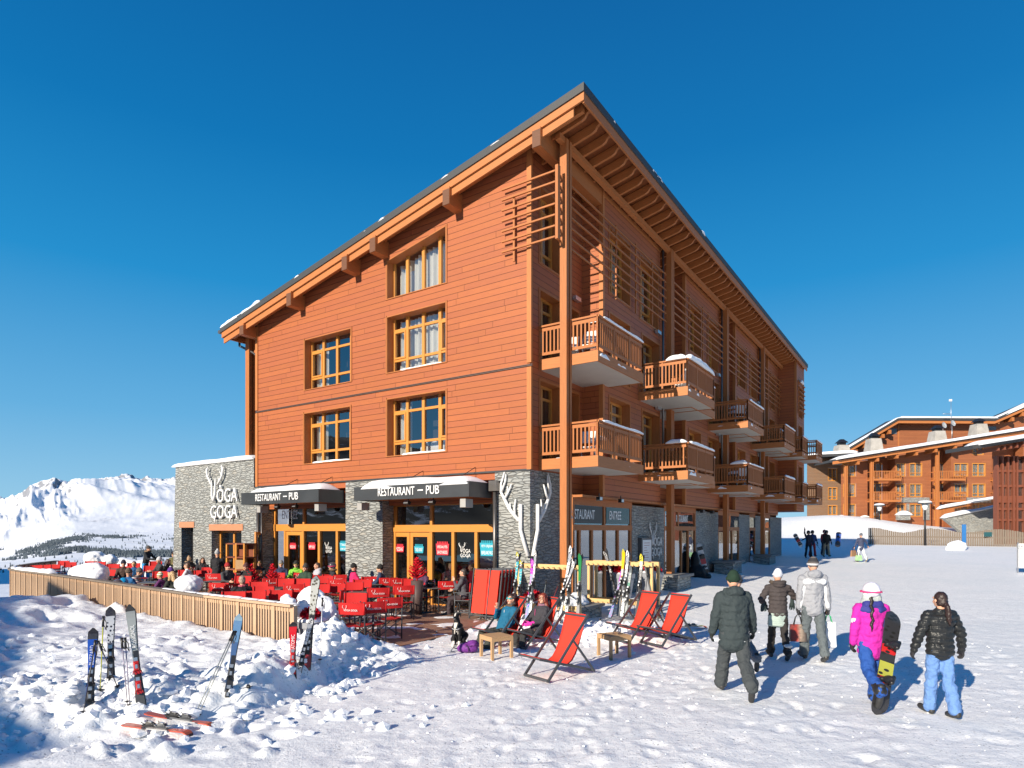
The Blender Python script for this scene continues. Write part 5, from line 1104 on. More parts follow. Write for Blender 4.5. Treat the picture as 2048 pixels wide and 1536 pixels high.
# ---- serving counter and shelf at the left bay
t = empty('serving_stand', at(478, 1165, .0), 0, 'wooden serving stand with shelves and a grey topped counter beside the open door', 'counter'); P_ = Vector(((470 - 1024) / 1270. * 23.4, 23.4, .0)); t.location = P_; t.rotation_euler = (0, 0, R(33.97 - 0) * -1 + R(0))
b = MB('beam')
for x in (-.55, .05, .55): b.box((x - .04, .0, 0), (x + .04, .08, 1.95)); b.box((x - .04, .42, 0), (x + .04, .5, 1.95))
b.build('upright', M['amber'], t); b = MB('beam')
for z in (.95, 1.4, 1.9): b.box((-.6, 0, z), (.6, .5, z + .05))
b.build('shelf', M['redwood'], t); b = MB('beam'); b.box((-.6, .48, .9), (.6, .52, 1.9)); b.build('back_panel', M['redwood'], t)
b = MB(); b.box((-.5, -.75, .0), (.7, -.12, .72)); b.build('counter', M['redwood'], t); b = MB(); b.box((-.56, -.82, .72), (.76, -.06, .84)); b.build('counter_top', M['grey_steel'], t, bevel=.01); b = MB(); b.box((-.55, -.83, .84), (.75, -.05, .86)); b.build('counter_edge', M['silver'], t)
b = MB(); b.box((.2, -.5, 0), (.62, -.3, .28)); b.hexa
o = MB('beam'); o.box((-.18, -.14, 0), (.18, .14, .34)); thing_mesh(o, 'wooden_crate', M['teak'], 'pale wooden box standing on the serving stand', 'box', P_ + Vector((.2, .1, 1.0)), R(10))
# ---- dark covered heap at the back
o = blob('covered_firewood', [El((0, 0, 0), (1.1, .5, .45)), El((.5, 0, 0), (.8, .45, .4))], fabric('dark_grey_cover', (.07, .075, .07), .8), None, .05, 3, .08, .4, Vector((-20.6, 31.4, .35)), R(-15)); tag(o, 'low heap under a dark grey cover at the back of the terrace', 'covered heap')
# ---- stools
def stool(p, rz, label):
    t = empty('wooden_stool', p, rz, label, 'stool', 'square wooden stools'); s_ = .235; b = MB('beam')
    for i in range(5): x = -s_ + i * .094; b.box((x + .003, -s_, .395), (x + .091, s_, .42))
    b.build('seat', M['teak'], t, bevel=.004); b = MB('beam')
    for a, c_ in (((-s_, -s_, .335), (s_, -s_ + .022, .394)), ((-s_, s_ - .022, .335), (s_, s_, .394)), ((-s_, -s_ + .023, .335), (-s_ + .022, s_ - .023, .394)), ((s_ - .022, -s_ + .023, .335), (s_, s_ - .023, .394))): b.box(a, c_)
    b.build('apron', M['teak'], t)
    for x in (-1, 1):
        for y in (-1, 1): b = MB('beam'); b.box((x * s_, y * s_, -.03), (x * (s_ - .05), y * (s_ - .05), .336)); b.build('leg', M['teak'], t, bevel=.003)
    return t
ST1 = Vector((-.30, 12.12, gz(-.3, 12.1))); ST2 = Vector((1.95, 12.15, gz(1.95, 12.1)))
stool(ST1, R(32), 'square wooden stool beside the purple rucksack, left of the pair'); stool(ST2, R(25), 'square wooden stool with glasses on it by the two right deckchairs')
# glasses on stool 2
b = MB(); b.lathe([(.035, 0), (.034, .004), (.005, .01), (.004, .09), (.03, .12), (.042, .16), (.038, .21), (.036, .21), (.04, .16), (.028, .122), (.0, .1)], (0, 0, 0), 16); thing_mesh(b, 'wine_glass', M['glass'], 'stemmed wine glass on the right wooden stool', 'glass', ST2 + Vector((.0, .02, .42)))
b = MB(); b.lathe([(.03, 0), (.036, .12), (.033, .12), (.027, .01)], (0, 0, 0), 16); thing_mesh(b, 'tumbler', M['glass'], 'tall tumbler glass beside the wine glass on the stool', 'glass', ST2 + Vector((.1, -.02, .42)))
# ---- deckchair (sitter faces +Y)
def make_deck(label, p, d, occupied=False):
    t = empty('deckchair', p, yaw_of(*d), label, 'deckchair', 'red deckchairs on the snow'); W_ = .29; m = M['grey_steel']
    FA0, FA1 = Vector((0, .42, .01)), Vector((0, -.48, 1.0)); FB0, FB1 = Vector((0, .56, .38)), Vector((0, -.64, .05))
    b = MB()
    for sx in (-1, 1): b.beam(FA0 + Vector((sx * W_, 0, 0)), FA1 + Vector((sx * W_, 0, 0)), .028, .04)
    b.beam((-W_, FA0.y, .03), (W_, FA0.y, .03), .028, .04); b.beam((-W_, FA1.y + .02, FA1.z - .03), (W_, FA1.y + .02, FA1.z - .03), .03, .03); b.build('back_frame', m, t)
    b = MB()
    for sx in (-1, 1): b.beam(FB0 + Vector((sx * (W_ - .035), 0, 0)), FB1 + Vector((sx * (W_ - .035), 0, 0)), .028, .038)
    b.beam((-W_ + .03, FB0.y - .01, FB0.z), (W_ - .03, FB0.y - .01, FB0.z), .03, .03); b.beam((-W_ + .03, FB1.y + .02, FB1.z), (W_ - .03, FB1.y + .02, FB1.z), .028, .036); b.build('seat_frame', m, t)
    b = MB()
    for sx in (-1, 1): q = FA0.lerp(FA1, .60); b.beam(q + Vector((sx * (W_ + .03), 0, 0)), Vector((sx * (W_ + .03), -.60, .05)), .022, .034)
    b.build('support_strut', m, t)
    prof = [(.55, .395), (.44, .37), (.30, .325), (.18, .27), (.05, .225), (-.06, .22), (-.16, .27), (-.24, .37), (-.31, .51), (-.38, .68), (-.43, .84), (-.48, 1.0)] if not occupied else [(.55, .395), (.42, .35), (.25, .26), (.08, .185), (-.08, .175), (-.2, .22), (-.29, .34), (-.35, .5), (-.4, .68), (-.43, .84), (-.48, 1.0)]
    b = MB(); n_ = 8; xw = .245
    for i in range(len(prof) - 1):
        for j in range(n_):
            x0, x1 = -xw + 2 * xw * j / n_, -xw + 2 * xw * (j + 1) / n_; f = lambda k_, jj: Vector((-xw + 2 * xw * jj / n_, prof[k_][0], prof[k_][1] - .012 * math.sin(math.pi * jj / n_) * (1 if 0 < k_ < len(prof) - 1 else 0)))
            b.mesh([f(i, j), f(i, j + 1), f(i + 1, j + 1), f(i + 1, j)], [[0, 1, 2, 3]])
    o = b.build('canvas', M['redb'], t); md = o.modifiers.new('s', 'SOLIDIFY'); md.thickness = .005
    bm = bmesh.new(); bm.from_mesh(o.data); bmesh.ops.remove_doubles(bm, verts=bm.verts, dist=.0005); bmesh.ops.recalc_face_normals(bm, faces=bm.faces); bm.to_mesh(o.data); bm.free()
    return t
DCK = {}
def dk(key, x, y, d, label, occ=False): p = atg(x, y); DCK[key] = (p, Vector((d[0], d[1], 0)).normalized()); make_deck(label, p, d, occ)
dk('single', 1110, 1352, (-.78, -.62), 'empty red deckchair alone in the foreground snow')
dk('r1', 1268, 1280, (-.84, -.54), 'empty red deckchair behind the right stool, left of the pair')
dk('r2', 1330, 1287, (-.82, -.57), 'empty red deckchair by the yellow green ski, right of the pair')
dk('wA', 1000, 1290, (-.80, -.60), 'red deckchair under the woman in the blue jacket', True)
dk('wB', 1066, 1292, (-.82, -.57), 'red deckchair under the red haired woman in the dark jacket', True)
# folded deckchairs leaning in a stack
def make_folded():
    t = empty('folded_deckchair'); b = MB(); m = M['grey_steel']
    for sx in (-1, 1): b.beam((sx * .29, 0, 0), (sx * .29, 0, 1.38), .028, .035, up=(0, 1, 0)); b.beam((sx * .255, .045, .06), (sx * .255, .045, 1.2), .026, .03, up=(0, 1, 0))
    for z, y in ((.1, 0), (1.35, 0), (1.18, .045), (.2, .045)): b.beam((-.29, y, z), (.29, y, z), .026, .03)
    b.build('frame', m, t); b = MB(); b.box((-.225, -.03, .16), (.225, -.022, 1.33)); b.build('canvas', M['redb'], t); return t
fd = make_folded(); ft = {}
for c_ in bpy.data.objects:
    if c_.parent: ft.setdefault(c_.parent.name, []).append(c_)
for i in range(8):
    o = fd if i == 0 else copy_tree(fd, None, ft); bx = Vector((-.93, 17.15, .02)) if i == 0 else Vector((-.62 + .085 * (i - 1), 16.95 + .16 * (i - 1), .02)); o.location = bx; o.rotation_euler = (R(-9), 0, R(-38)); o.rotation_mode = 'XYZ'
    o.rotation_euler = (Matrix.Rotation(R(-36), 4, 'Z') @ Matrix.Rotation(R(-9 - .6 * i), 4, 'X')).to_euler()
    tag(o, ['folded red deckchair at the left front of the leaning stack', 'folded red deckchair second from the left in the leaning stack'][i] if i < 2 else 'folded deckchair, number %s from the front in the leaning stack' % ['three', 'four', 'five', 'six', 'seven', 'eight'][i - 2], 'deckchair', 'folded deckchairs leaning in a stack')
# ---- chalkboard
t = empty('chalkboard', atg(1322, 1240), R(62), 'tall dark chalkboard in a grey frame leaning beside the right ski rack', 'chalkboard'); t.rotation_euler = (Matrix.Rotation(R(62), 4, 'Z') @ Matrix.Rotation(R(-14), 4, 'X')).to_euler()
b = MB(); 
for a, c_ in (((-.3, -.02, 0), (-.25, .02, 1.5)), ((.25, -.02, 0), (.3, .02, 1.5)), ((-.25, -.02, 1.45), (.25, .02, 1.5)), ((-.25, -.02, .3), (.25, .02, .35))): b.box(a, c_)
b.build('frame', M['grey_steel'], t); b = MB(); b.box((-.25, -.012, .35), (.25, .012, 1.45)); b.build('slate', plain('slate_board', (.05, .055, .055), .7, var=.5, sc=9), t)
# ---- ski racks
def rack(p0, p1, z0, label, h=1.35, both=False, low=True):
    t = empty('ski_rack', (p0[0], p0[1], z0), 0, label, 'ski rack', 'pale wooden ski racks'); d = Vector((p1[0] - p0[0], p1[1] - p0[1], 0)); L = d.length; d.normalize(); n_ = Vector((d.y, -d.x, 0)); offs = (0, -.42) if both else (0,)
    for i, o_ in enumerate(offs):
        for z in ((h, .32) if low else (h,)):
            b = MB('beam'); a = n_ * o_ + Vector((0, 0, z)); b.beam(a, a + d * L, .05, .12); m_ = int(L / .155)
            b.build('rail', M['rack'], t); b = MB('beam')
            for k_ in range(m_): q = a + d * ((k_ + .5) * L / m_) + n_ * .02 - Vector((0, 0, .02)); b.beam(q, q + n_ * .1, .022, .022); b.beam(q + n_ * .1, q + n_ * .1 + d * .045, .022, .022)
            b.build('pegs', wood('peg_wood', (.36, .22, .1)) if 'pegw' not in MATS else MATS['pegw'], t); MATS['pegw'] = t.children[-1].data.materials[0] if t.children else None
        for k_ in (0.05, L - .05): b = MB('beam'); q = n_ * (o_ - .065) + d * k_; b.beam(q + Vector((0, 0, -.15)), q + Vector((0, 0, h + .05)), .075, .075, up=d); b.build('post', M['rack'], t)
    for k_ in (.05, L - .05):
        b = MB('beam')
        for s_ in (-1, 1): q = d * k_ + n_ * (-.065 - .21 * both); b.beam(q + Vector((0, 0, .25)), q + n_ * (.35 * s_) + Vector((0, 0, -.12)), .06, .06)
        b.build('foot', M['rack'], t)
    return t
MATS['pegw'] = wood('peg_wood', (.36, .22, .1))
R1 = ((.10, 17.0), (1.70, 15.9)); R2 = ((2.12, 18.1), (3.74, 16.9))
rack(*R1, .12, 'left pale wooden ski rack in front of the stone corner', 1.36); rack(*R2, .12, 'right double sided ski rack in front of the side entrance', 1.38, True)
# ---- skis
def ski_mesh(L, w_, c_, top, tail=False, th=.013, tipk=.12):
    b = MB(); n_ = 26; pr = []
    for i in range(n_ + 1):
        t = i / n_; z = L * t; wd = w_ * (.78 + .22 * math.cos(2 * math.pi * (t - .02)) if t < .93 else .98 * math.sqrt(max(.02, 1 - ((t - .93) / .07) ** 2 * .98))); 
        if t < .03: wd *= .8 + t * 6
        y = -tipk * .6 * max(0, (t - .86) / .14) ** 2 + .012 * math.sin(math.pi * min(t, .9) / .9)
        pr.append((z, wd / 2, y))
    for (z0, w0, y0), (z1, w1, y1) in zip(pr[:-1], pr[1:]):
        u0, u1 = z0 / L, z1 / L
        b.cur = 0; b.face([(-w0, y0, z0), (w0, y0, z0), (w1, y1, z1), (-w1, y1, z1)], [(0, u0), (1, u0), (1, u1), (0, u1)], True)
        b.cur = 1; b.face([(w0, y0 + th, z0), (-w0, y0 + th, z0), (-w1, y1 + th, z1), (w1, y1 + th, z1)], [(0, u0), (1, u0), (1, u1), (0, u1)], True)
        b.face([(w0, y0, z0), (w0, y0 + th, z0), (w1, y1 + th, z1), (w1, y1, z1)]); b.face([(-w0, y0 + th, z0), (-w0, y0, z0), (-w1, y1, z1), (-w1, y1 + th, z1)])
    b.cur = 1; z, w0, y = pr[-1]; b.face([(-w0, y, z), (w0, y, z), (w0, y + th, z), (-w0, y + th, z)]); z, w0, y = pr[0]; b.face([(-w0, y, z), (w0, y, z), (w0, y + th, z), (-w0, y + th, z)])
    return b
def topsheet(name, stops, pat=None, rough=.25):
    k = NT(name); uv = k.sep(k.coord('UV')); c = k.ramp(uv[1], stops); 
    rm = [n for n in k.t.nodes if n.type == 'VALTORGB'][0]; rm.color_ramp.interpolation = 'CONSTANT'
    if pat: f = k.n('ShaderNodeTexVoronoi', {'Vector': k.comb(k.m2('MULTIPLY', uv[0], 2.), k.m2('MULTIPLY', uv[1], 26.)), 'Scale': 1.}).outputs['Distance']; c = k.mix(k.ramp(f, [(.3, (1,) * 3), (.36, (0,) * 3)]), c, pat)
    k.base(c); k.p('Roughness', rough); return k.m
BASEM = plain('ski_base', (.03, .03, .035), .35)
def binding(par, z, mat, s=1, toe=True):
    b = MB(); b.box((-.026, -.003, z - .09), (.026, -.022, z + .09)); b.hexa([(-.03, -.022, z - .05), (.03, -.022, z - .05), (.03, -.03, z + .07), (-.03, -.03, z + .07), (-.02, -.062, z - .035), (.02, -.062, z - .035), (.016, -.05, z + .04), (-.016, -.05, z + .04)]); b.tube([(-.034, -.03, z - .04), (-.044, -.06, z - .085)], .005, 5); b.tube([(.034, -.03, z - .04), (.044, -.06, z - .085)], .005, 5); b.tube([(-.03, -.035, z + .03), (0, -.055, z + .055), (.03, -.035, z + .03)], .006, 5); o = b.build('binding', mat, par)
    b = MB(); b.box((-.014, -.05, z - .02), (.014, -.066, z + .03)); b.box((-.022, -.022, z + .075), (.022, -.032, z + .12)); b.build('binding_plate', M['silver'], o); return o
def place_axis(o, base, top, face=None):       # local +Z along base->top, local -Y towards the camera side
    z = (Vector(top) - Vector(base)).normalized(); f = Vector(face or (-base[0], -base[1], 0)).normalized(); y = -(f - z * f.dot(z)).normalized(); x = y.cross(z).normalized(); m = Matrix((x, y, z)).transposed().to_4x4(); m.translation = Vector(base); o.matrix_world = m
def skis(pb, ptop, dy, mat, label, L=1.65, w_=.11, pair=True, face=None, bury=.0, txt=None, tcol=None, bind='m', base=None, bz=(.36, .52), name='ski_pair'):
    g0 = base if base is not None else atg(*pb); rx, rz = (ptop[0] - 1024) / 1270., (1062 - ptop[1]) / 1270.; Y = g0.y + dy; top = Vector((rx * Y, Y, 2.4 + rz * Y)); d = (top - g0); L = d.length + bury; b0 = g0 - d.normalized() * bury
    t = empty(name, b0, 0, label, 'skis', None); place_axis(t, b0, top, face)
    for i in range(2 if pair else 1):
        o = ski_mesh(L, w_, None, None).build('ski', [mat, BASEM], t); o.location = (0, .032 * i, 0)
        if i: o.scale = (1, -1, 1); o.location = (.012, .034, 0)
        for q in bz: binding(o, L * q, M['black'] if bind != 'r' else MATS['bred'])
        if txt and not i: text_fit(txt, tcol or M['letter'], o, (w_ * .22, -.0045, L * .62), (0, 0, 1), (-1, 0, 0), L * .2, w_ * .42, .001)
    bpy.context.view_layer.update(); return t
MATS['bred'] = plain('binding_red', (.5, .02, .02), .3)
def pole(pb, ptop, dy, colr, label, base=None, grip=(.02, .02, .02), name='ski_pole'):
    g0 = base if base is not None else atg(*pb); rx, rz = (ptop[0] - 1024) / 1270., (1062 - ptop[1]) / 1270.; Y = g0.y + dy; top = Vector((rx * Y, Y, 2.4 + rz * Y)); d = top - g0; L = d.length
    t = empty(name, g0, 0, label, 'ski pole'); place_axis(t, g0, top)
    b = MB(); b.tube([(0, 0, -.06), (0, 0, L)], [.005, .0085], 7); b.build('shaft', plain('pole_' + colr[0], colr[1], .3, .3), t); b = MB(); b.tube([(0, 0, L - .14), (0, 0, L - .07), (0, 0, L)], [.016, .013, .018], 8); b.build('grip', M['black'], t)
    b = MB(); b.lathe([(.008, .03), (.038, .045), (.035, .05), (.008, .055)], (0, 0, 0), 12); b.build('basket', M['black'], t); b = MB(); b.tube([(0, 0, L - .02), (.03, -.03, L - .08), (.035, -.04, L - .18), (.01, -.01, L - .12)], .006, 5); b.build('strap', M['black'], t); bpy.context.view_layer.update(); return t
blue_t = topsheet('blue_topsheet', [(0, (.02, .03, .06)), (.30, (.02, .10, .5)), (.88, (.05, .055, .07)), (.94, (.02, .02, .03))])
bw_t = topsheet('black_white_topsheet', [(0, (.05, .05, .06)), (.1, (.02, .02, .025)), (.50, (.09, .1, .15)), (.62, (.6, .62, .66)), (.9, (.05, .05, .06))], (.03, .03, .05))
grey_t = topsheet('grey_topsheet', [(0, (.08, .08, .08)), (.32, (.05, .05, .05)), (.5, (.33, .35, .34)), (.94, (.04, .04, .04))])
lb_t = topsheet('steel_blue_topsheet', [(0, (.10, .20, .42)), (.2, (.03, .05, .09)), (.45, (.07, .14, .30)), (.72, (.14, .28, .48)), (.93, (.3, .45, .55))])
red_t = topsheet('red_topsheet', [(0, (.62, .01, .02)), (.18, (.05, .01, .01)), (.26, (.62, .01, .02)), (.4, (.03, .03, .03)), (.5, (.62, .01, .02)), (.93, (.03, .03, .03))])
pat_t = topsheet('patterned_topsheet', [(0, (.25, .03, .04)), (.25, (.25, .24, .2)), (.6, (.55, .55, .5)), (.96, (.3, .33, .33))], (.12, .11, .08))
wh_t = topsheet('white_topsheet', [(0, (.6, .62, .64)), (.3, (.2, .2, .22)), (.45, (.7, .7, .72)), (.8, (.3, .32, .36)), (.9, (.7, .7, .7))], (.06, .06, .07))
teal_t = topsheet('teal_topsheet', [(0, (.02, .25, .35)), (.35, (.05, .06, .08)), (.5, (.05, .35, .42)), (.85, (.08, .08, .1)), (.93, (.45, .42, .02))], (.6, .6, .6))
pur_t = topsheet('purple_topsheet', [(0, (.25, .3, .45)), (.2, (.05, .2, .4)), (.4, (.5, .05, .5)), (.6, (.3, .35, .5)), (.75, (.4, .05, .45))], (.7, .2, .6))
yel_t = topsheet('yellow_topsheet', [(0, (.2, .2, .2)), (.3, (.75, .4, .01)), (.6, (.5, .5, .45)), (.7, (.8, .45, .01)), (.95, (.5, .45, .05))])
sg_t = topsheet('silver_green_topsheet', [(0, (.35, .38, .38)), (.3, (.45, .48, .48)), (.55, (.15, .4, .28)), (.66, (.4, .43, .43)), (.85, (.15, .17, .18))], (.1, .1, .12))
or_t = topsheet('orange_topsheet', [(0, (.5, .09, .05)), (.28, (.04, .04, .05)), (.34, (.5, .5, .5)), (.62, (.05, .05, .06)), (.66, (.6, .12, .07)), (.95, (.05, .05, .05))])
skis((178, 1412), (186, 1256), .15, blue_t, 'pair of blue skis with dark tips planted in the snow, leftmost', txt='BLIZZARD', bury=.25, bz=(.3, .47))
skis((221, 1372), (220, 1214), .15, bw_t, 'pair of black and white skis planted upright between the blue and grey pairs', bury=.25, bz=(.3, .5))
skis((281, 1413), (259, 1210), .2, grey_t, 'pair of long grey and black skis with red bindings leaning left', bury=.2, bind='r', txt='ROSSIGNOL', bz=(.28, .45))
skis((455, 1398), (478, 1228), .2, lb_t, 'pair of steel blue skis planted below the fence, leaning right', bury=.3, bz=(.22, .42))
skis((585, 1350), (586, 1244), .1, red_t, 'pair of red skis with white lettering planted at the fence end', bury=.3, txt='ATOMIC', bind='r', w_=.115, bz=(.36, .5))
skis((612, 1348), (632, 1152), .15, pat_t, 'tall light patterned ski pair standing beside the snow heap', bury=.1, w_=.13, bz=(.25, .38))
skis((598, 1345), (575 + 48, 1235), .1, wh_t, 'short white and red skis leaning behind the tall patterned pair', bury=.2, w_=.08)
pole((166, 1436), (191, 1280), .1, ('dark', (.04, .04, .05)), 'dark ski pole leaning on the blue skis, left one')
pole((237, 1420 - 30), (196, 1282), .1, ('dark', (.04, .04, .05)), 'dark ski pole crossing in front of the blue skis')
pole((200, 1392), (207, 1232), .1, ('yellow', (.5, .5, .05)), 'yellow and black ski pole between the blue and black white skis')
pole((255, 1416), (243, 1275), .1, ('violet', (.3, .28, .36)), 'violet grey ski pole left of the grey skis')
pole((260, 1420), (250, 1275), .12, ('violet', (.3, .28, .36)), 'second violet grey ski pole close to the grey skis')
pole((388, 1440), (468, 1262), .6, ('greyp', (.3, .32, .3)), 'grey ski pole leaning against the steel blue skis, left one')
pole((394, 1438), (472, 1262), .6, ('greyp', (.3, .32, .3)), 'grey ski pole leaning against the steel blue skis, right one')
pole((640, 1325), (645, 1195), .1, ('whitep', (.6, .6, .62)), 'black and white ski pole hanging by the tall patterned skis')
# lying skis
def lying(pa, pb, label, mat=None):
    a = atg(*pa) + Vector((0, 0, .03)); b_ = atg(*pb) + Vector((0, 0, .03)); d = b_ - a; L = d.length; t = empty('ski', a, 0, label, 'skis', 'orange skis lying in the snow'); z = d.normalized(); y = -Vector((0, 0, 1)); y = (y - z * y.dot(z)).normalized(); x = y.cross(z); m = Matrix((x, y, z)).transposed().to_4x4(); m.translation = a + Vector((0, 0, .03)); t.matrix_world = m
    o = ski_mesh(L, .115, None, None, tipk=-.12).build('ski_board', [mat or or_t, or_t], t)
    for q in (.38, .55): binding(t, L * q, M['black'] if q < .5 else M['grey_steel'], 1)
lying((248, 1462), (386, 1473), 'orange and black ski lying flat nearest the camera'); lying((292, 1441), (434, 1461), 'orange and black ski lying flat farther back')
a = atg(492, 1382); pole(None, (592, 1352), 1.0, ('dark', (.04, .04, .05)), 'ski pole lying in the snow between steel blue and red skis', base=a + Vector((0, 0, .03)))
# skis on the racks
def rk(R_, t, ptx, mat, label, lean=.25, bury=0., side=.12, zb=.12, w_=.1, yoff=0):
    q = Vector((*Vector(R_[0]).lerp(Vector(R_[1]), t), 0)); d = Vector((R_[1][0] - R_[0][0], R_[1][1] - R_[0][1], 0)).normalized(); n_ = Vector((d.y, -d.x, 0)); base = q + n_ * (side + lean) + Vector((0, 0, zb)); top = q + n_ * .05 + Vector((0, 0, zb + ptx)) + d * yoff
    t_ = empty('ski_pair', base, 0, label, 'skis', 'skis parked on the wooden racks'); place_axis(t_, base, top, n_); L = (top - base).length
    for i in range(2):
        o = ski_mesh(L, w_, None, None).build('ski', [mat, BASEM], t_)
        if i: o.scale = (1, -1, 1); o.location = (.012, .034, 0)
        binding(o, L * .32, M['grey_steel']); binding(o, L * .5, M['black'])
    bpy.context.view_layer.update()
def rp(R_, t, h, colr, label, side=.3):
    q = Vector((*Vector(R_[0]).lerp(Vector(R_[1]), t), 0)); d = Vector((R_[1][0] - R_[0][0], R_[1][1] - R_[0][1], 0)).normalized(); n_ = Vector((d.y, -d.x, 0)); b0 = q + n_ * side + Vector((0, 0, .12)); tp = q + n_ * .1 + Vector((0, 0, h)) + d * .05; t_ = empty('ski_pole', b0, 0, label, 'ski pole'); place_axis(t_, b0, tp, n_); L = (tp - b0).length
    b = MB(); b.tube([(0, 0, -.02), (0, 0, L)], .008, 6); b.build('shaft', plain('pole_' + colr[0], colr[1], .3, .3), t_); b = MB(); b.tube([(0, 0, L - .13), (0, 0, L)], .016, 8); b.build('grip', M['black'], t_); b = MB(); b.lathe([(.008, .03), (.038, .045), (.008, .055)], (0, 0, 0), 10); b.build('basket', M['black'], t_); bpy.context.view_layer.update()
rk(R1, .06, 1.72, teal_t, 'teal skis with an olive tip at the left end of the left rack'); rk(R1, .14, 1.5, teal_t, 'second teal skis beside the olive tipped pair', yoff=-.05)
rk(R1, .30, 1.55, pur_t, 'purple and blue skis on the left rack', w_=.11); rk(R1, .345, 1.8, wh_t, 'white and grey skis right beside the purple pair', w_=.08)
rk(R1, .83, 1.9, wh_t, 'white tipped skis near the right end of the left rack', .4, yoff=.12); rk(R1, .90, 1.62, wh_t, 'black and white checked skis at the right post of the left rack', .3); rk(R1, .76, 1.5, wh_t, 'dark narrow skis leaning left of the white tipped pair', .6, w_=.08, yoff=.35)
rk(R1, 1.02, 1.72, topsheet('green_topsheet', [(0, (.3, .3, .3)), (.6, (.02, .2, .06))]), 'dark green topped skis behind the right post of the left rack', .1)
rk(R2, .30, 1.62, wh_t, 'silver skis leaning inside the right rack', -.25, side=-.6, zb=.25); rk(R2, .60, 1.78, yel_t, 'yellow skis in the middle of the right rack', .3)
rk(R2, .66, 1.75, wh_t, 'white patterned skis just right of the yellow pair', .32); rk(R2, .70, 1.35, sg_t, 'silver and green skis hanging low on the right rack', .3); rk(R2, .86, 1.66, topsheet('yellow_white_topsheet', [(0, (.08, .07, .07)), (.45, (.55, .55, .52)), (.6, (.3, .3, .3)), (.75, (.6, .6, .55)), (.88, (.75, .65, .05))], (.1, .08, .08)), 'white skis with lemon yellow tips at the right end of the right rack', .25)
rk(R2, .58, 1.2, pur_t, 'pinkish skis standing low in front of the yellow pair', .7, w_=.09)
rp(R2, .80, 1.25, ('dark', (.04, .04, .05)), 'dark ski pole left of the lemon tipped skis'); rp(R2, .93, 1.3, ('dark', (.04, .04, .05)), 'dark ski pole right of the lemon tipped skis'); rp(R1, .70, 1.1, ('redp', (.4, .06, .06)), 'red and white ski pole leaning low on the left rack', .8); rp(R1, .5, 1.15, ('greyp', (.3, .32, .3)), 'grey ski pole in the middle of the left rack')
a = Vector((2.35, 14.6, .1)); t_ = pole(None, (1140, 1190), .9, ('dark', (.04, .04, .05)), 'black ski pole lying aslant from the left rack to the snow', base=at(1203, 1241, .12))
# yellow-green ski lying behind the right deckchair
lying((1352, 1258), (1414, 1256), 'dark ski with a lime green tip lying behind the right deckchair', topsheet('lime_topsheet', [(0, (.03, .03, .03)), (.62, (.4, .5, .02))]))
# snowboards / bag at the arcade wall
def board(name, p, L, w_, mat, label, lean, face, rz=0):
    t = empty(name, p, 0, label, 'snowboard'); b = MB(); n_ = 48; o = []
    for i in range(n_ + 1):
        u = i / n_; wd = w_ / 2 * (1 - .13 * math.sin(math.pi * u)) * math.sqrt(max(.0, 1 - max(0, (abs(u - .5) - .38) / .12) ** 2)) ; o.append((L * u, max(wd, .01), .05 * max(0, (abs(u - .5) - .36) / .14) ** 2))
    for (z0, w0, y0), (z1, w1, y1) in zip(o[:-1], o[1:]):
        b.cur = 0; b.face([(-w0, y0, z0), (w0, y0, z0), (w1, y1, z1), (-w1, y1, z1)], [(0, z0 / L), (1, z0 / L), (1, z1 / L), (0, z1 / L)], True); b.cur = 1; b.face([(w0, y0 + .012, z0), (-w0, y0 + .012, z0), (-w1, y1 + .012, z1), (w1, y1 + .012, z1)], [(0, z0 / L), (1, z0 / L), (1, z1 / L), (0, z1 / L)], True)
        b.face([(w0, y0, z0), (w0, y0 + .012, z0), (w1, y1 + .012, z1), (w1, y1, z1)]); b.face([(-w0, y0 + .012, z0), (-w0, y0, z0), (-w1, y1, z1), (-w1, y1 + .012, z1)])
    b.build('deck_board', [mat, BASEM], t)
    for q in (.33, .66):
        h = blob('binding', [C((-.07, -.03, L * q), (.09, -.03, L * q), .035), El((-.05, -.11, L * q), (.04, .09, .06)), C((-.06, -.18, L * q - .04), (.0, -.14, L * q + .04), .03), C((.02, -.07, L * q - .05), (.02, -.1, L * q + .05), .022)], M['black'], t, .012, 1)
    place_axis(t, p, Vector(p) + lean, face); bpy.context.view_layer.update(); return t
bd_t = topsheet('black_red_white_board', [(0, (.7, .7, .7)), (.14, (.03, .03, .03)), (.25, (.7, .7, .7)), (.4, (.55, .03, .05)), (.55, (.03, .03, .03)), (.68, (.7, .7, .7)), (.8, (.03, .03, .03)), (.9, (.6, .6, .6))])
p = BW(13.3, -.95, .3); board('snowboard', p, 1.6, .26, bd_t, 'black white and red snowboard leaning beside the second stone pier', Vector((-.25, .05, 1)), (-.2, -1, 0))
p = BW(12.9, -.6, .28); o = blob('black_bag', [El((0, 0, .3), (.4, .3, .35)), El((-.1, 0, .75), (.2, .2, .5)), El((.2, .1, .1), (.5, .3, .2))], fabric('black_nylon', (.012, .012, .014), .6), None, .04, 2, .08, .2, p); tag(o, 'pile of black bags beside the leaning snowboard', 'bag')
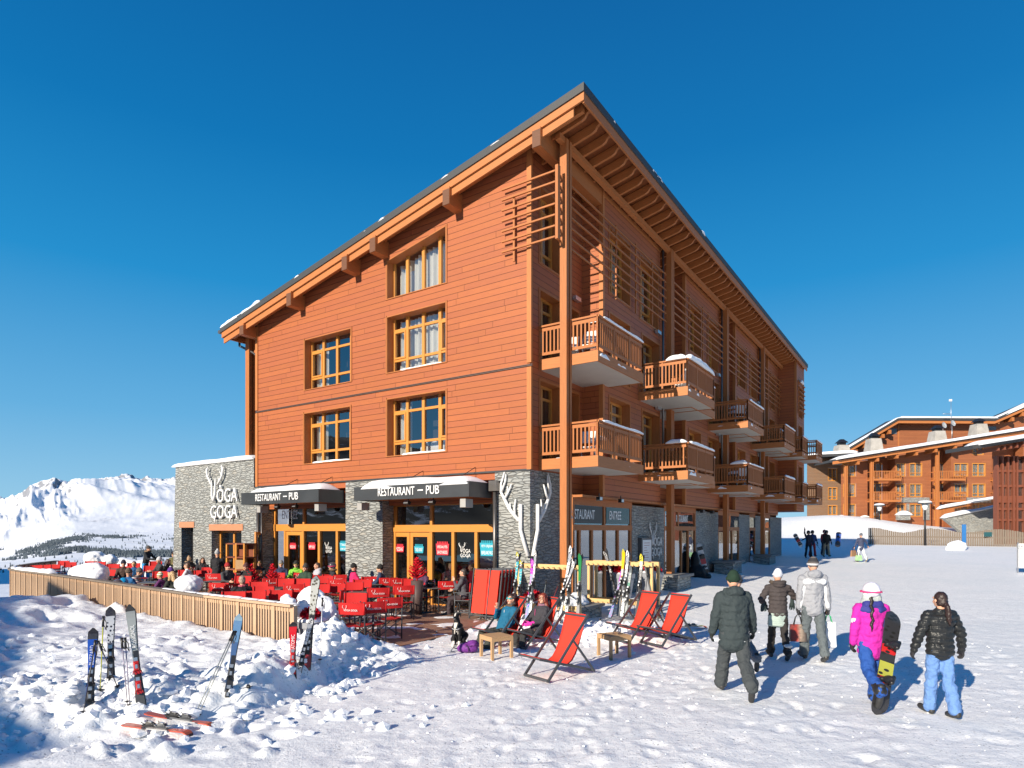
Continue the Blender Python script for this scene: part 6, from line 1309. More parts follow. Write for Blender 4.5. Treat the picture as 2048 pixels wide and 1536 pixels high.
# purple rucksack
p = atg(937, 1305); M['purple'] = fabric('purple_nylon', (.15, .03, .22), .6, .2, 10); o = blob('rucksack', [El((0, 0, .1), (.21, .16, .11)), El((.08, .02, .15), (.14, .13, .1)), El((-.1, 0, .08), (.14, .13, .09)), El((.12, -.05, .18), (.08, .08, .05))], M['purple'], None, .013, 2, .035, .09, p, R(-15)); tag(o, 'purple rucksack lying on the snow beside the dog', 'rucksack')
b = MB(); b.tube([(-.18, -.02, .06), (-.3, -.05, .09), (-.34, -.08, .03), (-.25, -.06, .0), (-.4, -.14, .01)], .012, 6); b.build('strap', M['black'], o); b = MB(); b.tube([(.0, -.13, .17), (.05, -.17, .12), (.06, -.165, .05)], .014, 6); b.tube([(-.12, -.12, .1), (0, -.15, .14), (.12, -.13, .16)], .006, 5); b.build('zip', plain('dark_purple', (.06, .02, .09), .6), o)
# ================================================================= PEOPLE
def bodyfk(sp):
    """sp: dict of pose; returns joints in local space (+Y forward, z up), feet on z = 0 or hips at sp['hip']"""
    h = sp.get('h', 1.72) / 1.75; J = {}
    lean = R(sp.get('lean', 0)); side = R(sp.get('side', 0))
    def d(f, a, s): f, a = R(f), R(a); return Vector((s * math.sin(a), math.cos(a) * math.sin(f), -math.cos(a) * math.cos(f)))
    pel = Vector((0, 0, 0)); up = Vector((math.sin(side), math.sin(lean), math.cos(lean))).normalized()
    J['pel'] = pel; J['chest'] = pel + up * .36 * h; J['neck'] = pel + up * .52 * h
    tw = R(sp.get('twist', 0)); rx = Vector((math.cos(tw), math.sin(tw), 0))
    hl = R(sp.get('hlean', sp.get('lean', 0) * .4)); hy = R(sp.get('hyaw', 0)); hp = Vector((math.sin(R(sp.get('hroll', 0))), math.sin(hl), math.cos(hl)))
    J['head'] = J['neck'] + hp.normalized() * .168 * h; J['hrot'] = Matrix.Rotation(hy, 3, 'Z') @ Matrix.Rotation(-R(sp.get('hpitch', sp.get('lean', 0) * .3)), 3, 'X')
    for s, n in ((-1, 'L'), (1, 'R')):
        t, k, ab = sp.get('leg' + n, (0, 0, 4)); J['hip' + n] = pel + rx * (s * .095 * h) - up * .03
        J['knee' + n] = J['hip' + n] + d(t, ab, s) * .43 * h; J['ank' + n] = J['knee' + n] + d(t - k, ab * .4, s) * .41 * h
        fp = R(sp.get('foot' + n, t - k + (0 if t - k > -25 else 0))); fo = R(sp.get('out' + n, 6)); J['toe' + n] = J['ank' + n] + Vector((s * math.sin(fo) * .17, math.cos(fp) * .17, math.sin(fp) * .17 - .045)) * h
        J['heel' + n] = J['ank' + n] + Vector((0, -.045 * math.cos(fp), -.045 - .03 * math.sin(fp))) * h
        f, a, e, a2 = sp.get('arm' + n, (5, 12, 12, 4)); J['sho' + n] = J['neck'] + rx * (s * .175 * h) - up * .06 * h
        J['elb' + n] = J['sho' + n] + d(f, a, s) * .28 * h; J['wri' + n] = J['elb' + n] + d(f + e, a2, s) * .25 * h; J['hd' + n] = d(f + e, a2, s)
    if 'hip' in sp: dz = sp['hip']
    else: dz = -min(J[k + n].z for k in ('toe', 'heel') for n in 'LR') + .035 * h
    for k in J:
        if k not in ('hrot', 'hdL', 'hdR'): J[k] = J[k] + Vector((0, 0, dz))
    return J, h
def hand_prims(w_, dr, s, h, curl=25, r=1., palm_n=None):
    dr = dr.normalized(); side = Vector((0, 1, 0)) if abs(dr.y) < .8 else Vector((0, 0, 1)); side = (side - dr * side.dot(dr)).normalized(); nrm = dr.cross(side).normalized() * (-s)     # side: thumb side; nrm: towards the thigh
    P = [C(w_, w_ + dr * .045 * h, .027 * h * r, .026 * h * r)]
    for o in (-.024, -.008, .008, .024): P.append(C(w_ + dr * .03 * h + side * o * .6 * h, w_ + dr * .085 * h + side * o * h, .016 * h * r, .0135 * h * r))
    for i, (o, L) in enumerate(((-.028, .058), (-.0095, .072), (.0095, .078), (.028, .068))):
        b0 = w_ + dr * .085 * h + side * o * h; c1, c2, c3 = [R(curl * k_ * (1 + .08 * i)) for k_ in (.6, 1.3, 2.)]; q = b0
        for c_, f in ((c1, .42), (c2, .32), (c3, .26)): q2 = q + (dr * math.cos(c_) + nrm * math.sin(c_)) * L * f * h; P.append(C(q, q2, .0098 * h * r, .0088 * h * r)); q = q2
    t0 = w_ + dr * .03 * h + side * .024 * h; t1 = t0 + (dr * .6 + side * .7 + nrm * .3).normalized() * .035 * h; t2 = t1 + (dr * .9 + side * .25 + nrm * .35).normalized() * .038 * h; P += [C(t0, t1, .014 * h * r, .012 * h * r), C(t1, t2, .0115 * h * r, .0095 * h * r)]
    return P
def person(loc, yaw, sp, label, top=(.05, .05, .06), bottom=(.05, .05, .055), hat=None, hair=None, gloves=None, boots=(.03, .03, .03), hood=None, fur=None, glasses=None, coat=0., puff=0., vox=.016, group=None, extra=None, skin=None, scarf=None, wide=1., topmat=None, rough=.8, flare=1., quilt=False):
    J, h = bodyfk(sp); t = empty('person', loc, yaw, label, 'person', group); V3 = Vector; B = sp.get('bulk', 1.)
    # body: one continuous surface
    H = J['head']; hr = J['hrot']; P = [El(H, (.072 * h, .092 * h, .11 * h), hr), El(H + hr @ V3((0, .03, -.05)) * h, (.055 * h, .065 * h, .065 * h), hr), C(J['neck'] - V3((0, 0, .03)), H + hr @ V3((0, -.02, -.07)) * h, .055 * h, .05 * h), C(H + hr @ V3((0, .088, .012)) * h, H + hr @ V3((0, .108, -.022)) * h, .011 * h, .016 * h), C(H + hr @ V3((-.045, .078, .03)) * h, H + hr @ V3((.045, .078, .03)) * h, .013 * h), El(H + hr @ V3((0, .078, -.085)) * h, (.025 * h, .02 * h, .02 * h))]
    for s in (-1, 1): P.append(El(H + hr @ V3((s * .073, -.005, -.005)) * h, (.012 * h, .022 * h, .032 * h), hr)); P.append(El(H + hr @ V3((s * .035, .068, -.03)) * h, (.025 * h, .022 * h, .025 * h), hr))
    P += [C(J['pel'], J['chest'], .105 * h, .115 * h), C(J['chest'], J['neck'] - V3((0, 0, .07)), .115 * h, .075 * h)]
    for n, s in (('L', -1), ('R', 1)):
        P += [C(J['neck'] - V3((0, 0, .06)), J['sho' + n], .06 * h, .05 * h), C(J['sho' + n], J['elb' + n], .046 * h, .036 * h), C(J['elb' + n], J['wri' + n], .036 * h, .024 * h), C(J['hip' + n], J['knee' + n], .075 * h, .048 * h), C(J['knee' + n], J['ank' + n], .046 * h, .03 * h)]
        P += hand_prims(J['wri' + n], J['hd' + n], s, h, sp.get('curl', 22))
    blob('body', P, skin or M['skin'], t, min(vox, .011) if vox > .008 else vox, 1)
    if not sp.get('back'):
        b = MB()
        if glasses:
            for s in (-1, 1): v, f = ico(H + hr @ V3((s * .033, .087, .022)) * h, (.031 * h, .012 * h, .024 * h), hr); b.mesh(v, f)
            b.tube([H + hr @ V3((x, y, .024)) * h for x, y in ((-.078, .0), (-.07, .06), (-.03, .095), (0, .098), (.03, .095), (.07, .06), (.078, .0))], .006 * h, 5); b.build('glasses', plain('lens_%d' % int(glasses[2] * 99), glasses, .15), t)
        else:
            for s in (-1, 1): v, f = ico(H + hr @ V3((s * .031, .083, .012)) * h, (.011 * h, .008 * h, .007 * h), hr); b.mesh(v, f)
            b.build('eyes', plain('eye_dark', (.03, .02, .015), .2), t)
        b = MB(); v, f = ico(H + hr @ V3((0, .092, -.048)) * h, (.022 * h, .008 * h, .007 * h), hr); b.mesh(v, f); b.build('lips', plain('lips', (.45, .12, .1), .4), t)
    # trousers
    bm_ = fabric('trousers_%d_%d_%d' % tuple(int(c_ * 999) for c_ in bottom), bottom, .8, .15, 5, .7)
    P = [El(J['pel'] - V3((0, 0, .03)), (.165 * h * B, .125 * h * B, .12 * h))]
    for n in 'LR': P += [C(J['hip' + n] - V3((0, 0, .02)), J['knee' + n], .092 * h * B, .072 * h * B * flare), C(J['knee' + n], J['ank' + n] - (J['ank' + n] - J['knee' + n]) * .03, .07 * h * B * flare, .074 * h * B * flare)]
    blob('trousers', P, bm_, t, vox, 2, .05, .075, ddet=3)
    for n in 'LR':
        a, o, he = J['ank' + n], J['toe' + n], J['heel' + n]; blob('boot', [C(he + V3((0, 0, .0)), o, .04 * h, .042 * h), C(he, a + V3((0, 0, .06)), .045 * h, .05 * h), C((he + o) / 2, o, .048 * h, .042 * h)], plain('boot_%d' % int(boots[0] * 99), boots, .5), t, min(vox, .013), 1)
    # jacket
    tm = topmat or fabric('jacket_%d_%d_%d' % tuple(int(c_ * 999) for c_ in top), top, rough, .12, 6, .7, fold=1.4)
    pf = puff; up = (J['neck'] - J['pel']).normalized(); hem = J['pel'] - up * (.05 + coat)
    rx = (J['shoR'] - J['shoL']).normalized()
    P = [El(J['chest'] - up * .08 * h, ((.165 + pf) * h * B, (.13 + pf) * h * B, .2 * h)), El(J['chest'] + up * .04 * h, ((.19 + pf) * h * wide, (.135 + pf) * h * B, .14 * h), Matrix.Rotation(math.atan2(rx.y, rx.x), 3, 'Z')), C(J['chest'] + up * .05, J['neck'] - up * .0, .12 * h, .07 * h)]
    hemr = (.178 + pf) * h * B
    for q in range(7):
        c_ = hem.lerp(J['chest'], q / 6); P.append(El(c_ + up * .02, (hemr * (1. - .05 * math.sin(math.pi * q / 6)), (.138 + pf) * h * B, .14 * h)))
    for n in 'LR': P += [C(J['neck'] - up * .05, J['sho' + n], .07 * h, (.075 + pf * .7) * h), C(J['sho' + n], J['elb' + n], (.068 + pf * .7) * h, (.056 + pf * .7) * h), C(J['elb' + n], J['wri' + n] - J['hd' + n] * .01, (.056 + pf * .7) * h, (.044 + pf * .5) * h)]
    if hood: P += [El(J['neck'] + V3((0, -.09, .03)) * h, (.13 * h, .09 * h, .08 * h)), C(J['neck'] + V3((-.09, -.02, .02)) * h, J['neck'] + V3((.09, -.02, .02)) * h, .06 * h)]
    else: P += [C(J['neck'] + V3((-.03, 0, -.01)) * h, J['neck'] + V3((.03, 0, -.01)) * h, .068 * h), C(J['neck'] - up * .02, J['neck'] + up * .035 * h, .075 * h, .066 * h)]
    jk = blob('jacket', P, tm, t, vox, 2 if quilt else 3, .02 if quilt else .042, .08, ddet=3)
    if quilt:
        jm = jk.data; co = np.empty(len(jm.vertices) * 3); no = np.empty(len(jm.vertices) * 3); jm.vertices.foreach_get('co', co); jm.vertices.foreach_get('normal', no); co = co.reshape(-1, 3); no = no.reshape(-1, 3)
        co += no * ((np.abs(np.sin(co[:, 2:3] * math.pi / .078)) ** .5 - .75) * .022); jm.vertices.foreach_set('co', co.ravel()); jm.update()
    if fur: b = [C(J['neck'] + Matrix.Rotation(R(a), 3, 'Z') @ V3((0, -.13, .055)) * h, J['neck'] + Matrix.Rotation(R(a + 30), 3, 'Z') @ V3((0, -.13, .055)) * h, .033 * h) for a in range(-120, 120, 30)]; blob('fur_trim', b, fabric('fur_%d' % int(fur[0] * 99), fur, .95, .6, 60, 1.), t, .014, 1, .05, .02)
    if scarf: b = [C(J['neck'] + Matrix.Rotation(R(a), 3, 'Z') @ V3((0, .068, .03)) * h, J['neck'] + Matrix.Rotation(R(a + 40), 3, 'Z') @ V3((0, .068, .03)) * h, .034 * h) for a in range(0, 360, 40)]; blob('scarf', b, fabric('scarf_%d_%d' % (int(scarf[0] * 99), int(scarf[2] * 99)), scarf, .9, .5, 40), t, .014, 1, .03, .05)
    if gloves:
        for n, s in (('L', -1), ('R', 1)):
            blob('glove', hand_prims(J['wri' + n], J['hd' + n], s, h, sp.get('curl', 22), 1.28) + [C(J['wri' + n] - J['hd' + n] * .05, J['wri' + n] + J['hd' + n] * .02, .046 * h, .042 * h)], fabric('glove_%d_%d' % (int(gloves[0] * 99), int(gloves[2] * 99)), gloves, .6), t, .0075 if vox < .015 else .009, 1)
    def cap(r_, dz=0., zz=1.): return [El(H + hr @ V3((0, -.012, .035 + dz)) * h, (.088 * h * r_, .105 * h * r_, .098 * h * r_ * zz), hr)]
    keep = lambda zmin: None
    if hair:
        c_, L, style = hair; hm = fabric('hair_%d_%d' % (int(c_[0] * 99), int(c_[2] * 99)), c_, .45, .45, 70, .9, spec=.5)
        P = [El(H + hr @ V3((0, -.02, .03)) * h, (.083 * h, .095 * h, .098 * h), hr), El(H + hr @ V3((0, -.04, -.02)) * h, (.078 * h, .07 * h, .085 * h), hr)]
        if style == 'long':
            for s in (-1, 1): P += [C(H + hr @ V3((s * .07, -.01, .0)) * h, H + hr @ V3((s * .105, .01, -.18 - L * .2)) * h, .035 * h, .045 * h), C(H + hr @ V3((s * .105, .0, -.15)) * h, H + hr @ V3((s * .1, .06, -.2 - L)) * h, .042 * h, .02 * h), C(H + hr @ V3((s * .06, .045, .07)) * h, H + hr @ V3((s * .082, .04, -.06)) * h, .026 * h, .026 * h)]
            P.append(C(H + hr @ V3((0, -.06, 0)) * h, H + hr @ V3((0, -.09, -.25)) * h, .07 * h, .08 * h))
        if style == 'tail': P += [C(H + hr @ V3((0, -.09, -.02)) * h, H + hr @ V3((0, -.15, -.09)) * h, .03 * h, .034 * h), C(H + hr @ V3((0, -.15, -.09)) * h, H + hr @ V3((.005, -.16, -.2)) * h, .036 * h, .042 * h), C(H + hr @ V3((.005, -.16, -.2)) * h, H + hr @ V3((.02, -.165, -.2 - L)) * h, .04 * h, .02 * h)]
        if style == 'braid': P = [El(H + hr @ V3((math.sin(i * 1.6) * .012 - .055, -.115 - .002 * i - .02 * math.sin(i * .25), -.07 - i * .034)) * h, (.026 * h, .022 * h, .026 * h)) for i in range(12)] + [C(H + hr @ V3((-.055, -.15, -.46)) * h, H + hr @ V3((-.065, -.15, -.54)) * h, .018 * h, .01 * h), El(H + hr @ V3((0, -.03, -.03)) * h, (.076 * h, .075 * h, .07 * h), hr)]
        if style == 'bun': P += [El(H + hr @ V3((0, -.06, .12)) * h, (.045 * h, .045 * h, .04 * h))]
        if style == 'curly': P += [El(H + hr @ V3((random.uniform(-.1, .1), random.uniform(-.09, .0), random.uniform(-.2, .09))) * h, .045 * h) for _ in range(22)]
        blob('hair', P, hm, t, .012, 1, .02 if style != 'curly' else .05, .03)
    if hat:
        kind, c_ = hat[0], hat[1]
        hm = c_ if isinstance(c_, bpy.types.Material) else fabric('hat_%d_%d_%d' % tuple(int(q * 99) for q in c_), c_, .9, .2, 30)
        if kind == 'beanie': o = blob('beanie', cap(1.03, .018) + [C(H + hr @ V3((0, -.012, .03)) * h, H + hr @ V3((0, -.02, .1)) * h, .088 * h, .07 * h)] + [C(H + Matrix.Rotation(R(a), 3, 'Z') @ V3((0, .088, .035)) * h, H + Matrix.Rotation(R(a + 30), 3, 'Z') @ V3((0, .088, .035)) * h, .02 * h) for a in range(0, 360, 30)], hm, t, .012, 2)
        if kind == 'beanie' and len(hat) > 2: blob('pompom', [El(H + hr @ V3((0, -.02, .16)) * h, .035 * h)], fabric('pompom_%d' % int(hat[2][0] * 99), hat[2], .95, .4, 60), t, .012, 1, .03, .02)
        if kind == 'helmet':
            P = [El(H + hr @ V3((0, -.015, .04)) * h, (.118 * h, .138 * h, .125 * h), hr), C(H + hr @ V3((-.09, -.03, -.01)) * h, H + hr @ V3((-.085, -.03, -.06)) * h, .032 * h), C(H + hr @ V3((.09, -.03, -.01)) * h, H + hr @ V3((.085, -.03, -.06)) * h, .032 * h)]
            o = blob('helmet', P, plain('helmet_%d_%d' % (int(c_[0] * 99), int(c_[2] * 99)), c_, .25), t, .011, 1)
            if len(hat) > 2:
                b = MB(); b.tube([H + hr @ (Matrix.Rotation(R(a), 3, 'Z') @ V3((0, -.142 if abs(a) < 60 else -.134, .02))) * h for a in range(-150, 151, 15)], .013 * h, 6); b.build('goggle_strap', plain('strap_pink', hat[2], .6), t)
    if extra: extra(t, J, h)
    return t
def stripes(name, cols, sc=26., ax=2):
    k = NT(name); s_ = k.sep(k.coord('Object')); c = k.ramp(k.m2('FRACT', k.m2('MULTIPLY', s_[ax], sc)), [(i / len(cols), c_) for i, c_ in enumerate(cols)])
    [n for n in k.t.nodes if n.type == 'VALTORGB'][0].color_ramp.interpolation = 'CONSTANT'; k.base(c); k.p('Roughness', .9); k.bump(k.noise(k.coord('Object'), 60, 2), .4, .01); return k.m
def face(dx, dy): return yaw_of(dx, dy)
# ---- the walkers
def w_dark(t, J, h):
    b = MB(); p = J['pel']; b.tube([p + Vector((math.cos(a) * .19, math.sin(a) * .145, -.145)) * h for a in [i * .4 for i in range(16)]], .018, 6); b.build('shirt_hem', M['white'], t)
    b = MB(); b.tube([J['hipR'] + Vector((.1, 0, -.05)), J['kneeR'] + Vector((.075, 0, 0)), J['ankR'] + Vector((.075, 0, .02))], .006, 5); b.build('piping', M['white'], t)
person(atg(1468, 1392) + Vector((0, 0, 0)), R(-3), dict(h=1.80, legL=(22, 4, 1), legR=(-18, 32, 1), footR=-62, footL=8, armL=(-4, 16, 22, 6), armR=(6, 18, 20, 12), lean=4, back=1, curl=30, bulk=1.1), 'man walking away in a dark green grey hooded parka, dark beanie and baggy trousers', (.035, .048, .052), (.052, .06, .065), hat=('beanie', (.015, .035, .022)), gloves=(.02, .022, .02), hood=1, coat=.16, puff=.025, vox=.012, wide=1.12, extra=w_dark, flare=1.15)
person(atg(1474, 1342), R(0), dict(h=1.66, legL=(20, 8, 5), legR=(-25, 40, 5), footR=-70, back=1), 'person in grey trousers walking half hidden ahead of the man in the dark parka', (.06, .06, .07), (.16, .17, .19), hat=('beanie', (.05, .05, .06)), boots=(.02, .02, .022), vox=.014, flare=1.2)
def w_white(t, J, h):
    k = fabric('sage_dress', (.36, .44, .40), .8, .1); blob('dress', [El(J['pel'] - Vector((0, 0, .05 + .04 * i)), (.175 + .004 * i, .14, .055)) for i in range(6)], k, t, .013, 2, .02, .1)
    for n in 'LR': blob('boot_fur', [El(J['ank' + n] + Vector((0, 0, .14)), (.075, .075, .035))], fabric('boot_fur', (.75, .75, .74), .95, .2, 50, 1.), t, .012, 1, .04, .02)
    for n, s in (('L', -1), ('R', 1)): a = J['elb' + n] + Vector((-s * .05, .03, .02)); blob('scarf_end', [C(a, a + Vector((0, 0, -.16)), .03, .04)] + [C(a + Vector((.02 * i, 0, -.14)), a + Vector((.025 * i, 0, -.25 - .01 * (i % 2))), .012, .008) for i in (-2, -1, 0, 1, 2)], fabric('dark_fringe', (.03, .045, .045)), t, .009, 1, .01, .03)
WH = person(atg(1556, 1318), R(-8), dict(h=1.66, legL=(14, 2, 0), legR=(-14, 22, 0), footR=-30, armL=(-15, 34, 60, -28), armR=(22, 40, 38, 52), back=1, lean=2), 'woman in a white beanie, brown puffer jacket and sage dress beside the grey man', (.060, .050, .050), (.03, .027, .026), hat=('beanie', (.62, .64, .70)), hood=1, fur=(.09, .07, .055), puff=.012, gloves=(.03, .03, .03), vox=.012, extra=w_white, quilt=True)
def w_grey(t, J, h):
    c = J['chest']; blob('chest_stripe', [C(c + Vector((-.15, -.085, .06)), c + Vector((.15, -.085, .06)), .062)], fabric('white_panel', (.72, .73, .75), .7), t, .012, 2)
    for n, s in (('L', -1), ('R', 1)): blob('sleeve_panel', [C(J['elb' + n].lerp(J['sho' + n], .5) + Vector((-s * .03, -.03, 0)), J['wri' + n].lerp(J['elb' + n], .15) + Vector((-s * .012, -.02, 0)), .052, .042)], MATS['white_panel'], t, .012, 1)
GR = person(atg(1626, 1322), R(-6), dict(h=1.86, legL=(10, 2, 1), legR=(-12, 14, 1), footR=-22, armL=(-2, 10, 12, 2), armR=(2, 14, 8, 6), back=1, curl=70), 'tall man walking away in a light grey jacket with a white stripe, carrying two bags', (.30, .31, .34), (.105, .125, .135), hat=('beanie', stripes('striped_beanie', [(.03, .03, .035), (.03, .03, .035), (.12, .11, .11), (.6, .6, .62), (.1, .09, .09)], 6.)), gloves=(.03, .03, .035), hood=1, puff=.01, vox=.012, coat=.04, extra=w_grey, wide=1.08, flare=1.08)
bpy.context.view_layer.update()
def hang(t, J_, n): return None
def tote(p, w_, h_, mat, hmat, label, rz=0, lh=.24, name='shopping_bag'):
    t = empty(name, p - Vector((0, 0, h_ + lh)), rz, label, 'bag'); b = MB(); b.hexa([(-w_ / 2, -.06, 0), (w_ / 2, -.06, 0), (w_ / 2, .06, 0), (-w_ / 2, .06, 0), (-w_ * .46, -.02, h_), (w_ * .46, -.02, h_), (w_ * .46, .03, h_), (-w_ * .46, .03, h_)]); o = b.build('bag_body', mat, t, bevel=.01)
    b = MB()
    for y in (-.02, .025): b.tube([(-w_ * .25, y, h_ - .02), (-w_ * .14, y * .5, h_ + lh * .7), (0, 0, h_ + lh), (w_ * .14, y * .5, h_ + lh * .7), (w_ * .25, y, h_ - .02)], .009, 6)
    b.build('handles', hmat, t); return t
k = NT('printed_bag'); u_ = k.sep(k.coord('Object')); c = k.ramp(k.m2('ADD', k.m2('MULTIPLY', u_[0], 2.6), .5), [(0, (.04, .035, .035)), (.42, (.6, .04, .02)), (.6, (.55, .42, .32)), (.85, (.05, .04, .04))]); k.base(k.mix(k.noise(k.coord('Object'), 22, 3), c, (.05, .045, .045))); k.p('Roughness', .3)
Jg, hg = bodyfk(dict(h=1.86, legL=(10, 2, 1), legR=(-12, 14, 1), footR=-22, armL=(-2, 10, 12, 2), armR=(2, 14, 8, 6)))
for n, w_, h_, mt_, hm_, lb in (('L', .30, .31, k.m, M['black'], 'glossy dark shopping bag with red print in the left hand of the grey man'), ('R', .25, .46, M['white'], plain('green_handle', (.02, .4, .15), .4), 'white carrier bag with green handles in the right hand of the man in grey')):
    q = GR.matrix_world @ (Jg['wri' + n] + Jg['hd' + n] * .12); tote(q + Vector((0, 0, .01)), w_, h_, mt_, hm_, lb, R(-10), .19 if n == 'L' else .14)
def w_girl(t, J, h):
    H = J['head']; blob('neck_warmer', [C(J['neck'] + Vector((-.05, 0, .04)), J['neck'] + Vector((.06, 0, .04)), .085), C(J['neck'] + Vector((-.05, -.02, .09)), J['neck'] + Vector((.05, -.02, .09)), .08)], fabric('grey_green_fleece', (.40, .44, .43), .95, .3, 30), t, .012, 2, .02, .05)
    bl = fabric('navy_trim', (.03, .035, .20), .7)
    blob('shoulder_trim', [C(J['shoL'] + Vector((.02, -.045, .0)), J['shoL'] + Vector((.1, -.09, -.02)), .045), C(J['shoR'] + Vector((-.02, -.045, .0)), J['shoR'] + Vector((-.1, -.09, -.02)), .045), C(J['neck'] + Vector((-.07, -.05, .0)), J['neck'] + Vector((.07, -.05, .0)), .072)], bl, t, .012, 1)
    blob('side_panel', [C(J['chest'] + Vector((.135, -.05, .02)), J['pel'] + Vector((.15, -.04, -.02)), .045)], bl, t, .012, 1)
    blob('sleeve_bands', [C(J['sho' + n].lerp(J['elb' + n], .55), J['sho' + n].lerp(J['elb' + n], .66), .069) for n in 'LR'], MATS['white_panel'], t, .012, 1)
    for n in 'LR': blob('gaiter', [C(J['ank' + n] + (J['knee' + n] - J['ank' + n]) * .05, J['ank' + n] + (J['knee' + n] - J['ank' + n]) * .32, .088, .08)], M['black'], t, .014, 1)
person(atg(1742, 1412), R(-4), dict(h=1.66, legL=(-28, 34, 4), footL=-72, legR=(12, 2, 3), armL=(-2, 10, 16, 2), armR=(6, 24, 34, 16), back=1, curl=50), 'girl in a magenta ski jacket and blue trousers with a white helmet, carrying a snowboard', (.52, .022, .33), (.018, .075, .30), hat=('helmet', (.72, .70, .78), (.75, .05, .2)), hair=((.02, .014, .012), .4, 'braid'), gloves=(.02, .02, .022), coat=.12, puff=.015, vox=.012, extra=w_girl, wide=1.05, flare=1.2)
bg_ = topsheet('black_yellow_red_board', [(0, (.03, .03, .035)), (.3, (.5, .02, .02)), (.36, (.42, .42, .06)), (.50, (.03, .03, .03)), (.58, (.55, .02, .02)), (.66, (.035, .035, .04))], (.02, .02, .02))
g0 = atg(1760, 1436) + Vector((0, .02, .02)); Yt = g0.y + .3; tp_ = Vector(((1789 - 1024) / 1270. * Yt, Yt, 2.4 - (1228 - 1062) / 1270. * Yt)); board('snowboard', g0, 1.40, .27, bg_, 'black snowboard with yellow and red graphics carried by the girl in magenta', tp_ - g0, (.22, -.97, 0))
person(atg(1880, 1432), R(3), dict(h=1.60, legL=(10, 3, -3), legR=(-8, 12, -2), footR=-10, armL=(2, 26, 16, 6), armR=(0, 28, 14, 14), back=1, curl=35), 'woman with a dark ponytail in a shiny black puffer jacket and light blue ski trousers', (.02, .022, .024), (.13, .25, .52), hair=((.028, .014, .012), .12, 'tail'), gloves=(.03, .035, .032), puff=.02, vox=.012, rough=.32, flare=1.12, quilt=True, wide=1.04)
# ---- far strollers
person(atg(1722, 1124), R(172 - 180 + 12), dict(h=1.72, legL=(12, 3, 3), legR=(-16, 24, 3), armL=(10, 22, 10, 10), armR=(4, 42, 10, 30), back=1), 'person in a navy and beige coat and white trousers walking away with shopping', (.05, .06, .11), (.72, .74, .78), hat=('beanie', (.12, .13, .16)), coat=.1, vox=.03, boots=(.25, .22, .18))
tote(atg(1712, 1124) + Vector((-.15, 0, .95)), .5, .38, plain('brown_paper', (.33, .18, .09), .7), M['black'], 'brown paper bag carried by the distant person in white trousers', R(30)); tote(atg(1714, 1124) + Vector((.05, -.1, .65)), .4, .32, plain('green_white_bag', (.35, .6, .3), .5, var=.7, sc=8), M['black'], 'green and white carrier bag below the brown paper bag', R(10))
for x, y, c_, b_, lb, ar in ((1617, 1116, (.02, .025, .05), (.015, .015, .02), 'skier in dark clothes coming towards the camera with arms raised near the last stone pier', (150, 25, 10, 5)), (1625, 1114, (.02, .05, .16), (.35, .02, .02), 'skier in blue jacket and red trousers behind the one with raised arms', (10, 60, 10, 60)),
                        (1653, 1114, (.02, .02, .02), (.33, .29, .2), 'snowboarder in black jacket and patterned trousers walking towards the camera', (10, 16, 40, 5)), (1649, 1111, (.25, .03, .04), (.05, .05, .06), 'person in a red jacket hidden behind the snowboarder in patterned trousers', (10, 14, 20, 5))):
    person(atg(x, y), R(175), dict(h=1.76, legL=(10, 2, 3), legR=(-8, 10, 3), armL=(8, 14, 20, 4), armR=ar), lb, c_, b_, hat=('helmet', c_ if c_[0] > .2 else (.02, .02, .02)), glasses=(.3, .2, .02), gloves=(.02, .02, .02), vox=.028, group='skiers coming down past the last pier')
for x, y, L_, lb, m_ in ((1606, 1096, 1.5, 'dark snowboard carried on the shoulder of the skier with raised arms', bd_t), (1678, 1098, 1.55, 'blue snowboard standing beside the snowboarder in patterned trousers', blue_t)):
    p = atg(x, 1117) + Vector((0, .2, .75)); board('snowboard', p, L_ * .65, .34 if x > 1640 else .28, m_, lb, Vector((.15 if x > 1640 else -.5, .1, 1)), (-.5, -1, 0))
b0 = atg(1640, 1117); pole(None, (1632, 1088), .2, ('dark', (.04, .04, .05)), 'ski pole held by the snowboarder in patterned trousers', base=b0 + Vector((.5, 0, .0))); pole(None, (1616, 1078), .1, ('dark', (.04, .04, .05)), 'ski pole held by the skier in dark clothes', base=atg(1622, 1118))
# ---- women in the deckchairs
def sit(key, fwd=0., up=0.): p, d = DCK[key]; return Vector((p.x, p.y, p.z)) + d * fwd, yaw_of(d.x, d.y)
def wa(t, J, h):
    b = MB(); c = J['chest']; b.tube([c + Vector((-.03, .12, .09)), c + Vector((-.04, .135, 0)), c + Vector((-.05, .13, -.13))], .006, 5); b.build('zip', M['white'], t)
    blob('sleeve_patch', [C(J['shoR'], J['shoR'].lerp(J['elbR'], .25), .072)], fabric('mustard_patch', (.42, .22, .05)), t, .012, 1)
p, y_ = sit('wA', -.06); person(p, y_, dict(h=1.68, hip=.33, lean=-26, hlean=-6, hpitch=-2, hyaw=8, legL=(88, 70, 9), legR=(84, 72, 9), footL=6, footR=6, armL=(20, 14, 30, -16), armR=(42, 24, 122, -30), curl=20), 'curly haired woman in a teal jacket and turquoise sunglasses seated in a deckchair', (.012, .12, .22), (.045, .048, .042), hair=((.03, .018, .014), .1, 'curly'), glasses=(.02, .35, .38), scarf=(.11, .075, .05), vox=.012, extra=wa, flare=1.1)
